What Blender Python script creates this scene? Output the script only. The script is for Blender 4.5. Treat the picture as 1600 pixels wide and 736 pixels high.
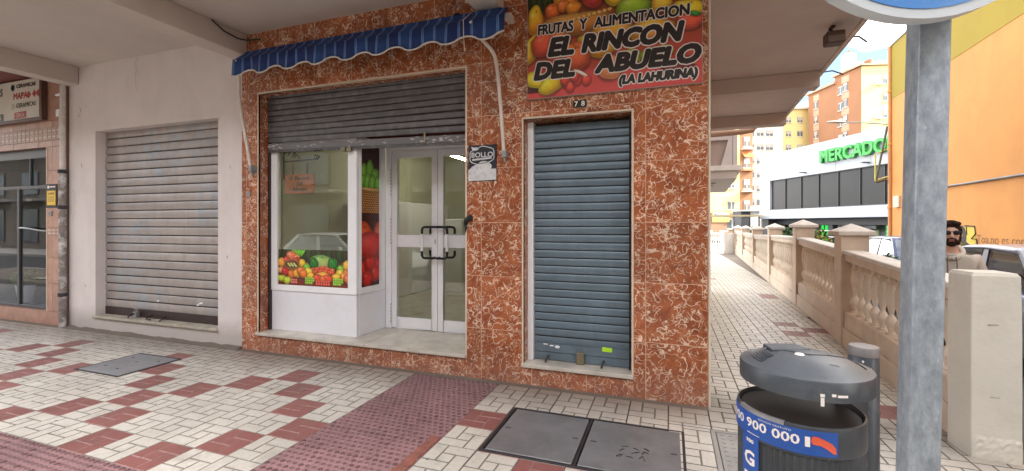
import bpy, bmesh, math, random
import numpy as np
from mathutils import Vector, Matrix, Euler
R = math.radians
sc = bpy.context.scene
for o in list(bpy.data.objects):
    bpy.data.objects.remove(o)
rnd = random.Random(7)

# ------------------------------------------------------------------ camera
CAM = Vector((-0.314, -3.991, 1.502))
YAW = R(19.43)
cd = bpy.data.cameras.new('camera')
cd.sensor_width = 36.0
cd.lens = 696.45 / 1600 * 36.0
cd.shift_y = -17.75 / 1600
cd.clip_start = 0.05
cd.clip_end = 900
cam = bpy.data.objects.new('camera', cd)
cam.location = CAM
cam.rotation_euler = (R(90), 0, YAW)
sc.collection.objects.link(cam)
sc.camera = cam

# ------------------------------------------------------------------ light
SUN_AZ = math.atan2(0.998, 0.06)      # clockwise from +Y, where the sun stands
SUN_EL = R(34)
w = bpy.data.worlds.new("World")
sc.world = w
w.use_nodes = True
nt = w.node_tree
nt.nodes.clear()
out = nt.nodes.new('ShaderNodeOutputWorld')
bg = nt.nodes.new('ShaderNodeBackground')
sky = nt.nodes.new('ShaderNodeTexSky')
sky.sky_type = 'NISHITA'
sky.sun_disc = False
sky.sun_elevation = SUN_EL
sky.sun_rotation = SUN_AZ
sky.air_density = 1.0
sky.dust_density = 0.6
sky.ozone_density = 1.6
bg.inputs['Strength'].default_value = 0.13
tcw = nt.nodes.new('ShaderNodeTexCoord')
mp = nt.nodes.new('ShaderNodeMapping')
mp.inputs['Scale'].default_value = (1.0, 1.0, 2.2)
mp.inputs['Location'].default_value = (-2.2987, 2.1210, 1.5291)
nz = nt.nodes.new('ShaderNodeTexNoise')
nz.inputs['Scale'].default_value = 2.6
nz.inputs['Detail'].default_value = 7
nz.inputs['Roughness'].default_value = 0.55
rp = nt.nodes.new('ShaderNodeValToRGB')
rp.color_ramp.elements[0].position = 0.40
rp.color_ramp.elements[1].position = 0.58
mx = nt.nodes.new('ShaderNodeMixRGB')
mx.inputs[2].default_value = (20.5, 19.7, 18.8, 1)
nt.links.new(tcw.outputs['Generated'], mp.inputs[0])
nt.links.new(mp.outputs[0], nz.inputs['Vector'])
nt.links.new(nz.outputs['Fac'], rp.inputs[0])
nt.links.new(rp.outputs[0], mx.inputs[0])
nt.links.new(sky.outputs[0], mx.inputs[1])
nt.links.new(mx.outputs[0], bg.inputs[0])
nt.links.new(bg.outputs[0], out.inputs[0])

sd = bpy.data.lights.new('sun', 'SUN')
sd.energy = 5.0
sd.angle = R(0.5)
sd.color = (1.0, 0.93, 0.82)
so = bpy.data.objects.new('sun', sd)
sv = Vector((math.sin(SUN_AZ) * math.cos(SUN_EL), math.cos(SUN_AZ) * math.cos(SUN_EL), math.sin(SUN_EL)))
so.rotation_euler = sv.to_track_quat('Z', 'Y').to_euler()
so.location = sv * 60
sc.collection.objects.link(so)

sc.view_settings.view_transform = 'Standard'
sc.view_settings.look = 'None'
sc.view_settings.gamma = 1
sc.view_settings.exposure = 1.45
sc.cycles.max_bounces = 8
sc.cycles.diffuse_bounces = 5
sc.cycles.glossy_bounces = 4
sc.cycles.transparent_max_bounces = 8
sc.cycles.transmission_bounces = 4
sc.cycles.caustics_reflective = False
sc.cycles.caustics_refractive = False
sc.cycles.use_denoising = True
sc.cycles.sample_clamp_indirect = 8

# ------------------------------------------------------------------ helpers
col = sc.collection


def lin(r, g, b):
    def f(c):
        c /= 255.0
        return c / 12.92 if c <= 0.04045 else ((c + 0.055) / 1.055) ** 2.4
    return (f(r), f(g), f(b))


class NT:
    """tiny node-tree writer"""
    def __init__(s, name):
        s.m = bpy.data.materials.new(name)
        s.m.use_nodes = True
        s.t = s.m.node_tree
        s.b = s.t.nodes['Principled BSDF']

    def n(s, typ, **kw):
        nd = s.t.nodes.new('ShaderNode' + typ)
        for k, v in kw.items():
            if k.startswith('i_'):
                nd.inputs[k[2:].replace('_', ' ')].default_value = v
            elif k[0] == 'n' and k[1:].isdigit():
                nd.inputs[int(k[1:])].default_value = v
            else:
                setattr(nd, k, v)
        return nd

    def l(s, a, b):
        s.t.links.new(a, b)

    def math(s, op, a, b=None, clamp=False):
        nd = s.n('Math', operation=op)
        nd.use_clamp = clamp
        for i, x in enumerate((a, b)):
            if x is None:
                continue
            if isinstance(x, (int, float)):
                nd.inputs[i].default_value = x
            else:
                s.l(x, nd.inputs[i])
        return nd.outputs[0]

    def mix(s, fac, a, b, typ='MIX'):
        nd = s.n('MixRGB', blend_type=typ)
        for i, x in enumerate((fac, a, b)):
            if isinstance(x, (int, float)):
                nd.inputs[i].default_value = x
            elif isinstance(x, tuple):
                nd.inputs[i].default_value = (*x[:3], 1)
            else:
                s.l(x, nd.inputs[i])
        return nd.outputs[0]

    def ramp(s, fac, stops):
        nd = s.n('ValToRGB')
        e = nd.color_ramp.elements
        while len(e) < len(stops):
            e.new(0.5)
        for el, (p, c) in zip(e, stops):
            el.position = p
            el.color = (c, c, c, 1) if isinstance(c, (int, float)) else (*c[:3], 1)
        s.l(fac, nd.inputs[0])
        return nd.outputs[0]

    def pos(s):
        return s.n('NewGeometry').outputs['Position']

    def noise(s, vec, scale, detail=3, rough=0.55, dist=0.0):
        nd = s.n('TexNoise', i_Scale=scale, i_Detail=detail, i_Roughness=rough, i_Distortion=dist)
        s.l(vec, nd.inputs['Vector'])
        return nd.outputs['Fac']

    def bump(s, h, strength, dist=0.01):
        nd = s.n('Bump', i_Strength=strength, i_Distance=dist)
        s.l(h, nd.inputs['Height'])
        s.l(nd.outputs[0], s.b.inputs['Normal'])


def mat(name, c, rough=0.6, metal=0.0, var=0.12, vs=3.0, bump=0.0, bs=60.0, rand=0.0, dirt=None, spec=0.5, streak=None, coat=0.0, ghost=None, foot=None):
    k = NT(name)
    p = k.pos()
    n1 = k.noise(p, vs, 5, 0.6)
    f = k.ramp(n1, [(0.3, 1 - var), (0.7, 1 + var * 0.6)])
    cc = k.mix(1.0, c, f, 'MULTIPLY')
    if rand:
        oi = k.n('ObjectInfo').outputs['Random']
        rr = k.ramp(oi, [(0.0, 1 - rand), (1.0, 1 + rand)])
        cc = k.mix(1.0, cc, rr, 'MULTIPLY')
    if dirt:
        dcol, amt, dsc = dirt
        n2 = k.noise(p, dsc, 6, 0.65, 0.4)
        df = k.math('MULTIPLY', k.ramp(n2, [(0.48, 0.0), (0.75, 1.0)]), amt)
        cc = k.mix(df, cc, dcol)
    if streak:
        dcol, amt, sx, sz = streak
        mpn = k.n('Mapping')
        mpn.inputs['Scale'].default_value = (sx, sx, sz)
        k.l(p, mpn.inputs[0])
        n3 = k.noise(mpn.outputs[0], 1.0, 5, 0.6)
        df = k.math('MULTIPLY', k.ramp(n3, [(0.5, 0.0), (0.75, 1.0)]), amt)
        cc = k.mix(df, cc, dcol)
    if foot:                                          # splash dirt low on a wall
        sz_ = k.n('SeparateXYZ')
        k.l(p, sz_.inputs[0])
        ff = k.ramp(k.math('SUBTRACT', sz_.outputs['Z'], k.math('MULTIPLY', k.noise(p, 5.0, 5, 0.7), foot[1])), [(0.0, 0.75), (foot[1], 0.0)])
        cc = k.mix(ff, cc, foot[0])
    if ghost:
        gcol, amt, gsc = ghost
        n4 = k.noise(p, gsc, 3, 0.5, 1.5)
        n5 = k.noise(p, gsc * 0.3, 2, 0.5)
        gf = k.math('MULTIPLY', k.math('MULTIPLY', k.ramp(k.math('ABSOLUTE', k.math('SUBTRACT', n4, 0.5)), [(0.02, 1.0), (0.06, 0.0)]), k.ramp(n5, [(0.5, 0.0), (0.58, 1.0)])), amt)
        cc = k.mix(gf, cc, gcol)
    k.l(cc, k.b.inputs['Base Color'])
    k.b.inputs['Roughness'].default_value = rough
    k.b.inputs['Metallic'].default_value = metal
    k.b.inputs['Specular IOR Level'].default_value = spec
    if coat:
        k.b.inputs['Coat Weight'].default_value = coat
    if bump:
        k.bump(k.noise(p, bs, 4, 0.6), bump, 0.01)
    return k.m


class MB:
    def __init__(s):
        s.v = []
        s.f = []
        s.m = []
        s.uv = {}

    def add(s, vs, fs, m=0):
        b = len(s.v)
        s.v += [tuple(x) for x in vs]
        for f in fs:
            s.f.append([b + i for i in f])
            s.m.append(m)
        return s

    def box(s, x0, x1, y0, y1, z0, z1, m=0):
        return s.add([(x0, y0, z0), (x1, y0, z0), (x1, y1, z0), (x0, y1, z0), (x0, y0, z1), (x1, y0, z1), (x1, y1, z1), (x0, y1, z1)],
                     [(0, 3, 2, 1), (4, 5, 6, 7), (0, 1, 5, 4), (1, 2, 6, 5), (2, 3, 7, 6), (3, 0, 4, 7)], m)

    def quad(s, a, b, c, d, m=0, uv=None):
        s.add([a, b, c, d], [(0, 1, 2, 3)], m)
        if uv:
            s.uv[len(s.f) - 1] = uv
        return s

    def prism(s, poly, lo, hi, axis='z', m=0):
        """poly: list of 2D points; axis z: (x,y); x: (y,z); y: (x,z)"""
        def P(p, h):
            return {'z': (p[0], p[1], h), 'x': (h, p[0], p[1]), 'y': (p[0], h, p[1])}[axis]
        n = len(poly)
        vs = [P(p, lo) for p in poly] + [P(p, hi) for p in poly]
        fs = [tuple(range(n))[::-1], tuple(range(n, 2 * n))] + [(i, (i + 1) % n, n + (i + 1) % n, n + i) for i in range(n)]
        return s.add(vs, fs, m)

    def lathe(s, prof, c=(0, 0, 0), n=16, m=0, sx=1.0, sy=1.0, caps=True):
        vs = []
        for r, z in prof:
            for k in range(n):
                a = 2 * math.pi * k / n
                vs.append((c[0] + sx * r * math.cos(a), c[1] + sy * r * math.sin(a), c[2] + z))
        fs = []
        for j in range(len(prof) - 1):
            for k in range(n):
                k2 = (k + 1) % n
                fs.append((j * n + k, j * n + k2, (j + 1) * n + k2, (j + 1) * n + k))
        if caps:
            if prof[0][0] > 1e-5:
                fs.append(tuple(range(n))[::-1])
            if prof[-1][0] > 1e-5:
                fs.append(tuple((len(prof) - 1) * n + k for k in range(n)))
        return s.add(vs, fs, m)

    def tube(s, path, r, n=8, m=0, caps=True):
        path = [Vector(p) for p in path]
        rs = r if isinstance(r, (list, tuple)) else [r] * len(path)
        vs = []
        up = None
        for i, p in enumerate(path):
            t = (path[min(i + 1, len(path) - 1)] - path[max(i - 1, 0)]).normalized()
            if up is None:
                up = t.orthogonal().normalized()
            else:
                up = (up - t * up.dot(t)).normalized()
            b = t.cross(up)
            for k in range(n):
                a = 2 * math.pi * k / n
                vs.append(p + (up * math.cos(a) + b * math.sin(a)) * rs[i])
        fs = []
        for j in range(len(path) - 1):
            for k in range(n):
                k2 = (k + 1) % n
                fs.append((j * n + k, j * n + k2, (j + 1) * n + k2, (j + 1) * n + k))
        if caps:
            fs.append(tuple(range(n))[::-1])
            fs.append(tuple((len(path) - 1) * n + k for k in range(n)))
        return s.add(vs, fs, m)

    def mesh(s, name, mats, org=(0, 0, 0), bevel=0.0, smooth=0.0, seg=1):
        me = bpy.data.meshes.new(name)
        o = Vector(org)
        me.from_pydata([Vector(v) - o for v in s.v], [], s.f)
        for mt in (mats if isinstance(mats, (list, tuple)) else [mats]):
            me.materials.append(mt)
        me.polygons.foreach_set('material_index', s.m)
        if s.uv:
            ul = me.uv_layers.new(name='UVMap')
            for pi, uv in s.uv.items():
                for li, u in zip(me.polygons[pi].loop_indices, uv):
                    ul.data[li].uv = u
        bm = bmesh.new()
        bm.from_mesh(me)
        if not s.uv:
            bmesh.ops.remove_doubles(bm, verts=bm.verts, dist=1e-6)
            bmesh.ops.recalc_face_normals(bm, faces=bm.faces)
        if bevel:
            ed = [e for e in bm.edges if len(e.link_faces) == 2 and e.calc_face_angle(0) > 0.5]
            bmesh.ops.bevel(bm, geom=ed, offset=bevel, segments=seg, affect='EDGES', profile=0.5, clamp_overlap=True)
        bm.to_mesh(me)
        bm.free()
        if smooth:
            me.polygons.foreach_set('use_smooth', [True] * len(me.polygons))
            me.set_sharp_from_angle(angle=R(smooth))
        me.update()
        return me

    def build(s, name, mats, parent=None, bevel=0.0, smooth=0.0, world=True, loc=None, seg=1):
        """verts in world space (or in the parent's space when world=False)"""
        org = Vector((0, 0, 0))
        if loc is not None:
            org = Vector(loc)
        elif world and parent is not None:
            org = wloc(parent)
        me = s.mesh(name, mats, org, bevel, smooth, seg)
        o = bpy.data.objects.new(name, me)
        col.objects.link(o)
        if parent is not None:
            o.parent = parent
            if loc is not None:
                o.location = Vector(loc) - (wloc(parent) if world else Vector((0, 0, 0)))
        elif loc is not None:
            o.location = loc
        return o


def wloc(o):
    v = Vector((0, 0, 0))
    while o is not None:
        v = v + Vector(o.location)
        o = o.parent
    return v


def inst(name, me, parent, loc, rot=(0, 0, 0), scale=(1, 1, 1), world=True):
    o = bpy.data.objects.new(name, me)
    col.objects.link(o)
    o.parent = parent
    o.location = Vector(loc) - (wloc(parent) if world and parent is not None else Vector((0, 0, 0)))
    o.rotation_euler = rot
    o.scale = scale
    return o


def tag(o, label, cat, group=None):
    o['label'] = label
    o['category'] = cat
    if group:
        o['group'] = group
    return o


def thing(name, loc, label, cat, group=None, rz=0):
    o = bpy.data.objects.new(name, None)
    o.empty_display_size = 0.2
    o.location = loc
    o.rotation_euler = (0, 0, rz)
    col.objects.link(o)
    return tag(o, label, cat, group)


def struct(o):
    o['kind'] = 'structure'
    return o


def copy_tree(o, parent=None):
    c = o.copy()
    col.objects.link(c)
    if parent is not None:
        c.parent = parent
        c.matrix_parent_inverse = o.matrix_parent_inverse.copy()
    for ch in list(o.children):
        copy_tree(ch, c)
    return c


def text_mesh(txt, shear=0.0, offset=0.0, extrude=0.0, spacing=1.0, res=3):
    cu = bpy.data.curves.new('lettering', 'FONT')
    cu.body = txt
    cu.shear = shear
    cu.offset = offset
    cu.extrude = extrude
    cu.space_character = spacing
    cu.resolution_u = res
    o = bpy.data.objects.new('lettering', cu)
    col.objects.link(o)
    dg = bpy.context.evaluated_depsgraph_get()
    me = bpy.data.meshes.new_from_object(o.evaluated_get(dg))
    bpy.data.objects.remove(o)
    bpy.data.curves.remove(cu)
    return me


def text_box(txt, x0, x1, z0, z1, y, m, parent, name='lettering', shear=0.0, offset=0.0, thick=0.003, grow=0.0, tilt=0.0, world=True):
    """letters standing in the plane y, facing -y, filling the box; bolder by laying shifted copies in thin layers"""
    bm = bmesh.new()
    base = text_mesh(txt, shear, 0.0)
    bm.from_mesh(base)
    bpy.data.meshes.remove(base)
    V0 = [v.co.copy() for v in bm.verts]
    F0 = [[v.index for v in f.verts] for f in bm.faces]
    bm.free()
    ax0, ax1 = min(v.x for v in V0), max(v.x for v in V0)
    ay0, ay1 = min(v.y for v in V0), max(v.y for v in V0)
    h_ = z1 - z0
    b_ = offset * h_                                  # stroke growth
    gr = grow * h_
    kx = (x1 - x0 - 2 * b_) / (ax1 - ax0)
    kz = (h_ - 2 * b_) / (ay1 - ay0)
    rad = b_ + gr
    shifts = [(0, 0)] if rad < 1e-5 else [(rad * math.cos(a * math.pi / 6), rad * math.sin(a * math.pi / 6)) for a in range(12)] + ([(rad * .5 * math.cos(a * math.pi / 3), rad * .5 * math.sin(a * math.pi / 3)) for a in range(6)] if rad > .006 else []) + [(0, 0)]
    W0 = wloc(parent) if world else Vector((0, 0, 0))
    vs, fs = [], []
    for i, (dx, dz) in enumerate(shifts):
        o_ = len(vs)
        yy = y - thick * (0.5 + 0.5 * (i + 1) / len(shifts))
        for v in V0:
            X = x0 + b_ + (v.x - ax0) * kx + dx
            Z = z0 + b_ + (v.y - ay0) * kz + dz
            if tilt:
                Z += (X - x0) * math.tan(tilt)
            vs.append(Vector((X, yy, Z)) - W0)
        fs += [[o_ + q for q in f] for f in F0]
    me = bpy.data.meshes.new(name)
    me.from_pydata(vs, [], fs)
    me.materials.append(m)
    o = bpy.data.objects.new(name, me)
    col.objects.link(o)
    o.parent = parent
    return o


# ------------------------------------------------------------------ printed pictures (painted here, pixel by pixel)
class Paint:
    def __init__(s, w, h, bg):
        s.a = np.zeros((h, w, 3), np.float32)
        s.a[:] = np.array(bg, np.float32) / 255
        s.w, s.h = w, h
        s.yy, s.xx = np.mgrid[0:h, 0:w].astype(np.float32)
        s.r = np.random.RandomState(3)

    def rect(s, x0, y0, x1, y1, c):
        s.a[int(y0):int(y1), int(x0):int(x1)] = np.array(c, np.float32) / 255

    def grad(s, c0, c1):
        t = (s.yy / s.h)[..., None]
        s.a = (1 - t) * np.array(c0, np.float32) / 255 + t * np.array(c1, np.float32) / 255

    def fruit(s, cx, cy, rx, ry, c, ang=0.0, c2=None, hl=0.5, stripes=0, edge=0.5, shade=0.35):
        ca, sa = math.cos(ang), math.sin(ang)
        R_ = int(max(rx, ry) * 1.5) + 4
        X0, X1 = max(0, int(cx) - R_), min(s.w, int(cx) + R_)
        Y0, Y1 = max(0, int(cy) - R_), min(s.h, int(cy) + R_)
        if X1 <= X0 or Y1 <= Y0:
            return
        sub = s.a[Y0:Y1, X0:X1]
        dx, dy = s.xx[Y0:Y1, X0:X1] - cx, s.yy[Y0:Y1, X0:X1] - cy
        u = (dx * ca + dy * sa) / rx
        v = (-dx * sa + dy * ca) / ry
        wob = 1 + 0.05 * np.sin(3 * np.arctan2(v, u) + cx) + 0.03 * np.sin(5 * np.arctan2(v, u) + cy)
        d = (u * u + v * v) / wob ** 2
        if shade:                                     # the picture's own contact shadow
            us, vs_ = u, v - 0.16
            ds = us * us + vs_ * vs_
            sub = sub * (1 - shade * np.clip((1.35 - ds) / 0.5, 0, 1))[..., None]
        m = np.clip((1 - d) * min(rx, ry) * 0.5, 0, 1)[..., None]
        base = np.ones_like(sub) * np.array(c, np.float32) / 255
        if c2 is not None:
            t = np.clip(0.5 + 0.6 * v + 0.25 * u, 0, 1)[..., None]
            base = base * (1 - t) + t * np.array(c2, np.float32) / 255
        if stripes:
            st = (np.sin(u * stripes + 0.8 * np.sin(v * 6 + u * 9)) > 0.25)[..., None]
            base = np.where(st, base * 0.55, base)
        mott = np.sin(dx * .35 + 2 * np.sin(dy * .21 + cx)) * np.sin(dy * .31 + 2 * np.sin(dx * .27 + cy))
        base = base * (1 + 0.07 * mott + 0.05 * s.r.normal(0, 1, mott.shape))[..., None]
        sh = 1.08 - edge * np.clip(d, 0, 1) ** 1.4 - 0.16 * np.clip(v, -1, 1)
        base = base * sh[..., None]
        rim = np.exp(-((d - .82) / .12) ** 2) * np.clip(v, 0, 1) * 0.22       # light returned from below
        base = base + rim[..., None] * np.array(c, np.float32) / 255
        g = np.exp(-(((u + 0.35) / 0.20) ** 2 + ((v + 0.42) / 0.15) ** 2))[..., None] * hl
        base = base * (1 - g) + g
        if min(rx, ry) > 24 and hl > .2:              # a dimple with a bit of stalk
            g2 = np.exp(-(((u - 0.1) / 0.10) ** 2 + ((v + 0.62) / 0.08) ** 2))[..., None] * .6
            base = base * (1 - g2) + g2 * np.array((60, 50, 20), np.float32) / 255
        s.a[Y0:Y1, X0:X1] = sub * (1 - m) + base * m

    def image(s, name, grain=0.02):
        a = np.clip(s.a + s.r.normal(0, grain, s.a.shape), 0, 1)
        im = bpy.data.images.new(name, s.w, s.h)
        px = np.ones((s.h, s.w, 4), np.float32)
        px[..., :3] = a[::-1]
        im.pixels.foreach_set(px.ravel())
        im.update()
        im.pack()
        return im


def print_mat(name, im, rough=0.35, gain=1.0):
    k = NT(name)
    t = k.n('TexImage')
    t.image = im
    uvn = k.n('UVMap')
    k.l(uvn.outputs[0], t.inputs[0])
    c = k.mix(1.0, t.outputs['Color'], (gain, gain, gain), 'MULTIPLY')
    k.l(c, k.b.inputs['Base Color'])
    k.b.inputs['Roughness'].default_value = rough
    return k.m


# ------------------------------------------------------------------ materials
GX, GY, T = -3.921, -0.680, 0.30           # paving grid


def paving_mat(name, c, rough, var, dirtc, spec=0.5, tint=0.1, grime=0.8):
    k = NT(name)
    p = k.pos()
    # one tint for every tile of the grid
    off = k.n('VectorMath', operation='SUBTRACT')
    off.inputs[1].default_value = (GX, GY, 0)
    k.l(p, off.inputs[0])
    sn = k.n('VectorMath', operation='SNAP')
    sn.inputs[1].default_value = (T, T, 50)
    k.l(off.outputs[0], sn.inputs[0])
    wn = k.n('TexWhiteNoise')
    k.l(sn.outputs[0], wn.inputs['Vector'])
    tt = k.ramp(wn.outputs['Value'], [(0.0, 1 - tint), (1.0, 1 + tint * 0.5)])
    cc = k.mix(1.0, c, tt, 'MULTIPLY')
    n1 = k.noise(p, 1.1, 6, 0.62)
    cc = k.mix(1.0, cc, k.ramp(n1, [(0.3, 1 - var), (0.65, 1.0)]), 'MULTIPLY')
    n2 = k.noise(p, 26, 5, 0.7)
    cc = k.mix(1.0, cc, k.ramp(n2, [(0.3, 0.86), (0.62, 1.03)]), 'MULTIPLY')
    # brown grime that collects along the foot of the walls
    sx = k.n('SeparateXYZ')
    k.l(p, sx.inputs[0])
    near = k.ramp(k.math('ADD', k.math('ABSOLUTE', sx.outputs['Y']), k.math('MULTIPLY', n1, 0.35)), [(0.24, 1.0), (0.78, 0.0)])
    cc = k.mix(k.math('MULTIPLY', near, grime), cc, dirtc)
    n3 = k.noise(p, 3.2, 7, 0.7, 0.6)
    cc = k.mix(k.math('MULTIPLY', k.ramp(n3, [(0.54, 0), (0.72, 1)]), 0.42), cc, dirtc)
    n6 = k.noise(p, 0.55, 5, 0.75, 0.8)
    cc = k.mix(k.math('MULTIPLY', k.ramp(n6, [(0.52, 0), (0.66, 1)]), 0.18), cc, dirtc)
    n4 = k.noise(p, 45, 2, 0.5)
    cc = k.mix(k.math('MULTIPLY', k.ramp(n4, [(0.70, 0), (0.74, 1)]), 0.55), cc, (0.06, 0.05, 0.045))
    k.l(cc, k.b.inputs['Base Color'])
    rr = k.ramp(n1, [(0.3, rough), (0.7, rough + 0.16)])
    k.l(rr, k.b.inputs['Roughness'])
    k.b.inputs['Specular IOR Level'].default_value = spec
    k.bump(n2, 0.18, 0.004)
    return k.m


GRIME = (0.17, 0.135, 0.105)
m_cream = paving_mat('cream_paving', (0.61, 0.565, 0.50), 0.36, 0.20, GRIME)
m_redpav = paving_mat('red_paving', (0.265, 0.098, 0.086), 0.36, 0.25, (0.12, 0.08, 0.07), grime=0.25)
m_tact = paving_mat('tactile_paving', (0.335, 0.185, 0.190), 0.42, 0.30, (0.10, 0.085, 0.085), grime=0.3, tint=0.12)
m_tact_top = paving_mat('tactile_dark_top', (0.165, 0.083, 0.088), 0.5, 0.3, (0.09, 0.07, 0.07), grime=0.3, tint=0.12)  # bump tops coloured darker than their sides
m_groove = paving_mat('paving_groove', (0.31, 0.28, 0.245), 0.85, 0.3, (0.07, 0.06, 0.05), spec=0.2)
m_rgroove = paving_mat('red_paving_groove', (0.36, 0.21, 0.19), 0.7, 0.3, (0.16, 0.10, 0.09))
m_mortar = paving_mat('mortar', (0.25, 0.215, 0.18), 0.85, 0.35, (0.12, 0.095, 0.075), spec=0.3, tint=0.0, grime=0.6)


def marble_mat(name, dark, lightc, vein, amount=1.0, rough=0.17):
    k = NT(name)
    p = k.pos()
    oi = k.n('ObjectInfo').outputs['Random']
    sh = k.n('VectorMath', operation='SCALE')
    cv = k.n('CombineXYZ')
    k.l(oi, cv.inputs[0])
    k.l(oi, cv.inputs[2])
    k.l(cv.outputs[0], sh.inputs[0])
    sh.inputs['Scale'].default_value = 17.0
    ad = k.n('VectorMath', operation='ADD')
    k.l(p, ad.inputs[0])
    k.l(sh.outputs[0], ad.inputs[1])
    q = ad.outputs[0]
    base = k.mix(k.ramp(k.noise(q, 7, 5, 0.6, 0.8), [(0.32, 0.0), (0.68, 1.0)]), dark, lightc)
    base = k.mix(k.ramp(k.noise(q, 38, 3, 0.6), [(0.62, 0.0), (0.72, 0.6)]), base, tuple(c * 0.55 for c in dark))
    # curling pale threads: ridges of a twisted noise, thinned out in patches
    cc = base
    for scl, wd, lo, hi, dst, o1, lvl in ((8.0, 0.022, 0.44, 0.53, 1.0, 0.0, 0.5), (10.5, 0.026, 0.46, 0.55, 1.3, 5.1, 0.46), (15.0, 0.030, 0.47, 0.56, 0.9, 3.3, 0.52), (24.0, 0.036, 0.53, 0.62, 0.8, 7.7, 0.5)):
        mpn = k.n('Mapping')
        mpn.inputs['Location'].default_value = (o1, o1 * 0.7, -o1)
        k.l(q, mpn.inputs[0])
        r = k.noise(mpn.outputs[0], scl, 0.6, 0.4, dst)
        d = k.math('ABSOLUTE', k.math('SUBTRACT', r, lvl))
        line = k.ramp(d, [(wd * 0.30, 1.0), (wd, 0.0)])
        mask = k.ramp(k.noise(mpn.outputs[0], scl * 0.8, 2, 0.5), [(lo, 0.0), (hi, 1.0)])
        f = k.math('MULTIPLY', k.math('MULTIPLY', line, mask), amount)
        cc = k.mix(f, cc, vein)
    cl = k.ramp(k.noise(q, 11, 4, 0.7, 1.6), [(0.67, 0.0), (0.78, 0.75 * amount)])
    cc = k.mix(cl, cc, vein)
    cc = k.mix(1.0, cc, k.ramp(oi, [(0.0, 0.84), (1.0, 1.08)]), 'MULTIPLY')
    dn = k.noise(p, 2.3, 6, 0.65)
    cc = k.mix(1.0, cc, k.ramp(dn, [(0.3, 0.82), (0.6, 1.04)]), 'MULTIPLY')
    sx = k.n('SeparateXYZ')
    k.l(p, sx.inputs[0])
    low = k.ramp(k.math('ADD', sx.outputs['Z'], k.math('MULTIPLY', dn, 0.4)), [(0.12, 0.5), (0.5, 0.0)])
    cc = k.mix(low, cc, (0.30, 0.17, 0.135))
    k.l(cc, k.b.inputs['Base Color'])
    k.b.inputs['Roughness'].default_value = rough
    k.l(k.ramp(dn, [(0.3, rough), (0.7, rough + 0.12)]), k.b.inputs['Roughness'])
    return k.m


m_marble = marble_mat('red_marble', (0.245, 0.060, 0.023), (0.45, 0.138, 0.050), (0.76, 0.56, 0.41))
m_trim = mat('cream_trim', (0.66, 0.55, 0.43), 0.4, var=0.15, vs=8)
m_sill = mat('stone_sill', (0.56, 0.51, 0.44), 0.32, var=0.2, vs=5, dirt=((0.24, 0.19, 0.15), 0.5, 6), bump=0.05)
m_plaster = mat('white_plaster', (0.69, 0.62, 0.60), 0.85, var=0.07, vs=1.2, bump=0.12, bs=90, dirt=((0.42, 0.37, 0.35), 0.22, 2.2), streak=((0.45, 0.40, 0.385), 0.22, 2.2, 0.35), foot=((0.40, 0.35, 0.32), 0.22))
m_soffit = mat('soffit_paint', (0.55, 0.485, 0.445), 0.85, var=0.08, vs=0.9, bump=0.08, bs=70, dirt=((0.43, 0.37, 0.33), 0.35, 1.3), streak=((0.45, 0.385, 0.35), .25, 1.2, 1.2))
m_concrete = mat('grey_concrete', (0.34, 0.32, 0.30), 0.85, var=0.2, bump=0.2)
m_white_al = mat('white_aluminium', (0.80, 0.80, 0.82), 0.28, var=0.04, vs=4, dirt=((0.55, 0.53, 0.5), 0.15, 5))
m_panel = mat('white_panel', (0.74, 0.74, 0.78), 0.22, var=0.04, vs=2, dirt=((0.45, 0.43, 0.42), 0.2, 4))
m_black = mat('black_plastic', (0.016, 0.016, 0.018), 0.42, var=0.1, spec=.3)
m_slatgap = mat('slat_gap', (0.035, 0.032, 0.032), 0.6, var=.2)
m_dark = mat('dark_void', (0.03, 0.02, 0.02), 0.7)
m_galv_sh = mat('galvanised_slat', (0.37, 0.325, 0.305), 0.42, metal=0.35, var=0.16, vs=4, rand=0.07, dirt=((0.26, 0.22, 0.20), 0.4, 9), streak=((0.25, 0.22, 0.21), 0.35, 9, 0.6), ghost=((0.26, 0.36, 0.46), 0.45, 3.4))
m_dark_sh = mat('dark_grey_slat', (0.115, 0.110, 0.115), 0.38, metal=0.35, var=0.22, vs=5, rand=0.12, dirt=((0.30, 0.28, 0.27), 0.35, 10))
m_blue_sh = mat('blue_grey_slat', (0.135, 0.185, 0.225), 0.34, metal=0.25, var=0.14, vs=4, rand=0.06, dirt=((0.07, 0.09, 0.11), 0.4, 7), streak=((0.26, 0.30, 0.32), 0.25, 7, 0.8))
m_iron = mat('cast_iron', (0.185, 0.183, 0.19), 0.5, metal=0.25, var=0.25, vs=3, bump=0.25, bs=40, dirt=((0.27, 0.26, 0.255), 0.5, 5))
m_ironrim = mat('iron_rim', (0.035, 0.03, 0.035), 0.5, metal=0.3, var=0.3, vs=10)
m_mh = mat('painted_steel_cover', (0.25, 0.25, 0.26), 0.5, metal=0.2, var=0.2, vs=4, dirt=((0.32, 0.31, 0.31), 0.4, 6), bump=0.1)
m_padlock = mat('old_brass', (0.26, 0.22, 0.15), 0.4, metal=0.7, var=0.2, vs=20)
m_steel = mat('dull_steel', (0.34, 0.34, 0.35), 0.4, metal=0.7, var=0.2, vs=15)
m_beige_tube = mat('cream_tube', (0.62, 0.56, 0.50), 0.4, var=0.1, vs=12)
m_pipe = mat('white_pipe', (0.62, 0.57, 0.54), 0.5, var=0.15, vs=9, dirt=((0.28, 0.24, 0.22), 0.55, 14))
m_wire = mat('black_cable', (0.03, 0.022, 0.02), 0.6)


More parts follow.
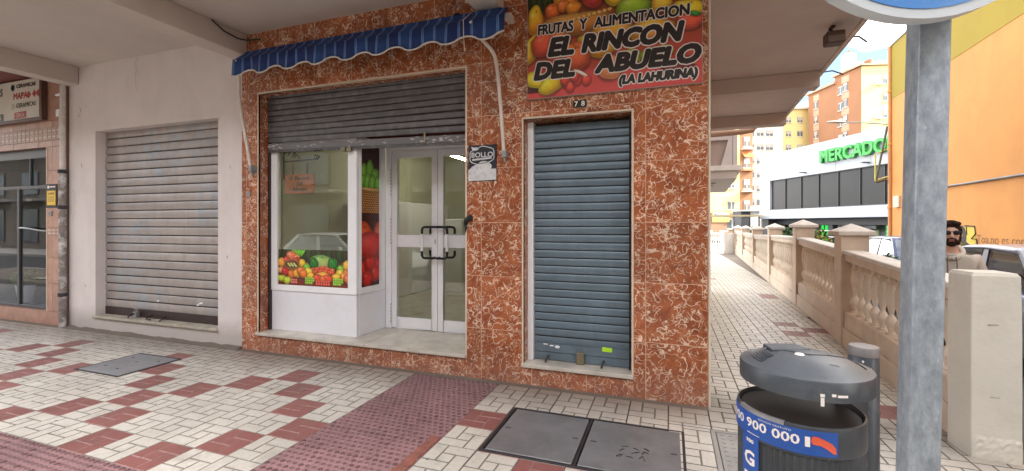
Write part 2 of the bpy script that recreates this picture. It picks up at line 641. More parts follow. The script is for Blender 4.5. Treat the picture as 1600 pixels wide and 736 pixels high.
def glass_mat(name, tint, rough=0.02, refl=0.16, dirt=0.0, ior=1.5):
    k = NT(name)
    k.t.nodes.remove(k.b)
    o = k.t.nodes['Material Output']
    tr = k.n('BsdfTransparent')
    tr.inputs[0].default_value = (*tint, 1)
    gl = k.n('BsdfGlossy')
    gl.inputs['Roughness'].default_value = rough
    gl.inputs['Color'].default_value = (0.95, 0.97, 1, 1)
    fr = k.n('Fresnel', i_IOR=ior)
    bk = k.n('NewGeometry').outputs['Backfacing']
    k.l(k.math('ADD', k.math('MULTIPLY', bk, 1.0 / ior - ior), ior), fr.inputs['IOR'])
    f = k.math('ADD', k.math('MULTIPLY', fr.outputs[0], 1.0), refl, True)
    mxs = k.n('MixShader')
    k.l(f, mxs.inputs[0])
    k.l(tr.outputs[0], mxs.inputs[1])
    k.l(gl.outputs[0], mxs.inputs[2])
    fin = mxs.outputs[0]
    if dirt:
        df = k.n('BsdfDiffuse')
        df.inputs[0].default_value = (0.42, 0.41, 0.33, 1)
        m2 = k.n('MixShader')
        n = k.noise(k.pos(), 2.5, 4)
        k.l(k.ramp(n, [(0.2, dirt * 0.7), (0.8, dirt * 1.3)]), m2.inputs[0])
        k.l(fin, m2.inputs[1])
        k.l(df.outputs[0], m2.inputs[2])
        fin = m2.outputs[0]
    k.l(fin, o.inputs[0])
    return k.m


m_glass = glass_mat('shop_glass', (0.90, 0.91, 0.85), 0.015, 0.008, 0.015)
m_glass_dark = glass_mat('dark_shop_glass', (0.75, 0.77, 0.80), 0.01, 0.0, 0.0, 1.28)
m_carglass = glass_mat('car_glass', (0.34, 0.44, 0.52), 0.01, 0.16)

# ================================================================== GROUND
WX = lambda y: 1.56 + 0.06 * y            # walkway-side face of the balustrade / porch line

m_asphalt = mat('asphalt', (0.06, 0.06, 0.063), 0.85, var=0.25, vs=0.8, bump=0.3, bs=120, dirt=((0.10, 0.095, 0.09), 0.5, 0.9))
g = MB()
g.quad((-300, -300, -0.25), (300, -300, -0.25), (300, 300, -0.25), (-300, 300, -0.25))
road = struct(g.build('road', m_asphalt))

pav = bpy.data.objects.new('pavement', None)
pav.location = (-2.0, -2.0, -0.25)
col.objects.link(pav)
pav['kind'] = 'structure'
pav['label'] = 'cream and red tiled pavement in front of the shops and down the side walkway'
g = MB()
g.box(-22, 1.95, -4.75, 0.05, -0.25, -0.03)
g.prism([(-1.0, 0.05), (1.95, 0.05), (3.35, 23.2), (-1.0, 23.2)], -0.25, -0.03)
# the strip of mortar left between the tiles and the wall
g.box(-22, 0.02, -0.078, 0.03, -0.03, -0.0035)
g.build('mortar_bed', m_mortar, pav)
g = MB()
g.box(-22, 2.10, -4.90, -4.752, -0.25, 0.0)
g.build('kerb', m_concrete, pav, bevel=0.015)


def pinwheel(ins=0.0040, s=0.2965, j=0.0050):
    b = MB()
    h = s / 2
    b.box(-h, h, -h, h, -0.03, -0.0055, 1)
    m_ = s / 3
    for x0, x1, y0, y1 in ((0, 2, 0, 1), (2, 3, 0, 2), (1, 3, 2, 3), (0, 1, 1, 3), (1, 2, 1, 2)):
        e = j / 2
        a, bb, c, d = -h + x0 * m_ + (e if x0 else 0), -h + x1 * m_ - (e if x1 < 3 else 0), -h + y0 * m_ + (e if y0 else 0), -h + y1 * m_ - (e if y1 < 3 else 0)
        lo = [(a, c, -0.0055), (bb, c, -0.0055), (bb, d, -0.0055), (a, d, -0.0055)]
        hi = [(a + ins, c + ins, 0), (bb - ins, c + ins, 0), (bb - ins, d - ins, 0), (a + ins, d - ins, 0)]
        b.add(lo + hi, [(4, 5, 6, 7)], 0)
        b.add(lo + hi, [(0, 1, 5, 4), (1, 2, 6, 5), (2, 3, 7, 6), (3, 0, 4, 7)], 1)
    return b


def tactile():
    b = MB()
    h = 0.1485
    b.box(-h, h, -h, h, -0.03, -0.003, 0)
    for r_ in range(6):
        for c_ in range(6):
            cx = -h + 0.0248 + c_ * 0.0496 + (0.0124 if r_ % 2 else -0.0124)
            cy = -h + 0.0248 + r_ * 0.0496
            b.lathe([(0.0185, -0.003), (0.0170, 0.0005), (0.0140, 0.0030)], (cx, cy, 0), 9, 0, caps=False)
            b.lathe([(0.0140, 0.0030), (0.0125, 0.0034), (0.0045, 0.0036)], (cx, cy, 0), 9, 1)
    return b


cream_me = pinwheel().mesh('paving_tile', [m_cream, m_groove])
red_me = pinwheel().mesh('red_paving_tile', [m_redpav, m_rgroove])
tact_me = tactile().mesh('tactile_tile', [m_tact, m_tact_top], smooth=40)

HOLES = [(-6.127, -5.433, -1.150, -0.530), (-1.510, -0.212, -1.265, -0.535), (-0.03, 0.33, -1.06, -0.43)]


def red_at(i, j):
    if j <= 1 and i < 12:
        return abs(((i + 3) % 6) - 3) + abs(j + 3) == 3
    return (i, j) in {(17, 14), (18, 13), (17, 12), (17, 3), (16, 3), (18, 23), (13, 14), (18, 24), (15, 33)}


def project(p):
    d = Vector(p) - CAM
    f = Vector((-math.sin(YAW), math.cos(YAW), 0))
    r = Vector((math.cos(YAW), math.sin(YAW), 0))
    z = d.dot(f)
    if z < 0.3:
        return None
    return 800 + 696.45 * d.dot(r) / z, 350.25 - 696.45 * d.z / z, z


cells = []
for i in range(-44, 20):
    for j in range(-14, 78):
        cx, cy = GX + (i + 0.5) * T, GY + (j + 0.5) * T
        if cy < 0:
            if cx < -17 or cx > 1.9:
                continue
            if j > 1:
                continue
        else:
            if cx < -0.05 + 0.03 * cy or cx > WX(cy) + 0.10:
                continue
            if j <= 1 and False:
                continue
        kind = 'cream'
        if j <= 1 and 4 <= i <= 6 and j >= -5:
            kind = 'tact'
        if -8 <= j <= -6 and i <= 6:
            kind = 'tact'
        if kind == 'cream' and red_at(i, j):
            kind = 'red'
        clip = None
        x0, x1, y0, y1 = cx - T / 2, cx + T / 2, cy - T / 2, cy + T / 2
        skip = False
        for hx0, hx1, hy0, hy1 in HOLES:
            if x0 < hx1 and x1 > hx0 and y0 < hy1 and y1 > hy0:
                if x0 > hx0 - 0.12 and x1 < hx1 + 0.12 and y0 > hy0 - 0.12 and y1 < hy1 + 0.12 or (x0 >= hx0 and x1 <= hx1 and y0 >= hy0 and y1 <= hy1):
                    pass
                clip = (hx0, hx1, hy0, hy1)
        q = project((cx, cy, 0))
        vis = q is not None and -60 < q[0] < 1660 and q[1] < 790
        # behind the shop building or the pillar
        cells.append((kind, cx, cy, clip, vis, q[2] if q else 99, i, j))


def outside_pieces(x0, x1, y0, y1, hole):
    """what is left of a tile round a cover: up to four rectangles"""
    hx0, hx1, hy0, hy1 = hole
    outp = []
    if y0 < hy0:
        outp.append((x0, x1, y0, min(y1, hy0)))
    if y1 > hy1:
        outp.append((x0, x1, max(y0, hy1), y1))
    ya, yb = max(y0, hy0), min(y1, hy1)
    if x0 < hx0:
        outp.append((x0, min(x1, hx0), ya, yb))
    if x1 > hx1:
        outp.append((max(x0, hx1), x1, ya, yb))
    return [p for p in outp if p[1] - p[0] > 0.012 and p[3] - p[2] > 0.012]


def cut_tile(base, cx, cy, rect):
    """the pinwheel tile cut down to a rectangle (boxes only)"""
    b = MB()
    x0, x1, y0, y1 = rect
    b.box(x0 + .002, x1 - .002, y0 + .002, y1 - .002, -0.03, -0.0055, 1)
    s, j_, ins = 0.2955, 0.0065, 0.003
    h, m_ = s / 2, s / 3
    for a0, a1, b0, b1 in ((0, 2, 0, 1), (2, 3, 0, 2), (1, 3, 2, 3), (0, 1, 1, 3), (1, 2, 1, 2)):
        e = j_ / 2
        a, bb = cx - h + a0 * m_ + (e if a0 else 0), cx - h + a1 * m_ - (e if a1 < 3 else 0)
        c, d = cy - h + b0 * m_ + (e if b0 else 0), cy - h + b1 * m_ - (e if b1 < 3 else 0)
        a, bb, c, d = max(a, x0 + .003), min(bb, x1 - .003), max(c, y0 + .003), min(d, y1 - .003)
        if bb - a < 0.01 or d - c < 0.01:
            continue
        lo = [(a, c, -0.0055), (bb, c, -0.0055), (bb, d, -0.0055), (a, d, -0.0055)]
        hi = [(a + ins, c + ins, 0), (bb - ins, c + ins, 0), (bb - ins, d - ins, 0), (a + ins, d - ins, 0)]
        b.add(lo + hi, [(4, 5, 6, 7)], 0)
        b.add(lo + hi, [(0, 1, 5, 4), (1, 2, 6, 5), (2, 3, 7, 6), (3, 0, 4, 7)], 1)
    return b


near = sorted([c for c in cells if c[4] and c[0] == 'cream' and not c[3]], key=lambda c: c[5])
pick = set((c[6], c[7]) for c in near[:255])
rest = {'cream': MB(), 'tact': MB()}
src = {'cream': cream_me, 'tact': tact_me}
for kind, cx, cy, clip, vis, dpt, i, j in cells:
    if clip:
        x0, x1, y0, y1 = cx - T / 2, cx + T / 2, cy - T / 2, cy + T / 2
        for rc in outside_pieces(x0, x1, y0, y1, clip):
            nm = {'cream': 'paving_tile', 'red': 'red_paving_tile', 'tact': 'tactile_tile'}[kind]
            cut_tile(None, cx, cy, rc).build(nm, [m_redpav, m_rgroove] if kind == 'red' else [m_cream, m_groove], pav)
        continue
    jz = rnd.uniform(-0.0012, 0.0006)
    rot = (rnd.gauss(0, 0.0016), rnd.gauss(0, 0.0016), rnd.gauss(0, 0.002))
    if kind == 'red' and vis:
        inst('red_paving_tile', red_me, pav, (cx, cy, jz), rot)
    elif kind == 'tact' and vis:
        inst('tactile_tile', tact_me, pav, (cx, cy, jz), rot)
    elif kind == 'cream' and (i, j) in pick:
        inst('paving_tile', cream_me, pav, (cx, cy, jz), rot)
    else:
        if kind == 'tact':
            continue
        d = 0 if kind == 'cream' else 0
        M4 = Matrix.Translation((cx, cy, jz)) @ Euler(rot).to_matrix().to_4x4()
        me = cream_me
        rest['cream'].add([M4 @ v.co for v in me.vertices], [tuple(p.vertices) for p in me.polygons], 0)
        for q_, p in enumerate(me.polygons):
            rest['cream'].m[-len(me.polygons) + q_] = p.material_index
o = rest['cream'].build('paving_tile', [m_cream, m_groove], pav)
o['kind'] = 'stuff'

# a red mortar repair along the edge of the raised strip
g = MB()
rr = random.Random(8)
ys = np.linspace(-1.72, -1.20, 12)
V = []
for y in ys:
    V += [(-1.905 + rr.uniform(-.012, .012), y, -.004), (-1.90 + rr.uniform(-.012, .012), y, .0052), (-1.832 + rr.uniform(-.006, .006), y, .0055), (-1.826, y, -.004)]
g.add(V, [(q * 4 + a, q * 4 + a + 1, q * 4 + 5 + a, q * 4 + 4 + a) for q in range(len(ys) - 1) for a in range(3)] + [(0, 1, 2, 3), tuple(len(V) - 4 + a for a in range(4))])
g.build('mortar_repair', mat('red_mortar', (0.27, 0.095, 0.068), 0.9, var=.4, vs=14, bump=.8, bs=50, dirt=((.12, .08, .07), .6, 16)), pav)
# trodden chewing gum and leaf scraps
m_gum = mat('old_gum', (0.10, 0.09, 0.085), 0.8)
for q in range(46):
    x, y = rr.uniform(-9.5, 1.3), rr.uniform(-2.1, -.15)
    if q > 34:
        y = rr.uniform(.3, 8)
        x = rr.uniform(.3 + .03 * y, 1.45)
    if any(h[0] - .02 < x < h[1] + .02 and h[2] - .02 < y < h[3] + .02 for h in HOLES) or (-2.75 < x < -1.8):
        continue
    r0 = rr.uniform(.006, .014)
    nn = 8
    V = [(x + r0 * rr.uniform(.7, 1.2) * math.cos(a * 6.283 / nn), y + r0 * rr.uniform(.7, 1.2) * math.sin(a * 6.283 / nn), .0006) for a in range(nn)]
    MB().add(V + [(x, y, .0026)], [(a, (a + 1) % nn, nn) for a in range(nn)]).build('gum_spot', m_gum, pav)

# covers in the pavement
t = thing('manhole_cover', (-5.78, -0.84, -0.01), 'flat grey rectangular cover among the red and cream tiles before the galvanised shutter', 'manhole cover')
g = MB()
hx0, hx1, hy0, hy1 = HOLES[0]
e = 0.022
for b in ((hx0, hx1, hy0, hy0 + e), (hx0, hx1, hy1 - e, hy1), (hx0, hx0 + e, hy0 + e, hy1 - e), (hx1 - e, hx1, hy0 + e, hy1 - e)):
    g.box(*b, -0.03, 0.002)
g.build('frame', m_ironrim, t)
g = MB()
g.box(hx0 + e + .003, hx1 - e - .003, hy0 + e + .003, hy1 - e - .003, -0.03, 0.003)
g.build('lid', m_mh, t, bevel=0.004)
for fx, fy in ((.25, .3), (.6, .25), (.5, .6), (.8, .75), (.2, .75)):
    MB().lathe([(0.014, 0.003), (0.012, 0.0055)], (hx0 + fx * (hx1 - hx0), hy0 + fy * (hy1 - hy0), 0), 10).build('bolt', m_ironrim, t)

t = thing('double_manhole_cover', (-0.86, -0.9, -0.01), 'pair of grey iron covers sharing one dark frame before the blue grey shutter', 'manhole cover')
hx0, hx1, hy0, hy1 = HOLES[1]
g = MB()
e = 0.020
for b in ((hx0, hx1, hy0, hy0 + e), (hx0, hx1, hy1 - e, hy1), (hx0, hx0 + e, hy0 + e, hy1 - e), (hx1 - e, hx1, hy0 + e, hy1 - e), (-0.884, -0.866, hy0 + e, hy1 - e)):
    g.box(*b, -0.03, 0.001)
g.build('frame', m_ironrim, t, bevel=0.002)
for a, b in ((hx0 + e + .010, -0.893), (-0.857, hx1 - e - .010)):
    g = MB()
    g.box(a, b, hy0 + e + .008, hy1 - e - .008, -0.03, 0.002)
    lid = g.build('lid', m_iron, t, bevel=0.004)
    for fx, fy in ((.08, .5), (.93, .5)):
        MB().box(a + fx * (b - a) - .02, a + fx * (b - a) + .02, -0.9 - .007, -0.9 + .007, 0.0018, 0.0028).build('lift_slot', m_ironrim, lid, world=True)
# worn raised scribble on the right leaf
g = MB()
rr = random.Random(4)
for k in range(16):
    x, y = -0.66 + rr.uniform(0, .22), -0.93 + rr.uniform(-.12, .06)
    a = rr.uniform(0, 3.1)
    dx, dy = .022 * math.cos(a), .022 * math.sin(a)
    g.tube([(x - dx, y - dy, .002), (x, y + .004, .0035), (x + dx, y + dy, .002)], 0.0028, 5)
g.build('weld_marks', m_ironrim, t)

t = thing('access_cover', (0.15, -0.75, -0.01), 'small weathered concrete access cover sunk in the pavement beside the litter bin', 'manhole cover')
hx0, hx1, hy0, hy1 = HOLES[2]
g = MB()
for b in ((hx0, hx1, hy0, hy0 + .03), (hx0, hx1, hy1 - .03, hy1), (hx0, hx0 + .03, hy0 + .03, hy1 - .03), (hx1 - .03, hx1, hy0 + .03, hy1 - .03)):
    g.box(*b, -0.03, 0.001)
g.build('frame', m_concrete, t, bevel=0.003)
g = MB()
g.box(hx0 + .036, hx1 - .036, hy0 + .036, hy1 - .036, -0.03, 0.0)
for a in range(5):
    for b in range(9):
        x, y = hx0 + .07 + a * .052, hy0 + .07 + b * .061
        g.box(x - .013, x + .013, y - .005, y + .005, 0.0, 0.004)
g.build('lid', m_concrete, t)

# ================================================================== THE CORNER BUILDING
B = thing('shop_building', (-4.0, 0.0, 0.0), 'corner building with red marble tiled shopfront, white plaster bay and deep porch overhead', 'building')
O1 = (-4.915, -2.21, 0.22, 3.043)       # entrance opening
O3 = (-1.607, -0.622, 0.197, 2.488)     # blue grey shutter opening
O2 = (-8.02, -5.608, 0.205, 2.826)      # plaster bay opening


def wall_with_holes(mb, x0, x1, z0, z1, y0, y1, holes):
    holes = sorted(holes)
    x = x0
    for hx0, hx1, hz0, hz1 in holes:
        mb.box(x, hx0, y0, y1, z0, z1)
        if hz0 > z0:
            mb.box(hx0, hx1, y0, y1, z0, hz0)
        if hz1 < z1:
            mb.box(hx0, hx1, y0, y1, hz1, z1)
        x = hx1
    mb.box(x, x1, y0, y1, z0, z1)


g = MB()
wall_with_holes(g, -5.17, -0.012, -0.1, 3.78, 0.027, 0.30, [O1, O3])
g.build('wall_core', m_mortar, B)
g = MB()
wall_with_holes(g, -8.63, -5.175, -0.06, 3.78, 0.022, 0.34, [O2])
pw = g.build('plaster_wall', m_plaster, B)
m_scar = mat('plaster_scar', (0.40, 0.34, 0.32), 0.9, var=.3, vs=30)
rr = random.Random(12)
for x, z, L_ in ((-8.36, 3.16, .09), (-8.40, 3.08, .05), (-8.33, 2.35, .07), (-5.45, 1.1, .05), (-8.25, .62, .06), (-5.4, 2.2, .04)):
    pts_ = [(x + rr.uniform(-.25, .25) * L_, .0205, z - L_ / 2 + L_ * a / 4) for a in range(5)]
    MB().tube(pts_, [.001, .004, .005, .003, .001], 5).build('scar', m_scar, pw)
for x0_, z0_, n_ in ((-7.1, 3.77, 9), (-8.55, 2.0, 8), (-5.58, 2.84, 6)):
    pts_ = [(x0_, .0212, z0_)]
    for a in range(n_):
        pts_.append((pts_[-1][0] + rr.uniform(-.05, .06), .0212, pts_[-1][2] - rr.uniform(.03, .08)))
    MB().tube(pts_, .0016, 4).build('crack', m_scar, pw)
# uneven skirting of plaster at the foot
g = MB()
xs = np.linspace(-8.6, -5.2, 40)
rr = random.Random(2)
top = [0.0 + rr.uniform(0.006, 0.026) for _ in xs]
for k in range(len(xs) - 1):
    g.add([(xs[k], -0.05 - rr.uniform(0, .02), -0.004), (xs[k + 1], -0.055, -0.004), (xs[k + 1], 0.022, top[k + 1]), (xs[k], 0.022, top[k])], [(0, 1, 2, 3)])
g.build('mortar_fillet', m_mortar, B)

m_joint = mat('pale_joint', (0.60, 0.36, 0.235), 0.6, var=.2, vs=6)
# marble tiles, each its own slab with a pale joint round it
zj = [-0.02, 0.488, 1.000, 1.517, 2.045, 2.552, 3.065, 3.575, 3.78]
xj = [-5.185] + [-0.505 - 0.5115 * k for k in range(9, -1, -1)] + [-0.012]
g = MB()
wall_with_holes(g, -5.172, -0.012, -0.02, 3.78, 0.0022, 0.0255, [O1, O3])
g.build('joint_bed', m_joint, B)
jw = 0.0030


def rect_minus(r, h):
    x0, x1, z0, z1 = r
    a0, a1, b0, b1 = h
    if x1 <= a0 or x0 >= a1 or z1 <= b0 or z0 >= b1:
        return [r]
    o = []
    if x0 < a0:
        o.append((x0, a0, z0, z1))
    if x1 > a1:
        o.append((a1, x1, z0, z1))
    m0, m1 = max(x0, a0), min(x1, a1)
    if z0 < b0:
        o.append((m0, m1, z0, b0))
    if z1 > b1:
        o.append((m0, m1, b1, z1))
    return o


for a in range(len(xj) - 1):
    for b in range(len(zj) - 1):
        rs = [(xj[a] + jw, xj[a + 1] - jw, zj[b] + jw, zj[b + 1] - jw)]
        for h in (O1, O3):
            h2 = (h[0] - .018, h[1] + .018, h[2] - .045, h[3] + .018)
            rs = [q for r_ in rs for q in rect_minus(r_, h2)]
        for r_ in rs:
            if r_[1] - r_[0] < .02 or r_[3] - r_[2] < .02:
                continue
            dy = rnd.uniform(-0.0008, 0.0008)
            MB().box(r_[0], r_[1], dy, 0.0245, r_[2], r_[3]).build('marble_tile', m_marble, B, bevel=0.0012, loc=((r_[0] + r_[1]) / 2, 0, (r_[2] + r_[3]) / 2))

# pale trims and the marble reveals of both openings
for (hx0, hx1, hz0, hz1), dep in ((O1, 0.125), (O3, 0.12)):
    g = MB()
    g.box(hx0 - .016, hx0, -0.004, 0.026, hz0 - .03, hz1)
    g.box(hx1, hx1 + .016, -0.004, 0.026, hz0 - .03, hz1)
    g.box(hx0 - .016, hx1 + .016, -0.004, 0.026, hz1, hz1 + .016)
    g.build('opening_trim', m_trim, B, bevel=0.003)
    g = MB()
    g.box(hx0 - .02, hx0 + .006, 0.0275, 0.30, hz0, hz1)
    g.box(hx1 - .006, hx1 + .02, 0.0275, 0.30, hz0, hz1)
    g.box(hx0 + .006, hx1 - .006, 0.0275, 0.30, hz1 - .006, hz1 + .02)
    g.build('marble_reveal', m_marble, B)
g = MB()
g.box(-0.010, 0.006, -0.005, 0.03, -0.02, 3.78)
g.build('corner_trim', m_trim, B, bevel=0.003)
# sills
g = MB()
g.box(O1[0] - .016, -3.4, -0.030, 0.76, 0.188, 0.222)
g.build('door_sill', m_sill, B, bevel=0.004)
g = MB()
g.box(-3.397, O1[1] + .012, -0.028, 0.76, 0.187, 0.221)
g.build('door_sill', m_sill, B, bevel=0.004)
g = MB()
g.box(O3[0] - .016, O3[1] + .016, -0.028, 0.26, 0.162, 0.199)
g.build('shutter_sill', m_sill, B, bevel=0.004)
g = MB()
g.box(O2[0] - .02, O2[1], -0.012, 0.33, 0.168, 0.206)
g.build('shutter_sill', mat('dirty_sill', (0.40, 0.35, 0.28), 0.8, var=0.25, vs=8, dirt=((0.2, 0.17, 0.14), 0.5, 7)), B, bevel=0.008)
# white jamb post inside the blue shutter opening
g = MB()
g.box(O3[0] + .0065, O3[0] + .062, 0.105, 0.20, 0.2, 2.48)
g.build('shutter_guide', m_white_al, B, bevel=0.003)
g = MB()
g.box(O3[1] - .03, O3[1] - .0065, 0.105, 0.20, 0.2, 2.48)
g.build('shutter_guide', m_black, B)

# inside the red marble front: vestibule sides and a plain lit shop room
m_room = mat('pale_room_paint', (0.55, 0.54, 0.42), 0.8, var=0.1, vs=1)
g = MB()
g.box(-5.3, -0.3, 5.0, 5.1, 0.2, 3.04)
g.box(-5.4, -5.3, 0.305, 5.1, 0.2, 3.04)
g.box(-2.0, -1.9, 0.305, 5.0, 0.2, 3.04)
g.box(-5.4, -0.3, 0.305, 5.1, 3.04, 3.1)
g.build('shop_room', m_room, B)
g = MB()
g.box(-5.4, -0.3, 0.765, 5.1, 0.10, 0.2)
g.build('shop_floor', m_sill, B)
g = MB()
g.box(-4.4, -4.0, 3.6, 4.1, 0.2, 1.6)
g.box(-3.2, -2.4, 4.3, 4.9, 0.2, 1.1)
g.box(-5.2, -4.8, 2.0, 4.6, 0.2, 1.9)
g.build('shop_counter', m_panel, B, bevel=0.02)
k = NT('lit_tube')
k.b.inputs['Emission Color'].default_value = (1, 0.97, 0.8, 1)
k.b.inputs['Emission Strength'].default_value = 34
m_tube = k.m
t = thing('hanging_tube_lamp', (-3.92, 3.1, 2.76), 'lit white fluorescent tube hung inside the shop seen through the right door leaf', 'lamp')
g = MB()
g.box(-3.965, -3.875, 2.55, 3.65, 2.725, 2.765)
g.build('housing', m_white_al, t, bevel=0.006)
for y in (2.75, 3.45):
    MB().tube([(-3.92, y, 2.764), (-3.92, y, 3.04)], 0.006, 6).build('rod', m_steel, t)
g = MB()
g.tube([(-3.92, 2.58, 2.705), (-3.92, 3.62, 2.705)], 0.017, 8)
g.build('tube', m_tube, t)
g = MB()                                       # head wall above the glazed front, behind the half-open shutter
g.box(O1[0] + .007, O1[1] - .0065, 0.72, 0.80, 2.51, 3.0)
g.box(O1[0] + .007, -3.63, 0.235, 0.3, 2.52, 3.02)
g.build('lintel_panel', mat('dark_red_panel', (0.10, 0.022, 0.018), 0.4), B)

# glazed bay: base panels, frames, panes, printed film
YB, YD = 0.165, 0.73
g = MB()
g.box(-4.900, -3.640, YB, YB + .05, 0.2225, 0.700)
g.build('base_panel', m_panel, B, bevel=0.003)
g = MB()
g.box(-3.688, -3.638, YB + .052, YD - .01, 0.2225, 0.700)
g.build('base_panel', m_panel, B, bevel=0.003)
# narrow left panel
W = thing('shop_window', (-4.28, YB, 0.70), 'x', 'x')
del W['label'], W['category']
W.name = 'display_window'
W.parent = B
W.location = Vector((-4.28, YB, 0.70)) - Vector(B.location)
g = MB()
F0, F1, FZ0, FZ1 = -4.900, -3.632, 0.703, 2.505
GX0, GX1, GZ0, GZ1 = -4.795, -3.748, 0.772, 2.436
g.box(F0, GX0, YB - .012, YB + .045, FZ0, FZ1)
g.box(GX1, F1, YB - .012, YB + .045, FZ0, FZ1)
g.box(GX0, GX1, YB - .012, YB + .045, FZ0, GZ0)
g.box(GX0, GX1, YB - .012, YB + .045, GZ1, FZ1)
g.build('frame', m_white_al, W, bevel=0.004)
g = MB()
g.box(GX0 - .01, GX1 + .01, YB + .012, YB + .018, GZ0 - .01, GZ1 + .01)
g.build('pane', m_glass, W)

W2 = thing('shop_window', (-3.66, 0.45, 0.70), 'x', 'x')
del W2['label'], W2['category']
W2.name = 'side_window'
W2.parent = B
W2.location = Vector((-3.66, 0.45, 0.70)) - Vector(B.location)
g = MB()
g.box(-3.690, -3.628, YB + .047, 0.245, FZ0, FZ1)
g.box(-3.690, -3.632, 0.605, 0.700, FZ0, FZ1)
g.box(-3.690, -3.632, 0.245, 0.605, FZ0, GZ0)
g.box(-3.690, -3.632, 0.245, 0.605, GZ1 - .01, FZ1)
g.build('frame', m_white_al, W2, bevel=0.004)

# pictures printed on film
P = Paint(560, 240, (96, 28, 20))
P.grad((70, 62, 40), (125, 38, 26))
P.rect(0, 0, 560, 40, (58, 50, 36))
for x in range(0, 560, 40):
    P.fruit(x + 10, 30, 30, 44, (70, 60, 30) if x % 80 else (60, 88, 34), hl=.05, stripes=26)
for x in (165, 150, 178, 190, 140, 132, 200):
    P.fruit(x, 22, 9, 34, (120, 205, 40), (x - 165) * .02, hl=.1)
P.fruit(110, 46, 44, 40, (240, 140, 90), c2=(220, 90, 70))
P.fruit(150, 60, 30, 28, (250, 160, 80))
P.fruit(70, 78, 34, 32, (225, 80, 66), c2=(190, 40, 40))
P.fruit(150, 82, 34, 34, (215, 60, 55), c2=(170, 30, 30))
P.fruit(116, 110, 78, 46, (196, 140, 72), c2=(140, 90, 40), hl=.15)
P.fruit(112, 96, 52, 24, (120, 60, 40), hl=0)
for a in range(9):
    P.fruit(82 + a * 8, 96 + (a % 3) * 7, 9, 9, (206, 214, 120))
P.fruit(24, 88, 30, 34, (250, 170, 70))
P.fruit(22, 140, 30, 22, (236, 170, 110))
P.fruit(196, 88, 28, 28, (246, 196, 50))
P.fruit(348, 78, 92, 50, (134, 186, 92), c2=(190, 180, 110), hl=.3)
P.fruit(290, 88, 34, 40, (46, 140, 40), stripes=16, hl=.25)
P.fruit(436, 88, 38, 42, (46, 150, 40), stripes=16, hl=.25)
for a in range(26):
    x = 280 + (a % 13) * 13
    P.fruit(x, 118 + (a // 13) * 18 + abs(x - 358) * .16, 15, 14, (228, 74, 40) if a % 3 else (240, 120, 60))
P.fruit(232, 116, 30, 28, (120, 190, 44))
P.fruit(500, 118, 34, 26, (120, 196, 50))
P.fruit(540, 96, 30, 34, (246, 186, 60))
P.fruit(246, 142, 32, 26, (246, 214, 70))
P.fruit(490, 148, 32, 28, (246, 214, 70), .6)
for x, y, c in ((58, 150, (206, 46, 44)), (110, 165, (240, 120, 44)), (150, 160, (250, 170, 50)), (186, 142, (250, 130, 50)), (206, 160, (245, 130, 44)), (542, 150, (245, 120, 60)), (520, 168, (250, 150, 60)), (550, 182, (240, 120, 70))):
    P.fruit(x, y, 33, 30, c)
P.fruit(264, 172, 34, 24, (250, 196, 50))
P.fruit(462, 172, 36, 24, (250, 200, 60), -.2)
P.fruit(358, 166, 60, 24, (250, 176, 66), hl=.3)
P.fruit(318, 186, 40, 28, (230, 78, 48))
P.fruit(398, 186, 40, 28, (234, 84, 52))
P.fruit(358, 190, 24, 22, (240, 110, 60))
P.fruit(28, 196, 40, 24, (190, 210, 50))
P.fruit(72, 208, 34, 28, (200, 214, 60))
for a in range(14):
    P.fruit(228 + (a % 5) * 14, 190 + (a // 5) * 15, 11, 10, (150, 200, 60))
    P.fruit(446 + (a % 5) * 15, 190 + (a // 5) * 15, 11, 10, (150, 205, 60))
for a in range(12):
    P.fruit(312 + (a % 6) * 19, 208 + (a // 6) * 16, 11, 10, (236, 92, 70))
for a in range(6):
    P.fruit(112 + (a % 3) * 18, 204 + (a // 3) * 16, 10, 9, (240, 130, 110))
im_low = P.image('fruit_film')
m_film = print_mat('fruit_film', im_low, 0.3, 0.85)
g = MB()
zt = 1.197
g.quad((GX0, YB + .0095, GZ0), (GX1, YB + .0095, GZ0), (GX1, YB + .0095, zt), (GX0, YB + .0095, zt), 0, [(0, 0), (1, 0), (1, 1), (0, 1)])
g.quad((GX1, YB + .0115, GZ0), (GX0, YB + .0115, GZ0), (GX0, YB + .0115, zt), (GX1, YB + .0115, zt), 0, [(1, 0), (0, 0), (0, 1), (1, 1)])
g.build('fruit_film', m_film, W)

P = Paint(120, 560, (80, 22, 18))
P.grad((60, 20, 14), (70, 18, 16))
for x, y in ((20, 110), (58, 92), (10, 150), (92, 120), (45, 150), (75, 150), (110, 150)):
    P.fruit(x, y, 24, 38, (120, 180, 60), .2, hl=.25)
P.rect(0, 172, 120, 268, (146, 90, 44))
for y in range(174, 268, 9):
    for x in range(0, 120, 14):
        P.fruit(x + (7 if (y // 9) % 2 else 0), y, 9, 5, (196, 132, 66), hl=.25)
P.fruit(60, 174, 80, 8, (214, 158, 84))
P.rect(0, 268, 120, 318, (74, 20, 18))
P.fruit(20, 360, 62, 58, (232, 84, 40), hl=.25)
P.fruit(118, 370, 40, 70, (216, 96, 60), hl=.1)
P.rect(0, 400, 120, 500, (196, 40, 34))
P.fruit(60, 400, 90, 60, (214, 48, 40), hl=.1)
P.rect(0, 470, 120, 560, (64, 14, 16))
for x, y in ((20, 490), (92, 480), (60, 470), (95, 515), (45, 530)):
    P.fruit(x, y, 34, 33, (222, 44, 34), hl=.35)
m_film2 = print_mat('tall_fruit_film', P.image('tall_fruit_film'), 0.25, 0.75)
g = MB()
g.box(-3.664, -3.658, 0.24, 0.61, GZ0 - .005, GZ1 - .005)
g.build('pane', m_glass_dark, W2)
g = MB()
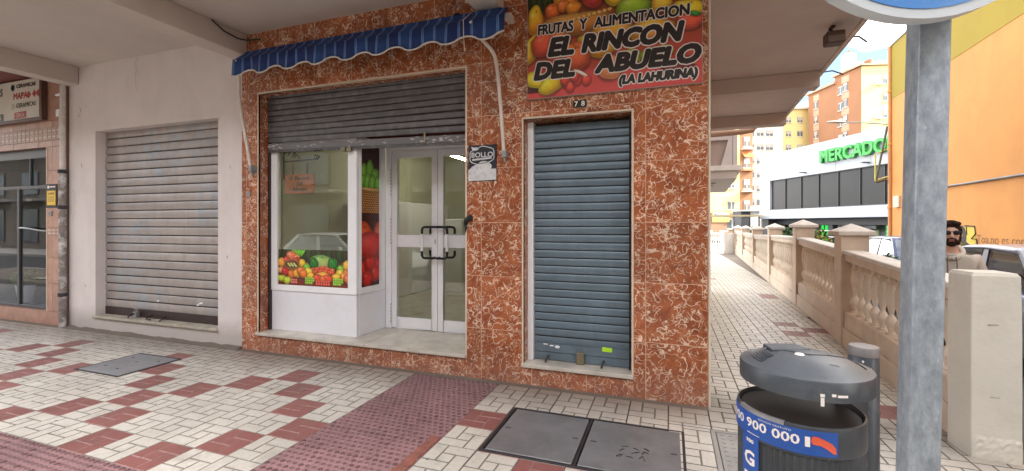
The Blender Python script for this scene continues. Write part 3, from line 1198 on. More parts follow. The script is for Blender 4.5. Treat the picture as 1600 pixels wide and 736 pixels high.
g.quad((-3.655, 0.246, GZ0), (-3.655, 0.604, GZ0), (-3.655, 0.604, GZ1 - .011), (-3.655, 0.246, GZ1 - .011), 0, [(0, 0), (1, 0), (1, 1), (0, 1)])
g.build('fruit_film', m_film2, W2)

# door frame and the two leaves
g = MB()
g.box(-3.628, -3.552, YD - .03, YD + .04, 0.2225, 2.505)
g.box(-3.552, O1[1] - .008, YD - .03, YD + .04, 2.398, 2.505)
g.build('door_frame', m_white_al, B, bevel=0.004)


def handle(mbk, mbw, x, sgn, y0):
    """D pull: black elbows, white grip"""
    z0, z1 = 1.10, 1.468
    xo = x + sgn * 0.135
    yo = y0 - 0.075
    mbk.tube([(x, y0, z1), (x, yo, z1), (x + sgn * .10, yo, z1), (xo - sgn * .012, yo, z1 - .008), (xo, yo, z1 - .03), (xo, yo, z1 - .085)], 0.015, 8)
    mbk.tube([(x, y0, z0), (x, yo, z0), (x + sgn * .10, yo, z0), (xo - sgn * .012, yo, z0 + .008), (xo, yo, z0 + .03), (xo, yo, z0 + .085)], 0.015, 8)
    mbw.tube([(xo, yo, z0 + .083), (xo, yo, z1 - .083)], 0.0165, 10)


for li, (a, b) in enumerate(((-3.546, -2.914), (-2.908, -2.232))):
    D = thing('glass_door', ((a + b) / 2, YD, 0.2225), 'x', 'x')
    del D['label'], D['category']
    D.parent = B
    D.location = Vector(((a + b) / 2, YD, 0.2225)) - Vector(B.location)
    st = 0.075
    g = MB()
    g.box(a, a + st, YD - .02, YD + .025, 0.228, 2.392)
    g.box(b - st, b, YD - .02, YD + .025, 0.228, 2.392)
    g.box(a + st, b - st, YD - .02, YD + .025, 2.308, 2.392)
    g.box(a + st, b - st, YD - .02, YD + .025, 0.228, 0.362)
    g.box(a + st, b - st, YD - .02, YD + .025, 1.222, 1.372)
    g.build('frame', m_white_al, D, bevel=0.004)
    for z0, z1 in ((0.362, 1.222), (1.372, 2.308)):
        g = MB()
        g.box(a + st - .006, b - st + .006, YD, YD + .006, z0 - .006, z1 + .006)
        g.build('pane', m_glass, D)
    k1, k2 = MB(), MB()
    x = b - .028 if li == 0 else a + .028
    handle(k1, k2, x, -1 if li == 0 else 1, YD - .02)
    h = k1.build('handle', m_black, D, smooth=50)
    k2.build('grip', m_white_al, h, smooth=50)
    k1, k2 = MB(), MB()                              # its twin on the inner side, seen through the glass
    handle(k1, k2, x, -1 if li == 0 else 1, YD - .02)
    for kk in (k1, k2):
        kk.v = [(v[0], 2 * (YD + .0025) - v[1], v[2]) for v in kk.v]
    h = k1.build('handle', m_black, D, smooth=50)
    k2.build('grip', m_white_al, h, smooth=50)
    if li == 0:
        g = MB()
        g.box(b - .035, b - .024, YD - .025, YD - .02, 1.27, 1.32)
        g.build('lock', m_steel, D)
        g = MB()
        for z0, n in ((2.15, 8), (1.55, 8), (0.5, 6)):
            for q in range(n):
                g.box(a - .012, a - .004, YD - .035, YD - .0305, z0 - q * .042, z0 - q * .042 + .026)
        g.build('hinge', m_steel, D)


# roller shutters
def slat_mesh(name, w_, h_, m, flat=0.72):
    """one interlocking slat, origin at its lower middle: a shallow curved face and a groove above"""
    b = MB()
    prof = [(0.0, 0.0), (-0.010, h_ * .05), (-0.0125, h_ * .14), (-0.0125, h_ * (flat * .5)), (-0.0115, h_ * flat), (-0.007, h_ * .90), (0.006, h_ * .915), (0.006, h_ * .998)]
    n = len(prof)
    vs = [(-w_ / 2, y, z) for y, z in prof] + [(w_ / 2, y, z) for y, z in prof]
    b.add(vs, [(i, i + n, i + 1 + n, i + 1) for i in range(n - 1)])
    b.m[-2] = 1
    b.m[-1] = 1
    return b.mesh(name, [m, m_slatgap], smooth=25)


def shutter(x0, x1, y, z0, n, h_, m, flat=0.72, label=None, tilt=0.0):
    S = thing('roller_shutter', ((x0 + x1) / 2, y, z0), 'x', 'x')
    del S['category']
    S['label'] = label
    S.parent = B
    S.location = Vector(((x0 + x1) / 2, y, z0)) - Vector(B.location)
    me = slat_mesh('slat', x1 - x0, h_, m, flat)
    for q in range(n):
        inst('slat', me, S, ((x0 + x1) / 2 + rnd.uniform(-.002, .002), y + rnd.uniform(-.0015, .0015), z0 + q * h_), (rnd.gauss(0, .022), rnd.gauss(0, .0011) + tilt * max(0, 1 - q / 3.0), rnd.gauss(0, .0008)))
    return S


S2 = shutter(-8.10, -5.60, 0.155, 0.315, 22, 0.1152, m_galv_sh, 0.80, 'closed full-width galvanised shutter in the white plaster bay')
g = MB()
g.box(-8.10, -5.60, 0.14, 0.17, 0.206, 0.318)
g.build('bottom_bar', mat('rust_black', (0.035, 0.018, 0.016), 0.5, var=0.3, vs=10), S2, bevel=0.003)
for path, r_ in (([(-7.28, 0.135, 0.27), (-7.28, 0.02, 0.262), (-7.28, 0.0, 0.225)], .012), ([(-7.02, 0.135, 0.25), (-6.96, 0.03, 0.225), (-6.86, 0.02, 0.225)], .010), ([(-6.75, 0.135, 0.245), (-6.66, 0.01, 0.222)], .009)):
    MB().tube(path, r_, 6).build('latch', m_wire, S2)
g = MB()
g.box(-7.305, -7.235, 0.07, 0.12, 0.225, 0.29)
g.tube([(-7.295, .095, .285), (-7.295, .095, .335), (-7.245, .095, .335), (-7.245, .095, .285)], 0.008, 6)
g.build('padlock', m_steel, S2, bevel=0.006)
g = MB()
for x, z, a in ((-6.93, .44, .05), (-6.12, .455, .07), (-6.16, .43, .05)):
    g.add([(x, .1405, z), (x + a, .1405, z + .006), (x + a * 1.2, .1405, z + .03), (x + a * .4, .1405, z + .022)], [(0, 1, 2, 3)])
g.build('paint_scuff', m_white_al, S2)

S1 = shutter(O1[0] + .02, O1[1] - .008, 0.128, 2.465, 9, 0.068, m_dark_sh, 0.78, 'half raised dark grey shutter with a stickered bottom bar over the entrance', tilt=0.012)
k = NT('sticker_patch')                              # peeled sticker bar: torn white rectangles
p = k.pos()
vo = k.n('TexVoronoi', i_Scale=26.0)
mpn = k.n('Mapping')
mpn.inputs['Scale'].default_value = (0.55, 1, 1.7)
k.l(p, mpn.inputs[0])
k.l(mpn.outputs[0], vo.inputs['Vector'])
n5 = k.noise(p, 4.0, 3)
f = k.math('MULTIPLY', k.ramp(vo.outputs['Distance'], [(0.30, 1), (0.36, 0)]), k.ramp(n5, [(0.46, 0), (0.54, 1)]))
k.l(k.mix(f, (0.15, 0.145, 0.15), (0.5, 0.49, 0.48)), k.b.inputs['Base Color'])
k.b.inputs['Roughness'].default_value = 0.45
k.b.inputs['Metallic'].default_value = 0.2
m_stick = k.m
g = MB()
zl, zr = 2.468, 2.415
xl, xr = O1[0] + .02, O1[1] - .008
for za, zb, ya, yb2 in ((-0.075, 0.0, 0.110, 0.150),):
    g.add([(xl, ya, zl + za), (xr, ya, zr + za), (xr, yb2, zr + za), (xl, yb2, zl + za), (xl, ya, zl + zb), (xr, ya, zr + zb), (xr, yb2, zr + zb), (xl, yb2, zl + zb)],
          [(0, 3, 2, 1), (4, 5, 6, 7), (0, 1, 5, 4), (1, 2, 6, 5), (2, 3, 7, 6), (3, 0, 4, 7)])
g.build('bottom_bar', m_stick, S1, bevel=0.004)
g = MB()
g.add([(xl, .116, zl - .1), (xr, .116, zr - .1), (xr, .138, zr - .1), (xl, .138, zl - .1), (xl, .116, zl - .077), (xr, .116, zr - .077), (xr, .138, zr - .077), (xl, .138, zl - .077)],
      [(0, 3, 2, 1), (4, 5, 6, 7), (0, 1, 5, 4), (1, 2, 6, 5), (2, 3, 7, 6), (3, 0, 4, 7)])
g.build('bottom_lip', m_dark_sh, S1)
g = MB()
for x, dz in ((-3.78, .0), (-3.70, .0)):
    z = zl + (x - xl) / (xr - xl) * (zr - zl)
    MB().box(x - .03, x + .03, .10, .135, z - .13, z - .075).build('latch', m_padlock, S1, bevel=0.003)
MB().tube([(-4.2, .12, 2.36), (-4.16, .08, 2.345), (-4.05, .08, 2.345)], 0.008, 6).build('latch', m_wire, S1)
MB().tube([(-2.72, .115, 2.40), (-2.72, .09, 2.36), (-2.72, .09, 2.46)], 0.009, 6).build('latch', m_padlock, S1)
g = MB()
g.box(O1[0] + .007, O1[0] + .030, 0.127, 0.19, 0.2225, 2.95)
g.build('shutter_guide', mat('maroon_guide', (0.028, 0.012, 0.014), 0.4), B)
g = MB()
g.box(O1[0] + .007, O1[1] - .007, 0.20, 0.24, 2.95, 3.036)
g.build('shutter_hood', m_dark, B)

S3 = shutter(O3[0] + .062, O3[1] - .028, 0.155, 0.36, 28, 0.0748, m_blue_sh, 0.78, 'closed blue grey shutter in the narrow doorway under the fruit sign')
g = MB()
g.box(O3[0] + .064, O3[1] - .03, 0.140, 0.17, 0.283, 0.361)
g.build('bottom_bar', m_blue_sh, S3, bevel=0.003)
g = MB()
g.box(O3[0] + .064, O3[1] - .03, 0.146, 0.17, 0.204, 0.2805)
g.build('bottom_bar', m_blue_sh, S3, bevel=0.003)
g = MB()
g.box(-1.13, -1.055, 0.10, 0.15, 0.20, 0.31)
g.build('padlock', m_padlock, S3, bevel=0.006)
for x in (-1.40, -0.88):
    MB().tube([(x, .14, .245), (x, .07, .24), (x - .01, .055, .205)], 0.009, 6).build('latch', m_wire, S3)
g = MB()
g.add([(-.895, .1385, .335), (-.805, .1385, .332), (-.803, .1385, .372), (-.893, .1385, .375)], [(0, 1, 2, 3)])
g.build('green_sticker', mat('lime_sticker', (0.42, 0.72, 0.03), 0.5, var=0.1), S3)
g = MB()
for x, z, w_, h_ in ((-1.43, .335, .05, .012), (-1.37, .325, .045, .014), (-1.315, .318, .05, .028)):
    g.add([(x + w_ / 2 * math.cos(a), .1385, z + h_ / 2 * math.sin(a) + .02) for a in np.linspace(0, 2 * math.pi, 11)[:-1]], [tuple(range(10))])
g.build('peeled_sticker', m_white_al, S3)

# porch: soffit, downstand beams, upper storeys
g = MB()
EX = lambda y: 1.60 + 0.055 * y
g.prism([(-14, -1.75), (EX(-1.75), -1.75), (EX(6.9), 6.9), (0.30, 6.9), (0.05, 0.35), (-14, 0.35)], 3.78, 3.98)
g.build('soffit', m_soffit, B)
g = MB()
for ya, yb2 in ((-1.75, 6.9),):
    g.prism([(EX(ya) + .002, ya), (EX(ya) + .06, ya), (EX(yb2) + .06, yb2), (EX(yb2) + .002, yb2)], 3.765, 4.0)
g.box(-14, EX(-1.75) + .06, -1.81, -1.752, 3.765, 4.0)
g.build('eave_edge', m_trim, B, bevel=0.004)
for x0, x1 in ((-8.63, -8.40), (-5.36, -5.112), (-2.05, -1.80)):
    g = MB()
    g.box(x0, x1, -1.70, -0.006 if x0 > -5 else 0.02, 3.525, 3.7795)
    g.build('ceiling_beam', m_soffit, B, bevel=0.006)
for y0, y1 in ((3.75, 4.0), (6.45, 6.7)):
    g = MB()
    g.box(0.05, EX(y0) - .012, y0, y1, 3.545, 3.7795)
    g.build('ceiling_beam', m_soffit, B, bevel=0.006)
g = MB()
g.prism([(-0.05, 0.305), (0.0, 0.305), (0.35, 6.9), (-0.05, 6.9)], -0.1, 3.78)
g.build('side_wall', m_plaster, B)
g = MB()
g.prism([(-14, -1.7), (EX(-1.7) - .1, -1.7), (EX(6.8) - .1, 6.8), (-14, 6.8)], 4.0, 14)
g.build('upper_storeys', m_plaster, B)

# ================================================================== THINGS ON THE FRONT
# awning, rolled up, its striped valance hanging
k = NT('striped_canvas')
p = k.pos()
sx = k.n('SeparateXYZ')
k.l(p, sx.inputs[0])
u = k.math('FRACT', k.math('DIVIDE', k.math('ADD', sx.outputs['X'], 20.0), 0.128))
d = k.math('ABSOLUTE', k.math('SUBTRACT', u, 0.5))
pin = k.math('MULTIPLY', k.ramp(k.math('ABSOLUTE', k.math('SUBTRACT', d, 0.055)), [(0.030, 1.0), (0.05, 0.0)]), 0.75)
nv = k.noise(p, 6, 3)
wn = k.n('TexWhiteNoise', noise_dimensions='1D')
k.l(k.math('FLOOR', k.math('DIVIDE', k.math('ADD', sx.outputs['X'], 20.064), 0.128)), wn.inputs['W'])
base = k.mix(k.ramp(wn.outputs['Value'], [(0.35, 0.0), (0.8, 1.0)]), (0.005, 0.022, 0.125), (0.010, 0.046, 0.175))
cc = k.mix(pin, base, (0.13, 0.25, 0.52))
cc = k.mix(1.0, cc, k.ramp(nv, [(0.3, 0.8), (0.7, 1.15)]), 'MULTIPLY')
k.l(cc, k.b.inputs['Base Color'])
k.b.inputs['Roughness'].default_value = 0.75
m_canvas = k.m
m_edging = mat('white_edging', (0.62, 0.58, 0.55), 0.7, var=0.08)
t = thing('awning', (-3.3, -0.2, 3.3), 'rolled up blue striped awning with scalloped white edged valance over the entrance', 'awning')
ax0, ax1, ay = -4.985, -1.70, -0.28
n = 220
ztop = 3.372


def scal(x):
    c = math.cos(2 * math.pi * (x + 4.545) / 0.381)
    return 3.197 - 0.029 * (abs(c) ** 0.75) * (1 if c > 0 else -1)


def wob(x):
    return ay - 0.012 * math.cos(2 * math.pi * (x + 4.545) / 0.381) + 0.006 * math.sin(x * 9)


g = MB()
vs = []
for q in range(n + 1):
    x = ax0 + (ax1 - ax0) * q / n
    vs += [(x, ay + .004, ztop + 0.004 * math.sin(x * 3)), (x, (ay + wob(x)) / 2, (ztop + scal(x)) / 2), (x, wob(x), scal(x))]
fs = []
for q in range(n):
    for r_ in range(2):
        a = q * 3 + r_
        fs.append((a, a + 1, a + 4, a + 3))
g.add(vs, fs)
va = g.build('valance', m_canvas, t, smooth=60)
md = va.modifiers.new('thickness', 'SOLIDIFY')
md.thickness = 0.003
g = MB()
g.tube([(ax0 + (ax1 - ax0) * q / n, wob(ax0 + (ax1 - ax0) * q / n) - .002, scal(ax0 + (ax1 - ax0) * q / n)) for q in range(n + 1)], 0.0085, 6)
g.build('edging', m_edging, va, smooth=60)
g = MB()                                            # rolled cloth and its bar
g.lathe([(0.001, -4.93), (0.055, -4.93), (0.058, -1.78), (0.001, -1.78)], (0, 0, 0), 20)
g.v = [(z, -0.115 + a, 3.455 + b) for a, b, z in g.v]
g.build('roll', m_canvas, t, smooth=50)
g = MB()
g.add([(ax0 + .01, ay + .01, ztop - .005), (ax1 - .01, ay + .01, ztop - .005), (ax1 - .01, -.115, 3.512), (ax0 + .01, -.115, 3.512),
       (ax0 + .01, ay + .013, ztop - .009), (ax1 - .01, ay + .013, ztop - .009), (ax1 - .01, -.115, 3.506), (ax0 + .01, -.115, 3.506)],
      [(0, 1, 2, 3), (7, 6, 5, 4), (0, 4, 5, 1), (1, 5, 6, 2), (2, 6, 7, 3), (3, 7, 4, 0)])
g.build('canopy', m_canvas, t)
g = MB()
g.box(ax0 + .01, ax1 - .01, ay + .006, ay + .03, ztop - .03, ztop - .004)
g.build('front_bar', m_beige_tube, t)
for xs_, sg in ((-1.95, 1), (-4.97, -1)):
    g = MB()
    if sg > 0:
        path = [(-2.03, -.27, 3.36), (-2.0, -.22, 3.27), (-1.93, -.16, 3.19), (-1.865, -.12, 3.11), (-1.838, -.11, 3.02), (-1.812, -.095, 2.75), (-1.775, -.075, 2.17)]
    else:
        path = [(-4.93, -.27, 3.36), (-4.965, -.22, 3.27), (-5.03, -.16, 3.18), (-5.085, -.12, 3.08), (-5.09, -.11, 2.98), (-5.06, -.095, 2.75), (-4.95, -.075, 2.17)]
    # smooth the path
    pts = [Vector(a) for a in path]
    for _ in range(2):
        q2 = [pts[0]]
        for a, b in zip(pts, pts[1:]):
            q2 += [a * .75 + b * .25, a * .25 + b * .75]
        pts = q2 + [pts[-1]]
    g.tube(pts, 0.0175, 10)
    arm = g.build('arm', m_beige_tube, t, smooth=50)
    g = MB()
    e = path[-1]
    g.box(e[0] - .018, e[0] + .022, -.095, -.002, e[2] - .045, e[2] + .02)
    g.box(e[0] - .006, e[0] + .008, -.075, -.02, e[2] - .085, e[2] - .045)
    g.build('wall_bracket', m_steel, arm, bevel=0.004)
g = MB()
g.box(-1.76, -1.70, -.10, -.001, 3.40, 3.47)
g.box(-5.02, -4.96, -.10, -.001, 3.40, 3.47)
g.build('end_bracket', m_beige_tube, t, bevel=0.004)

# fruit sign
P = Paint(760, 500, (205, 70, 58))
P.grad((120, 66, 26), (226, 84, 78))
P.rect(0, 395, 760, 500, (222, 82, 78))


def FZ(x, y, rx, ry, c, *a_, **kw):                    # picture measured on the enlarged photograph
    P.fruit((x - 20) / 1195 * 760, (y + 30) / 690 * 500, rx * .636, ry * .725, c, *a_, **kw)


FZ(120, 40, 110, 90, (56, 70, 24), stripes=16, hl=.05)
FZ(240, 0, 60, 60, (80, 96, 40), hl=.1)
FZ(620, 30, 110, 60, (84, 48, 26), hl=.05)
FZ(960, 50, 110, 90, (120, 168, 46), c2=(90, 130, 40), hl=.2)
FZ(880, 30, 50, 70, (150, 190, 60), .5, hl=.2)
FZ(1150, 30, 90, 70, (250, 170, 40), hl=.3)
FZ(310, 60, 105, 85, (253, 190, 40), c2=(250, 140, 40), hl=.35)
FZ(500, 60, 92, 92, (238, 100, 76), c2=(230, 70, 66), hl=.3)
FZ(490, 14, 42, 30, (252, 226, 200), hl=.1)
FZ(665, 90, 95, 70, (253, 208, 50), hl=.4)
FZ(80, 180, 62, 100, (253, 206, 40), c2=(248, 140, 46), hl=.5)
FZ(210, 130, 62, 45, (246, 118, 50), hl=.5)
FZ(290, 110, 50, 40, (246, 130, 60), hl=.4)
FZ(360, 130, 60, 40, (248, 150, 50), hl=.4)
FZ(1040, 120, 60, 50, (236, 60, 50), hl=.4)
FZ(1130, 140, 90, 50, (226, 54, 44), hl=.35)
FZ(780, 180, 120, 66, (176, 206, 56), c2=(140, 180, 50), hl=.3)
FZ(960, 190, 70, 50, (250, 196, 60), hl=.3)
FZ(380, 230, 270, 70, (222, 160, 76), c2=(200, 120, 50), hl=.1)
for q in range(14):
    FZ(150 + q * 36, 226 - q * 4, 19, 12, (240, 186, 96), hl=.2, shade=.15)
FZ(70, 340, 190, 62, (254, 228, 70), -.75, c2=(250, 176, 50), hl=.3)
FZ(150, 330, 110, 80, (240, 104, 66), c2=(232, 84, 66), hl=.2)
FZ(260, 320, 80, 60, (246, 140, 66), hl=.2)
FZ(640, 300, 150, 70, (250, 176, 66), hl=.15)
FZ(900, 330, 160, 70, (252, 196, 60), c2=(246, 150, 60), hl=.2)
FZ(1130, 240, 110, 52, (253, 216, 50), .12, hl=.4)
FZ(1140, 310, 90, 50, (238, 96, 70), hl=.2)
FZ(1170, 272, 34, 16, (60, 150, 60), .3, hl=.2)
FZ(520, 380, 140, 66, (253, 218, 60), .35, c2=(250, 170, 50), hl=.3)
FZ(385, 430, 100, 90, (246, 130, 70), c2=(236, 100, 70), hl=.3)
FZ(340, 372, 40, 24, (232, 120, 40), hl=.1)
FZ(760, 470, 80, 45, (190, 206, 66), hl=.2)
FZ(880, 470, 60, 40, (170, 196, 60), hl=.25)
FZ(980, 460, 60, 36, (206, 206, 80), hl=.25)
FZ(620, 520, 90, 70, (240, 150, 90), hl=.1, edge=.3)
FZ(1150, 470, 60, 46, (230, 96, 84), hl=.3)
FZ(1060, 560, 110, 30, (120, 34, 40), hl=0, edge=.2)
FZ(70, 590, 90, 40, (90, 34, 36), hl=0, edge=.2, shade=0)
FZ(90, 548, 120, 52, (253, 226, 48), .25, hl=.25)
FZ(205, 572, 112, 62, (248, 234, 44), -.62, c2=(244, 190, 46), hl=.3)
for x, y in ((312, 580), (338, 606), (388, 570), (456, 574), (372, 545), (300, 560)):
    FZ(x, y, 36, 38, (244, 96, 64), c2=(230, 72, 66), hl=.5)
FZ(415, 530, 60, 10, (250, 240, 225), .5, hl=0, edge=.1)
m_fruitsign = print_mat('fruit_sign_print', P.image('fruit_sign', .015), 0.35, 0.80)
t = thing('shop_sign', (-0.805, -0.03, 2.66), 'printed fruit sign board with bold black lettering above the narrow blue grey shutter', 'shop sign')
SX0, SX1, SZ0, SZ1 = -1.560, -0.054, 2.660, 3.690
g = MB()
g.box(SX0, SX1, -0.030, -0.0015, SZ0, SZ1)
g.build('board', mat('sign_edge', (0.35, 0.30, 0.26), 0.5), t)
g = MB()
g.quad((SX0 + .004, -.0312, SZ0 + .004), (SX1 - .004, -.0312, SZ0 + .004), (SX1 - .004, -.0312, SZ1 - .004), (SX0 + .004, -.0312, SZ1 - .004), 0, [(0, 0), (1, 0), (1, 1), (0, 1)])
g.build('fruit_print', m_fruitsign, t)
m_ink = mat('black_ink', (0.018, 0.012, 0.012), 0.35, var=0.05)
m_whiteink = mat('white_ink', (0.80, 0.74, 0.70), 0.4, var=0.05)


def outlined(txt, x0, x1, z0, z1, shear, bold, halo, tilt=0.0):
    text_box(txt, x0, x1, z0, z1, -0.0325, m_whiteink, t, 'letter_outline', shear, bold, 0.0012, halo, tilt)
    text_box(txt, x0, x1, z0, z1, -0.0345, m_ink, t, 'lettering', shear, bold, 0.0016, 0.0, tilt)


outlined('FRUTAS', -1.458, -1.125, 3.238, 3.338, 0.05, 0.055, 0.065, -0.008)
outlined('Y', -1.070, -0.998, 3.236, 3.336, 0.05, 0.055, 0.065)
outlined('ALIMENTACION', -0.943, -0.152, 3.233, 3.332, 0.05, 0.055, 0.065, -0.004)
outlined('EL', -1.366, -1.116, 3.026, 3.204, 0.22, 0.085, 0.055)
outlined('RINCON', -1.056, -0.190, 3.022, 3.198, 0.22, 0.085, 0.055)
outlined('DEL', -1.499, -1.108, 2.825, 2.994, 0.22, 0.085, 0.055)
outlined('ABUELO', -0.939, -0.062, 2.826, 2.996, 0.22, 0.085, 0.055)
outlined('(LA LAHURINA)', -0.728, -0.090, 2.688, 2.796, 0.18, 0.07, 0.08)

# house number
t = thing('house_number', (-1.073, -0.002, 2.55), 'two small dark green number tiles reading 78 above the doorway', 'house number')
m_numtile = mat('dark_green_glaze', (0.012, 0.028, 0.022), 0.2)
for a, b, ch in ((-1.132, -1.076, '7'), (-1.071, -1.015, '8')):
    g = MB()
    g.box(a, b, -0.012, -0.0015, 2.552, 2.618)
    nb = g.build('number_tile', m_numtile, t, bevel=0.002)
    text_box(ch, a + .012, b - .012, 2.562, 2.608, -0.0122, m_whiteink, nb, 'lettering', 0, 0.02, 0.0015)

# bread advert plate
t = thing('advert_plate', (-2.024, -0.002, 1.92), 'black and white enamel advert plate with a loaf on the marble beside the entrance', 'advert plate')
bx0, bx1, bz0, bz1 = -2.172, -1.878, 1.922, 2.270
m_navy = mat('near_black_enamel', (0.022, 0.024, 0.035), 0.3, var=0.1)
m_enamel = mat('worn_white_enamel', (0.62, 0.62, 0.62), 0.4, var=0.1, vs=14, dirt=((0.2, 0.19, 0.19), 0.5, 25))
g = MB()
g.box(bx0, bx1, -0.012, -0.0015, bz0, bz1)
g.build('plate', m_navy, t, bevel=0.002)


def PX(u, v):                         # plate coordinates from the enlarged view of the plate
    return bx0 + (u - 38) / (522 - 38) * (bx1 - bx0), bz1 - (v - 28) / (640 - 28) * (bz1 - bz0)


def flat(pts, y0, y1, m, name):
    MB().prism([PX(*q) for q in pts], y0, y1, 'y').build(name, m, t)


flat([(40, 455), (70, 430), (110, 390), (150, 372), (200, 360), (240, 320), (280, 303), (340, 302), (400, 330), (445, 380), (440, 425), (420, 440), (522, 440), (522, 628), (40, 638)], -0.0135, -0.0121, m_enamel, 'loaf')
g = MB()
ring = [(62, 170), (75, 130), (120, 112), (210, 100), (225, 62), (268, 42), (320, 45), (400, 70), (470, 95), (492, 140), (492, 250), (478, 290), (420, 325), (330, 340), (180, 362), (90, 325), (62, 285)]
nr = len(ring)
cxr, czr = PX(280, 205)
vs = [(*PX(*q),) for q in ring]
inn = [(cxr + (a - cxr) * 0.93, czr + (b - czr) * 0.91) for a, b in vs]
V = [(a, -.0135, b) for a, b in vs] + [(a, -.0135, b) for a, b in inn]
g.add(V, [(i, (i + 1) % nr, nr + (i + 1) % nr, nr + i) for i in range(nr)])
g.build('badge_outline', m_enamel, t)
flat([(90, 48), (150, 70), (200, 62), (215, 100), (170, 120), (110, 110)], -0.0137, -0.0121, m_enamel, 'badge_ribbon')
a0, b0 = PX(95, 240)
a1, b1 = PX(468, 150)
text_box('BOLLO', a0, a1, b0, b1, -0.0121, m_enamel, t, 'lettering', 0, 0.035, 0.0015)
flat([(110, 262), (445, 240), (445, 270), (110, 292)], -0.0135, -0.0121, m_enamel, 'badge_bar')

# little grey junction box and dark doorstop-like fitting
t = thing('junction_box', (-5.05, -0.0015, 1.83), 'tiny grey junction box on the marble left of the entrance', 'junction box')
g = MB()
g.box(-5.085, -5.035, -0.018, -0.0015, 1.83, 1.90)
g.build('cover', m_concrete, t, bevel=0.003)
g = MB()
g.box(-5.068, -5.052, -0.020, -0.0182, 1.858, 1.874)
g.build('button', m_steel, t)
t = thing('door_hook', (-2.13, -0.002, 1.53), 'black rubber door hook jutting out of the marble right of the entrance', 'hook')
g = MB()
g.tube([(-2.205, -.003, 1.50), (-2.19, -.03, 1.535), (-2.15, -.045, 1.56), (-2.125, -.045, 1.565)], [0.018, 0.022, 0.028, 0.033], 10)
g.build('arm', m_black, t, smooth=60)
g = MB()
g.tube([(-2.205, -.003, 1.51), (-2.20, -.012, 1.46), (-2.205, -.004, 1.42)], [0.012, 0.011, 0.004], 8)
g.build('strap', m_black, t, smooth=60)

# loose cables
t = thing('cable', (-5.0, -0.02, 3.69), 'short black cable looping from the ceiling beam onto the marble', 'cable')
MB().tube([(-5.085, -.45, 3.765), (-5.09, -.3, 3.70), (-5.095, -.12, 3.685), (-5.05, -.03, 3.69), (-4.88, -.012, 3.69)], 0.009, 6).build('wire', m_wire, t, smooth=60)
t = thing('hanging_cable', (-2.05, -0.3, 3.3), 'thin wire hanging down in front of the right end of the awning', 'cable')
MB().tube([(-2.05, -.015, 3.52), (-2.06, -.2, 3.47), (-2.09, -.295, 3.37), (-2.085, -.297, 3.2), (-2.08, -.29, 3.08)], 0.004, 5).build('wire', m_beige_tube, t)
t = thing('outdoor_lamp_socket', (-2.3, -0.002, 3.5), 'broken black lamp socket with wires on the marble above the awning', 'lamp socket')
g = MB()
g.lathe([(0.035, 0), (0.045, 0.02), (0.03, 0.05), (0.02, 0.06)], (0, 0, 0), 12)
g.v = [(-2.29 + a, -0.002 - z, 3.545 + b) for a, b, z in g.v]
g.build('base', m_black, t, smooth=40)
g = MB()
g.tube([(-2.29, -.05, 3.55), (-2.31, -.07, 3.6), (-2.27, -.06, 3.66), (-2.22, -.04, 3.64)], 0.006, 6)
g.tube([(-2.29, -.05, 3.54), (-2.28, -.06, 3.51)], [0.012, 0.016], 8)
g.build('wire', m_steel, t)

# carved board hanging behind the bay window
t = thing('hanging_board', (-4.5, 0.26, 2.0), 'small wooden board hung on chains from a wrought iron bracket behind the window', 'hanging sign')
m_wood = mat('red_brown_wood', (0.46, 0.145, 0.06), 0.5, var=0.3, vs=9)
hy = 0.215
g = MB()
x0, x1 = -4.735, -4.29
g.prism([(x0, 1.872), (x0 + .2, 1.862), (x1 - .01, 1.878), (x1, 1.95), (x1 - .008, 2.10), (x0 + .21, 2.108), (x0 - .004, 2.098), (x0 + .006, 2.0)], hy, hy + .02, 'y')
g.build('board', m_wood, t, bevel=0.003)
for txt, a, b, c, d in (('El Rincon', -4.66, -4.36, 2.03, 2.08), ('Del', -4.55, -4.46, 1.965, 2.015), ('Abuelo', -4.62, -4.39, 1.895, 1.95)):
    text_box(txt, a, b, c, d, hy - .0002, m_ink, t, 'lettering', 0.1, 0.025, 0.002)
g = MB()
for x in (-4.62, -4.40):
    for q in range(4):
        z = 2.115 + q * .035
        pts = [(x + (.012 * math.cos(a) if q % 2 else 0), hy + .01 + (0 if q % 2 else .012 * math.cos(a)), z + .021 * math.sin(a)) for a in np.linspace(0, 2 * math.pi, 11)]
        g.tube(pts, 0.004, 5, caps=False)
g.build('chain', m_black, t)
g = MB()
g.tube([(-4.765, hy + .01, 2.262), (-4.24, hy + .01, 2.275), (-4.215, hy + .01, 2.31)], 0.009, 6)
g.tube([(-4.76, hy + .01, 2.05), (-4.76, hy + .01, 2.44)], 0.008, 6)
for c0, c1, rad, tn in ((-4.70, 2.37, .05, 1.5), (-4.60, 2.33, .035, 1.4), (-4.27, 2.30, .03, 1.3)):
    g.tube([(c0 + rad * (1 - a / (2 * math.pi * tn) * .75) * math.cos(a), hy + .01, c1 + rad * (1 - a / (2 * math.pi * tn) * .75) * math.sin(a)) for a in np.linspace(0, 2 * math.pi * tn, 22)], 0.006, 5)
g.tube([(-4.755, hy + .01, 2.41), (-4.68, hy + .01, 2.42), (-4.58, hy + .01, 2.36), (-4.5, hy + .01, 2.285)], 0.006, 5)
g.build('bracket', m_black, t)

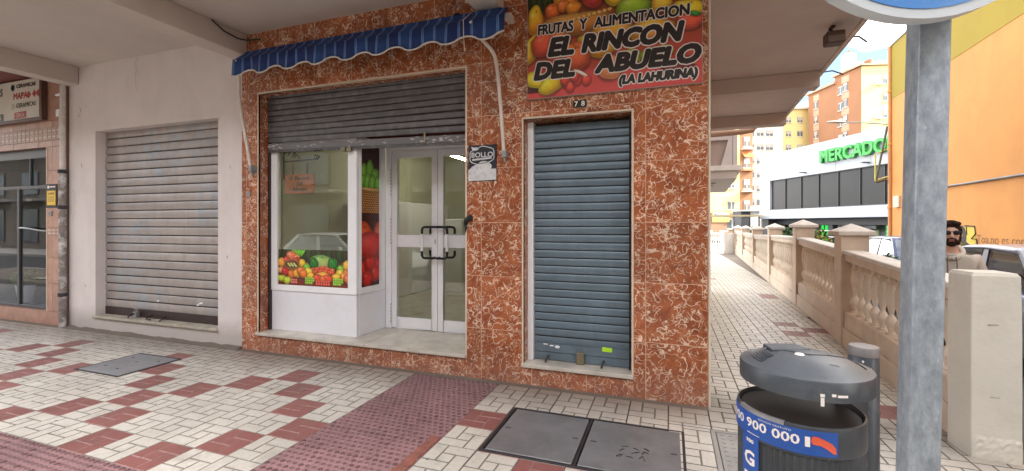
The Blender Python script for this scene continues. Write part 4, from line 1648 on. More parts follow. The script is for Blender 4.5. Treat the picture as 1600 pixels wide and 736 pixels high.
# ================================================================== CERAMICS SHOP, FAR LEFT
m_ceram = mat('salmon_wall_tile', (0.43, 0.235, 0.170), 0.35, var=0.22, vs=7, rand=0.08, dirt=((0.28, 0.15, 0.11), 0.4, 5))
m_cjoint = mat('brown_joint', (0.24, 0.15, 0.12), 0.8)
t = thing('ceramics_shop', (-10.5, 0, 0), 'salmon tiled shopfront of a ceramics showroom with a wide dark window', 'shopfront')
g = MB()
OW = (-13.0, -9.137, 0.200, 2.66)
wall_with_holes(g, -14.0, -8.66, -0.02, 3.78, 0.012, 0.25, [OW])
g.build('wall', m_cjoint, t)
xs_ = [-8.66 - 0.338 * q for q in range(0, 16)]
zs_ = [-0.02, 0.2, 0.62, 1.0, 1.33, 1.45, 1.9, 2.3, 2.66, 2.755, 2.95, 3.05, 3.4, 3.78]
for a in range(len(xs_) - 1):
    for b in range(len(zs_) - 1):
        for r_ in rect_minus((xs_[a + 1] + .003, xs_[a] - .003, zs_[b] + .003, zs_[b + 1] - .003), OW):
            if r_[1] - r_[0] < .03:
                continue
            if zs_[b] in (1.33, 2.755) or r_[1] < -11.2:
                continue
            MB().box(r_[0], r_[1], rnd.uniform(-.001, .001), .012, r_[2], r_[3]).build('wall_tile', m_ceram, t, loc=((r_[0] + r_[1]) / 2, 0, (r_[2] + r_[3]) / 2))
# bands of relief mosaic
m_relief = mat('relief_tile', (0.42, 0.25, 0.19), 0.4, var=0.2, vs=20, rand=.1)
m_reliefl = mat('pale_relief', (0.62, 0.52, 0.45), 0.4)
for z0, z1, xa, xb in ((1.333, 1.447, -9.13, -8.665), (2.758, 2.947, -11.1, -8.665)):
    x = xb
    q = 0
    while x > xa + .05:
        w_ = 0.112
        MB().box(x - w_ + .003, x - .003, -.004, .012, z0, z1).build('relief_tile', m_relief, t)
        zz = z0 + (z1 - z0) * .22
        MB().box(x - w_ + .018, x - .022, -.007, -.0041, zz, zz + .016).build('relief_dash', m_reliefl, t)
        MB().box(x - w_ + .018, x - .022, -.007, -.0041, z1 - (z1 - z0) * .22 - .016, z1 - (z1 - z0) * .22).build('relief_dash', m_reliefl, t)
        x -= w_
        q += 1
g = MB()
for z0, z1 in ((0.2, 0.235), (2.05, 2.10), (2.52, 2.66)):
    g.box(-13, -9.141, 0.06, 0.11, z0, z1)
g.box(-10.06, -10.0, 0.06, 0.11, 0.2355, 2.0495)
g.box(-9.72, -9.70, 0.06, 0.11, 2.101, 2.519)
g.box(-9.163, -9.141, 0.06, 0.11, 0.2355, 2.0495)
g.build('window_frame', mat('anthracite_frame', (0.05, 0.05, 0.055), 0.35), t, bevel=0.003)
g = MB()
g.box(-13, -9.141, 0.08, 0.086, 0.236, 2.515)
g.build('pane', m_glass_dark, t)
g = MB()
g.box(-9.139, -9.125, -.006, 0.05, 0.2, 2.66)
g.build('window_trim', m_trim, t)
g = MB()
g.tube([(-9.155, .055, 1.395), (-9.3, .02, 1.40), (-9.55, .0, 1.43), (-9.8, .02, 1.445), (-9.98, .055, 1.44)], 0.013, 8)
g.build('handle', m_steel, t, smooth=60)
m_showroom = mat('grey_showroom', (0.11, 0.115, 0.125), 0.5, var=0.2, vs=1)
g = MB()
g.box(-19, -8.8, 3.2, 3.25, 0.1, 3.0)
g.box(-8.8, -8.75, .26, 3.25, 0.1, 3.0)
g.box(-19, -18.95, -.1, 3.2, 0.1, 3.0)
g.box(-19, -13.95, .0, .24, -.1, 3.0)
g.box(-19, -8.75, .26, 3.25, 3.0, 3.05)
g.build('showroom', m_showroom, t)
g = MB()
g.box(-19, -8.8, .26, 3.2, 0.12, 0.205)
g.build('showroom_floor', mat('polished_grey_floor', (0.25, 0.26, 0.27), 0.12), t)
g = MB()
g.box(-9.9, -9.2, 1.6, 2.3, .206, 1.2)
g.box(-11.2, -10.4, 1.8, 2.6, .206, 1.9)
g.build('display_cabinet', m_panel, t, bevel=0.02)
g = MB()
g.box(-14, -8.66, -1.7, .012, 3.74, 3.779)
g.build('red_ceiling', mat('red_ceiling', (0.16, 0.045, 0.035), 0.6), t)
# sign board
t = thing('ceramics_sign', (-10.4, -0.03, 3.08), 'cream sign board with black and red lettering and a dark frame on the ceramics shop', 'shop sign')
g = MB()
g.box(-11.9, -9.178, -0.055, -0.002, 3.108, 3.70)
g.build('board', mat('cream_board', (0.60, 0.56, 0.48), 0.4, var=0.06), t)
g = MB()
g.box(-11.96, -9.115, -0.07, -0.002, 3.060, 3.107)
g.box(-9.177, -9.115, -0.07, -0.002, 3.1075, 3.72)
g.build('frame', mat('dark_wood_frame', (0.10, 0.05, 0.035), 0.4, var=.2, vs=12), t, bevel=.004)
m_redink = mat('red_ink', (0.42, 0.055, 0.04), 0.4)
m_greyink = mat('grey_green_ink', (0.15, 0.18, 0.14), 0.4)
text_box('CERAMICAS', -9.797, -9.285, 3.590, 3.652, -.0555, m_ink, t, 'lettering', 0, .06, .003)
text_box('CERAMICAS', -9.797, -9.285, 3.288, 3.358, -.0555, m_ink, t, 'lettering', 0, .03, .003)
text_box('MAPA', -9.871, -9.50, 3.42, 3.52, -.0555, m_redink, t, 'lettering', 0, .05, .003)


def dia(cx_, cz_, a, b, m, nm='diamond'):
    MB().prism([(cx_ - a, cz_), (cx_, cz_ - b), (cx_ + a, cz_), (cx_, cz_ + b)], -.0585, -.0555, 'y').build(nm, m, t)


dia(-9.47, 3.465, .06, .058, m_redink)
dia(-9.325, 3.47, .055, .057, m_redink)
dia(-9.225, 3.472, .055, .057, m_redink)
g = MB()
g.lathe([(.055, 0), (.055, .003), (.035, .003), (.035, 0)], (0, 0, 0), 18)
g.v = [(-9.892 + a, -.0555 - z, 3.61 + b) for a, b, z in g.v]
g.build('round_emblem', m_greyink, t)
MB().box(-9.925, -9.86, -.057, -.0555, 3.27, 3.36).build('faded_emblem', mat('faded_ink', (.42, .41, .36), .5), t)
MB().prism([(-9.85, 3.122), (-9.54, 3.128), (-9.535, 3.226), (-9.845, 3.218)], -.058, -.0555, 'y').build('red_block', m_redink, t)
text_box('CINCA', -9.80, -9.58, 3.145, 3.205, -.0582, m_whiteink, t, 'lettering', 0, .0, .002)
text_box('S', -10.24, -10.17, 3.50, 3.62, -.0555, m_ink, t, 'lettering', 0, .04, .003)
MB().box(-10.5, -10.15, -.058, -.0555, 3.115, 3.225).build('black_block', m_ink, t)
text_box('OS', -10.42, -10.20, 3.135, 3.205, -.0582, m_whiteink, t, 'lettering', 0, .0, .002)
# alarm plate
t = thing('alarm_sign', (-8.99, -0.002, 1.74), 'yellow and black alarm notice on the salmon tiles beside the ceramics window', 'sign')
g = MB()
g.box(-9.128, -8.862, -.012, -.0015, 1.745, 2.10)
g.build('plate', m_black, t, bevel=.004)
g = MB()
g.box(-9.10, -8.89, -.0145, -.0121, 1.785, 2.0)
g.build('yellow_panel', mat('alarm_yellow', (0.75, 0.48, 0.01), 0.4, var=.05), t)
text_box('ALARMA', -9.07, -8.92, 1.94, 1.975, -.0146, m_ink, t, 'lettering', 0, .02, .001)
g = MB()
for z in (1.90, 1.87, 1.84):
    g.box(-9.07, -8.92, -.016, -.0146, z, z + .012)
g.build('print_line', mat('brown_print', (.25, .14, .02), .5), t)
text_box('ADT', -9.08, -8.98, 2.03, 2.075, -.0122, m_whiteink, t, 'lettering', 0, .02, .001) if False else None
g = MB()
g.box(-9.09, -9.05, -.0135, -.0121, 2.035, 2.075)
g.box(-9.035, -8.90, -.0135, -.0121, 2.05, 2.066)
g.build('white_mark', m_whiteink, t)
t = thing('key_switch', (-9.0, -.002, 1.6), 'tiny steel key switch under the yellow alarm notice', 'switch')
g = MB()
g.box(-9.06, -8.98, -.02, -.0015, 1.63, 1.70)
g.build('cover', m_steel, t, bevel=.005)
g = MB()
g.box(-9.03, -9.01, -.023, -.0202, 1.655, 1.675)
g.build('keyhole', m_black, t)
# white socket with lead
t = thing('wall_socket', (-8.77, -.002, 3.1), 'white wall box with a lead running down beside the ceramics sign', 'wall box')
g = MB()
g.box(-8.812, -8.735, -.05, -.0015, 3.085, 3.185)
g.build('box', m_white_al, t, bevel=.006)
g = MB()
g.tube([(-8.775, -.02, 3.085), (-8.79, -.015, 2.95), (-8.80, -.012, 2.78)], .009, 6)
g.build('lead', m_pipe, t)
t = thing('pipe_stub', (-8.75, -.002, 3.45), 'short white pipe stub sticking out beside the drainpipe', 'pipe')
MB().tube([(-8.66, -.05, 3.40), (-8.80, -.045, 3.395)], .018, 8).build('stub', m_white_al, t, smooth=50)
# drainpipe on the joint of the two shops
t = thing('drainpipe', (-8.645, -.05, 0), 'weathered white drainpipe between the ceramics shop and the plaster wall', 'drainpipe')
g = MB()
g.tube([(-8.645, -.045, 3.524), (-8.645, -.045, 2.25)], .034, 12)
g.build('upper_pipe', m_pipe, t, smooth=50)
m_oldpipe = mat('flaking_pipe', (0.20, 0.17, 0.155), 0.7, var=.3, vs=10, dirt=((0.66, 0.64, 0.62), 0.95, 9))
g = MB()
g.tube([(-8.635, -.05, 2.26), (-8.635, -.05, -.01)], .046, 12)
g.build('lower_pipe', m_oldpipe, t, smooth=50)
for z in (2.24, 1.72, .45):
    g = MB()
    g.lathe([(.05, 0), (.056, .004), (.056, .05), (.05, .054)], (-8.637, -.05, z), 14)
    g.build('pipe_clip', m_ironrim, t, smooth=40)
# plant in the window
m_leaf = mat('green_leaf', (0.045, 0.15, 0.028), 0.5, var=0.4, vs=9)
m_leaf2 = mat('dark_leaf', (0.022, 0.065, 0.016), 0.5, var=0.4, vs=9)


def leaf_ball(mb, c, rx, rz, n, size, rng, m=2, flatb=False):
    for _ in range(n):
        while True:
            d = Vector((rng.uniform(-1, 1), rng.uniform(-1, 1), rng.uniform(-1, 1)))
            if 0.25 < d.length < 1:
                break
        p = Vector((c[0] + d.x * rx, c[1] + d.y * rx, c[2] + d.z * rz))
        a = Vector((rng.gauss(0, 1), rng.gauss(0, 1), rng.gauss(0, .7) + .3)).normalized()
        b = a.orthogonal().normalized()
        b = (b * math.cos(q0 := rng.uniform(0, 6.3)) + a.cross(b) * math.sin(q0))
        s = size * rng.uniform(.6, 1.3)
        c2 = a.cross(b)
        mb.add([p - a * s, p + b * s * .45 + c2 * s * .1, p + a * s, p - b * s * .45 + c2 * s * .1], [(0, 1, 2), (0, 2, 3)], rng.randrange(m))


t = thing('potted_plant', (-10.45, 0.33, 0.206), 'bushy green plant in a white pot standing in the ceramics window', 'potted plant')
g = MB()
g.lathe([(.085, .206), (.09, .215), (.128, .47), (.132, .49), (.120, .49), (.115, .45)], (-10.45, .33, 0), 20)
g.build('pot', m_panel, t, smooth=40)
g = MB()
leaf_ball(g, (-10.45, .33, .60), .17, .15, 420, .035, random.Random(5))
g.build('foliage', [mat('pot_leaf', (.07, .24, .05), .5, var=.4, vs=12), m_leaf], t)

# ================================================================== SIGN POLE
PL = Vector((0.2235, -2.741, 0))
k = NT('galvanised_steel')
p = k.pos()
mpn = k.n('Mapping')
mpn.inputs['Scale'].default_value = (1, 1, 0.45)
k.l(p, mpn.inputs[0])
v1 = k.noise(mpn.outputs[0], 55, 4, 0.7)
v2 = k.noise(p, 9, 4, 0.6)
vo = k.n('TexVoronoi', i_Scale=75.0)
k.l(mpn.outputs[0], vo.inputs['Vector'])
cc = k.mix(k.ramp(v1, [(.35, 0), (.68, 1)]), (0.215, 0.245, 0.275), (0.37, 0.405, 0.44))
cc = k.mix(k.math('MULTIPLY', k.ramp(vo.outputs['Distance'], [(.0, 1), (.22, 0)]), k.ramp(v2, [(.52, 0), (.62, .8)])), cc, (0.55, 0.60, 0.66))
cc = k.mix(k.ramp(v2, [(.28, .35), (.42, 0)]), cc, (0.17, 0.185, 0.205))
k.l(cc, k.b.inputs['Base Color'])
k.b.inputs['Metallic'].default_value = 0.35
k.b.inputs['Roughness'].default_value = 0.5
k.bump(v1, 0.25, 0.003)
m_galv = k.m
t = thing('sign_pole', PL, 'galvanised square post carrying a round blue traffic sign, close in front at the right', 'traffic sign')
lean = 0.0245
pa = R(2.4)                                     # the post's turn about its own axis


def pole_pts(z, h):
    c, s_ = math.cos(pa), math.sin(pa)
    o = []
    for a, b in ((-h, -h), (h, -h), (h, h), (-h, h)):
        x, y = a * c - b * s_, a * s_ + b * c
        o.append((PL.x + x + lean * (z - 1.5) * math.cos(YAW), PL.y + y + lean * (z - 1.5) * math.sin(YAW), z))
    return o


g = MB()
a = pole_pts(-.02, .029)
b = pole_pts(2.55, .029)
g.add(a + b, [(3, 2, 1, 0), (4, 5, 6, 7), (0, 1, 5, 4), (1, 2, 6, 5), (2, 3, 7, 6), (3, 0, 4, 7)])
g.build('post', m_galv, t, bevel=0.004, seg=2, smooth=50)
# the sign disc, facing the road behind the camera
sr = 0.30
sc_ = Vector((0.172, -2.866, 2.217))
vdir = (Vector((CAM.x, CAM.y, 0)) - Vector((sc_.x, sc_.y, 0))).normalized()
nrm = Vector((math.sin(R(16)), -math.cos(R(16)), 0))
rgt = Vector((-nrm.y, nrm.x, 0))


def disc(r0, r1, d0, d1, m, name, n=64):
    g = MB()
    vs = []
    prof = [(r0, d0), (r1, d0), (r1, d1), (r0, d1)]
    if r0 == 0:
        prof = [(0.0001, d0), (r1, d0), (r1, d1), (0.0001, d1)]
    for r_, dd in prof:
        for q in range(n):
            an = 2 * math.pi * q / n
            vs.append(sc_ + rgt * (r_ * math.cos(an)) + Vector((0, 0, r_ * math.sin(an))) + nrm * dd)
    fs = []
    for j in range(4):
        j2 = (j + 1) % 4
        for q in range(n):
            fs.append((j * n + q, j * n + (q + 1) % n, j2 * n + (q + 1) % n, j2 * n + q))
    g.add(vs, fs)
    return g.build(name, m, t, smooth=40)


m_rim = mat('sign_rim', (0.52, 0.55, 0.57), 0.4, var=.08)
m_signblue = mat('sign_blue', (0.012, 0.17, 0.50), 0.35, var=.06, dirt=((.3, .4, .55), .15, 12))
disc(0, sr, -.003, 0.0, m_rim, 'rim_plate')
disc(sr - .003, sr, -.03, -.0032, m_rim, 'rim')
face_ = disc(0, sr - .019, .0005, .002, m_signblue, 'blue_face')
g = MB()


def SP(x, z, d):
    return sc_ + rgt * x + Vector((0, 0, z)) + nrm * d


def figure(x, z0, h):
    """a walking pedestrian outline: two legs, trunk, arms, head"""
    k_ = h / .5
    P_ = []
    for pl in ([(-.055, 0), (-.020, 0), (.004, .20), (-.035, .21)], [(.035, 0), (.072, .006), (.036, .21), (.0, .20)],
               [(-.042, .19), (.042, .19), (.050, .37), (-.050, .37)], [(-.052, .365), (-.085, .20), (-.068, .195), (-.035, .33)], [(.052, .365), (.085, .20), (.068, .195), (.035, .33)],
               [(.036 * math.cos(a), .425 + .040 * math.sin(a)) for a in np.linspace(0, 2 * math.pi, 13)[:-1]]):
        P_.append([(x + a * k_, z0 + b_ * k_) for a, b_ in pl])
    return P_


for i_, poly in enumerate(figure(-.045, -.252, .47) + figure(.085, -.235, .30)):
    n = len(poly)
    o_ = .0001 * i_
    g.add([SP(x, z, .0025) for x, z in poly] + [SP(x, z, .0035 + o_) for x, z in poly], [tuple(range(n, 2 * n))] + [(q, (q + 1) % n, n + (q + 1) % n, n + q) for q in range(n)])
g.build('white_symbol', m_rim, face_)
g = MB()
for dz in (-.22, .2):
    g.box(-.05, .05, -.10, -.0305, dz - .02, dz + .02)
g.v = [tuple(SP(v[0], v[2], v[1])) for v in g.v]
g.build('clamp', m_steel, t)

# ================================================================== LITTER BIN
BC = Vector((0.128, -2.118, 0))
m_bin = mat('charcoal_plastic', (0.038, 0.043, 0.050), 0.42, var=0.18, vs=6, dirt=((0.10, 0.10, 0.105), 0.35, 8), bump=.06, bs=120)
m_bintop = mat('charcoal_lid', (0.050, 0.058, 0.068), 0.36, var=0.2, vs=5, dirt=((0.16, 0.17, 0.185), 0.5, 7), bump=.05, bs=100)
m_lidtop = mat('lighter_lid_top', (0.080, 0.091, 0.105), 0.42, var=0.2, vs=5, dirt=((0.15, 0.16, 0.175), 0.6, 7), bump=.04, bs=100)  # top of the lid coloured lighter than its side
m_binin = mat('bin_inside', (0.018, 0.014, 0.013), 0.6)
t = thing('litter_bin', BC, 'round charcoal litter bin with raised lid and blue phone number band on the pavement', 'litter bin')
NB = 120
zr = 0.845
RB = 0.198
# ribbed lower wall
g = MB()
vs, fs = [], []
prof = [(-.012, .05), (-.006, .06), (0, .08), (0, .735), (-.002, .745)]
for dr, z in prof:
    for q in range(NB):
        an = 2 * math.pi * q / NB
        rr_ = RB - .006 + dr + (.004 if q % 2 else -.001)
        vs.append((BC.x + rr_ * math.cos(an), BC.y + rr_ * math.sin(an), z))
for j in range(len(prof) - 1):
    for q in range(NB):
        fs.append((j * NB + q, j * NB + (q + 1) % NB, (j + 1) * NB + (q + 1) % NB, (j + 1) * NB + q))
fs.append(tuple(range(NB))[::-1])
g.add(vs, fs)
g.build('ribbed_body', m_bin, t)
g = MB()
g.lathe([(RB - .008, .742), (RB, .748), (RB + .001, .76), (RB + .001, zr - .008), (RB - .001, zr), (RB - .006, zr + .002), (RB - .010, zr - .004), (RB - .013, .70), (RB - .02, .30), (.05, .28), (.0005, .28)], BC, 64)
g.build('rim_band', m_bin, t, smooth=35)
g = MB()
g.lathe([(RB - .0145, zr - .012), (RB - .017, .70), (RB - .022, .302), (.04, .285), (.0005, .285)], BC, 48)
g.build('liner', m_binin, t, smooth=40)
g = MB()                                              # grey worn lip on the left of the rim
for q in range(10):
    a0 = R(193 + q * 5.2)
    a1 = R(193 + (q + 1) * 5.2)
    V = []
    for a in (a0, a1):
        for r_, z in ((RB - .012, zr + .003), (RB + .002, zr + .003), (RB + .003, zr - .016), (RB - .012, zr - .014)):
            V.append((BC.x + r_ * math.cos(a), BC.y + r_ * math.sin(a), z))
    g.add(V, [(0, 4, 5, 1), (1, 5, 6, 2), (3, 2, 6, 7), (0, 1, 2, 3), (4, 7, 6, 5)])
g.build('rim_clip', m_steel, t)


def on_bin(ang, z, r_):
    return Vector((BC.x + r_ * math.cos(ang), BC.y + r_ * math.sin(ang), z))


m_bluest = mat('blue_sticker', (0.012, 0.075, 0.33), 0.35, var=.08)
m_orange = mat('orange_paint', (0.70, 0.10, 0.045), 0.5, var=.1)
angc = math.atan2(CAM.y - BC.y, CAM.x - BC.x)        # towards the camera


def band(a0, a1, z0, z1, r_, m, name, par, n=24, zf=None):
    g = MB()
    vs = []
    for q in range(n + 1):
        a = a0 + (a1 - a0) * q / n
        vs += [on_bin(a, z0, r_), on_bin(a, z1, r_), on_bin(a, z0, r_ - .002), on_bin(a, z1, r_ - .002)]
    fs = []
    for q in range(n):
        b_ = q * 4
        fs += [(b_, b_ + 4, b_ + 5, b_ + 1), (b_ + 3, b_ + 7, b_ + 6, b_ + 2), (b_ + 1, b_ + 5, b_ + 7, b_ + 3), (b_, b_ + 2, b_ + 6, b_ + 4)]
    g.add(vs, fs)
    return g.build(name, m, par)


bd = band(angc - 1.45, angc + .56, .757, .836, RB + .0032, m_bluest, 'phone_band', t)


def wrap_text(txt, a0, a1, z0, z1, r_, m, par, bold=.02, thick=.0006):
    me = text_mesh(txt, 0, bold, 0.0, res=2)
    bx = [v.co.x for v in me.vertices]
    by = [v.co.y for v in me.vertices]
    X0, X1, Y0, Y1 = min(bx), max(bx), min(by), max(by)
    bm = bmesh.new()
    bm.from_mesh(me)
    bmesh.ops.triangulate(bm, faces=bm.faces)
    bmesh.ops.subdivide_edges(bm, edges=[e for e in bm.edges if abs(e.verts[0].co.x - e.verts[1].co.x) > .15], cuts=2)
    bm.to_mesh(me)
    bm.free()
    for v in me.vertices:
        a = a0 + (a1 - a0) * (v.co.x - X0) / (X1 - X0)
        z = z0 + (z1 - z0) * (v.co.y - Y0) / (Y1 - Y0)
        v.co = on_bin(a, z, r_) - wloc(par)
    me.materials.clear()
    me.materials.append(m)
    me.name = 'lettering'
    o = bpy.data.objects.new('lettering', me)
    col.objects.link(o)
    o.parent = par
    return o


wrap_text('900 900 000', angc - 1.36, angc + .02, .785, .818, RB + .0042, m_whiteink, bd)
wrap_text('SERVICIO GRATUITO', angc - .62, angc - .10, .8235, .8295, RB + .0042, m_whiteink, bd, .0)
band(angc - .86, angc - .60, .764, .7655, RB + .0042, m_whiteink, 'white_line', bd, 6)
ic = band(angc + .09, angc + .16, .784, .816, RB + .0042, m_whiteink, 'white_icon', bd, 6)
g = MB()
vs = []
pts_ = [(.17, .803), (.19, .820), (.26, .821), (.36, .812), (.47, .801), (.525, .786), (.53, .768), (.48, .770), (.40, .783), (.30, .793), (.2, .794)]
vs = [on_bin(angc + a, z, RB + .0048) for a, z in pts_]
ctr = on_bin(angc + .35, .797, RB + .0048)
g.add(vs + [ctr], [(q, (q + 1) % len(vs), len(vs)) for q in range(len(vs))])
g.build('orange_smear', m_orange, bd)
vb = band(angc - 1.02, angc - .62, .15, .755, RB + .0012, m_bluest, 'side_strip', t, 8)
wrap_text('980', angc - .90, angc - .72, .728, .742, RB + .0022, m_whiteink, vb, .03)
wrap_text('G', angc - .95, angc - .70, .648, .700, RB + .0022, m_whiteink, vb, .03)
wrap_text('R', angc - .95, angc - .70, .570, .622, RB + .0022, m_whiteink, vb, .03)
# lid: a shallow dished cap held above the rim by the rear column
g = MB()
LC = Vector((0.148, -2.105, 0))
RL = 0.207
g.lathe([(.0005, .940), (RL - .02, .940), (RL - .008, .928), (RL, .930), (RL + .001, .936), (RL + .001, .990), (RL - .002, .995)], LC, 72, caps=False)
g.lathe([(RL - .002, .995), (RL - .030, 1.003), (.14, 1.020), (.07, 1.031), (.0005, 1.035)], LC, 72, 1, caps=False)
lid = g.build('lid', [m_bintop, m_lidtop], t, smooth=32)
g = MB()
for q in range(6):                                   # stepped ridges on the left half
    a = [R(d) for d in np.linspace(128, 208, 14)]
    r0 = RL - .040 - q * .009
    zz = 1.003 + (RL - .030 - r0) / (RL - .030 - .14) * .017
    pts_ = [LC + Vector((r0 * math.cos(x), r0 * math.sin(x), zz + .001)) for x in a]
    g.tube(pts_, .0022, 5)
g.build('ridge', m_bintop, lid)
g = MB()                                             # raised plate towards the back
ca = math.atan2(.3, .1)
u_ = Vector((math.cos(R(20)), math.sin(R(20)), 0))
v_ = Vector((-u_.y, u_.x, 0))
c_ = LC + u_ * -.02 + v_ * .07
V = []
for z in (1.018, 1.036):
    for a, b in ((-.075, -.03), (.075, -.03), (.06, .05), (-.06, .05)):
        q = c_ + u_ * a + v_ * b
        V.append((q.x, q.y, z))
g.add(V, [(4, 5, 6, 7), (0, 1, 5, 4), (1, 2, 6, 5), (2, 3, 7, 6), (3, 0, 4, 7)])
g.build('plate', m_bintop, lid, bevel=.003)
g = MB()
g.tube([LC + Vector((r_ * math.cos(R(a)), r_ * math.sin(R(a)), z)) for a, r_, z in ((160, .075, 1.0305), (190, .03, 1.034), (300, .03, 1.034), (0, .075, 1.0305), (10, .13, 1.022), (0, .165, 1.0105), (-12, .18, 1.0035))], .0026, 5)
g.build('groove', m_black, lid)
g = MB()
g.lathe([(.016, 1.033), (.014, 1.0370), (.004, 1.038)], LC + Vector((-.02, -.03, 0)), 12)
g.build('rivet', m_whiteink, lid, smooth=60)
# tape marks on the lid edge
angl = math.atan2(CAM.y - LC.y, CAM.x - LC.x)


def lidband(a0, a1, z0, z1, m, nm):
    g = MB()
    vs = []
    for q in range(5):
        a = a0 + (a1 - a0) * q / 4
        for z, dr in ((z0, .0025), (z1, .0025)):
            vs.append((LC.x + (RL + dr) * math.cos(a), LC.y + (RL + dr) * math.sin(a), z))
    g.add(vs, [(q * 2, q * 2 + 2, q * 2 + 3, q * 2 + 1) for q in range(4)])
    return g.build(nm, m, lid)


lidband(angl + .22, angl + .27, .918, .946, m_whiteink, 'tape_mark')
lidband(angl + .215, angl + .275, .948, .958, m_whiteink, 'tape_mark')
lidband(angl + .37, angl + .43, .951, .960, m_whiteink, 'tape_mark')
lidband(angl + .45, angl + .60, .949, .957, m_whiteink, 'tape_mark')
rr = random.Random(31)
m_scr = mat('pale_scratch', (.16, .165, .17), .6)
for q in range(22):
    a = angc + rr.uniform(-1.2, 1.3)
    z = rr.uniform(.30, .83)
    if abs(a - angc + .82) < .24 or (z > .75 and a < angc + .6):
        continue
    da, dz = rr.uniform(-.05, .05), rr.uniform(-.03, .03)
    MB().tube([on_bin(a, z, RB + .0016), on_bin(a + da * .5, z + dz * .5, RB + .0022), on_bin(a + da, z + dz, RB + .0016)], [.0006, .0011, .0005], 4).build('scratch', m_scr, t)
for q in range(16):
    a, r_ = rr.uniform(0, 6.28), RL * math.sqrt(rr.uniform(.05, .8))
    p0 = LC + Vector((r_ * math.cos(a), r_ * math.sin(a), 0))
    zz = float(np.interp(r_, [0, .07, .14, RL - .03, RL], [1.035, 1.031, 1.020, 1.003, .995])) + .0006
    b_ = rr.uniform(0, 6.28)
    L_ = rr.uniform(.01, .035)
    p1 = p0 + Vector((L_ * math.cos(b_), L_ * math.sin(b_), 0))
    r1 = (p1 - LC).length
    z1 = float(np.interp(r1, [0, .07, .14, RL - .03, RL], [1.035, 1.031, 1.020, 1.003, .995])) + .0006
    MB().tube([(p0.x, p0.y, zz), (p1.x, p1.y, z1)], [.0009, .0005], 4).build('scratch', m_scr, lid)
# column behind
PC = Vector((0.437, -1.790, 0))
g = MB()
g.lathe([(.062, -.01), (.062, .02), (.052, .03), (.052, .985), (.049, .99)], PC, 24)
cl = g.build('column', m_bintop, t, smooth=40)
g = MB()
g.lathe([(.051, .965), (.054, .968), (.054, .999), (.050, 1.004), (.0005, 1.006)], PC, 24)
g.build('column_cap', mat('rusty_cap', (0.17, 0.15, 0.145), .5, var=.2, vs=14), cl, smooth=40)
g = MB()
rr = random.Random(9)
for q in range(16):
    a = rr.uniform(-2.9, -1.0)
    z = rr.uniform(.90, .955)
    d_ = rr.uniform(.004, .008)
    p_ = [PC + Vector((.0532 * math.cos(a + da), .0532 * math.sin(a + da), z + dz)) for da, dz in ((-d_ * 14, 0), (0, -d_), (d_ * 14, 0), (0, d_))]
    g.add(p_, [(0, 1, 2, 3)])
g.build('paint_fleck', m_whiteink, cl)
g = MB()
V = []
for (x, y) in ((.29, -1.96), (.33, -2.0), (.46, -1.80), (.42, -1.77)):
    V += [(x, y, .60), (x, y, .93)]
g.add(V, [(0, 2, 3, 1), (2, 4, 5, 3), (4, 6, 7, 5), (6, 0, 1, 7), (1, 3, 5, 7), (0, 6, 4, 2)])
g.build('hanger', m_bin, t, bevel=.004)

# ================================================================== BALUSTRADE ALONG THE WALKWAY
m_cast = mat('cast_stone', (0.61, 0.50, 0.395), 0.75, var=0.14, vs=2.2, bump=.1, bs=80, dirt=((0.33, 0.26, 0.20), 0.45, 2.6), streak=((0.34, 0.27, 0.2), .35, 5, .8))
m_castlt = mat('pale_cast_stone', (0.62, 0.575, 0.52), 0.75, var=0.12, vs=3, bump=.1, bs=80, dirt=((0.38, 0.33, 0.28), 0.4, 4))
m_pillar = mat('pillar_render', (0.60, 0.565, 0.49), 0.8, var=0.10, vs=2.5, bump=.25, bs=35, dirt=((0.42, 0.38, 0.31), 0.4, 3.5))
BY = thing('balustrade', (1.9, 3.0, 0), 'long cream balustrade of turned balusters and capped posts down the right of the walkway', 'balustrade')
th = math.atan(0.06)


def bal_profile():
    z0, z1 = 0.40, 1.00
    P_ = [(.050, 0), (.050, .03), (.030, .035), (.027, .075), (.036, .10), (.040, .115), (.037, .13), (.047, .16), (.055, .20), (.051, .24), (.036, .285), (.022, .325), (.019, .345), (.026, .40), (.037, .48), (.046, .58), (.049, .66), (.046, .74), (.038, .81), (.034, .835), (.043, .848), (.045, .862), (.042, .876), (.032, .89), (.029, .93), (.034, .965), (.046, .975), (.046, 1.0)]
    return [(r, z0 + f * (z1 - z0)) for r, f in P_]


m_balu = mat('pale_baluster_stone', (0.68, 0.585, 0.475), 0.75, var=0.14, vs=4, bump=.08, bs=80, dirt=((0.42, 0.33, 0.25), 0.35, 5))
balm = MB().lathe(bal_profile(), (0, 0, -0.40), 12).mesh('baluster', m_balu, smooth=50)
posts = [(2.67, 0.30), (5.53, 0.30), (8.98, 0.30), (12.84, 0.30), (16.9, 0.30), (21.2, 0.30)]
# top of the rail over y
RZ = lambda y: float(np.interp(y, [0, .8, 2.6, 5.5, 9, 12.9, 22], [1.08, 1.10, 1.175, 1.262, 1.225, 1.15, 1.13]))


def slant_box(mb, y0, y1, xa, xb, z0a, z1a, z0b, z1b, m=0):
    """box along the line of the balustrade; xa..xb measured from its walkway face; z at y0 then at y1"""
    V = []
    for y, z0, z1 in ((y0, z0a, z1a), (y1, z0b, z1b)):
        x = WX(y)
        V += [(x + xa, y, z0), (x + xb, y, z0), (x + xb, y, z1), (x + xa, y, z1)]
    mb.add(V, [(0, 1, 2, 3), (7, 6, 5, 4), (0, 4, 5, 1), (1, 5, 6, 2), (2, 6, 7, 3), (3, 7, 4, 0)], m)


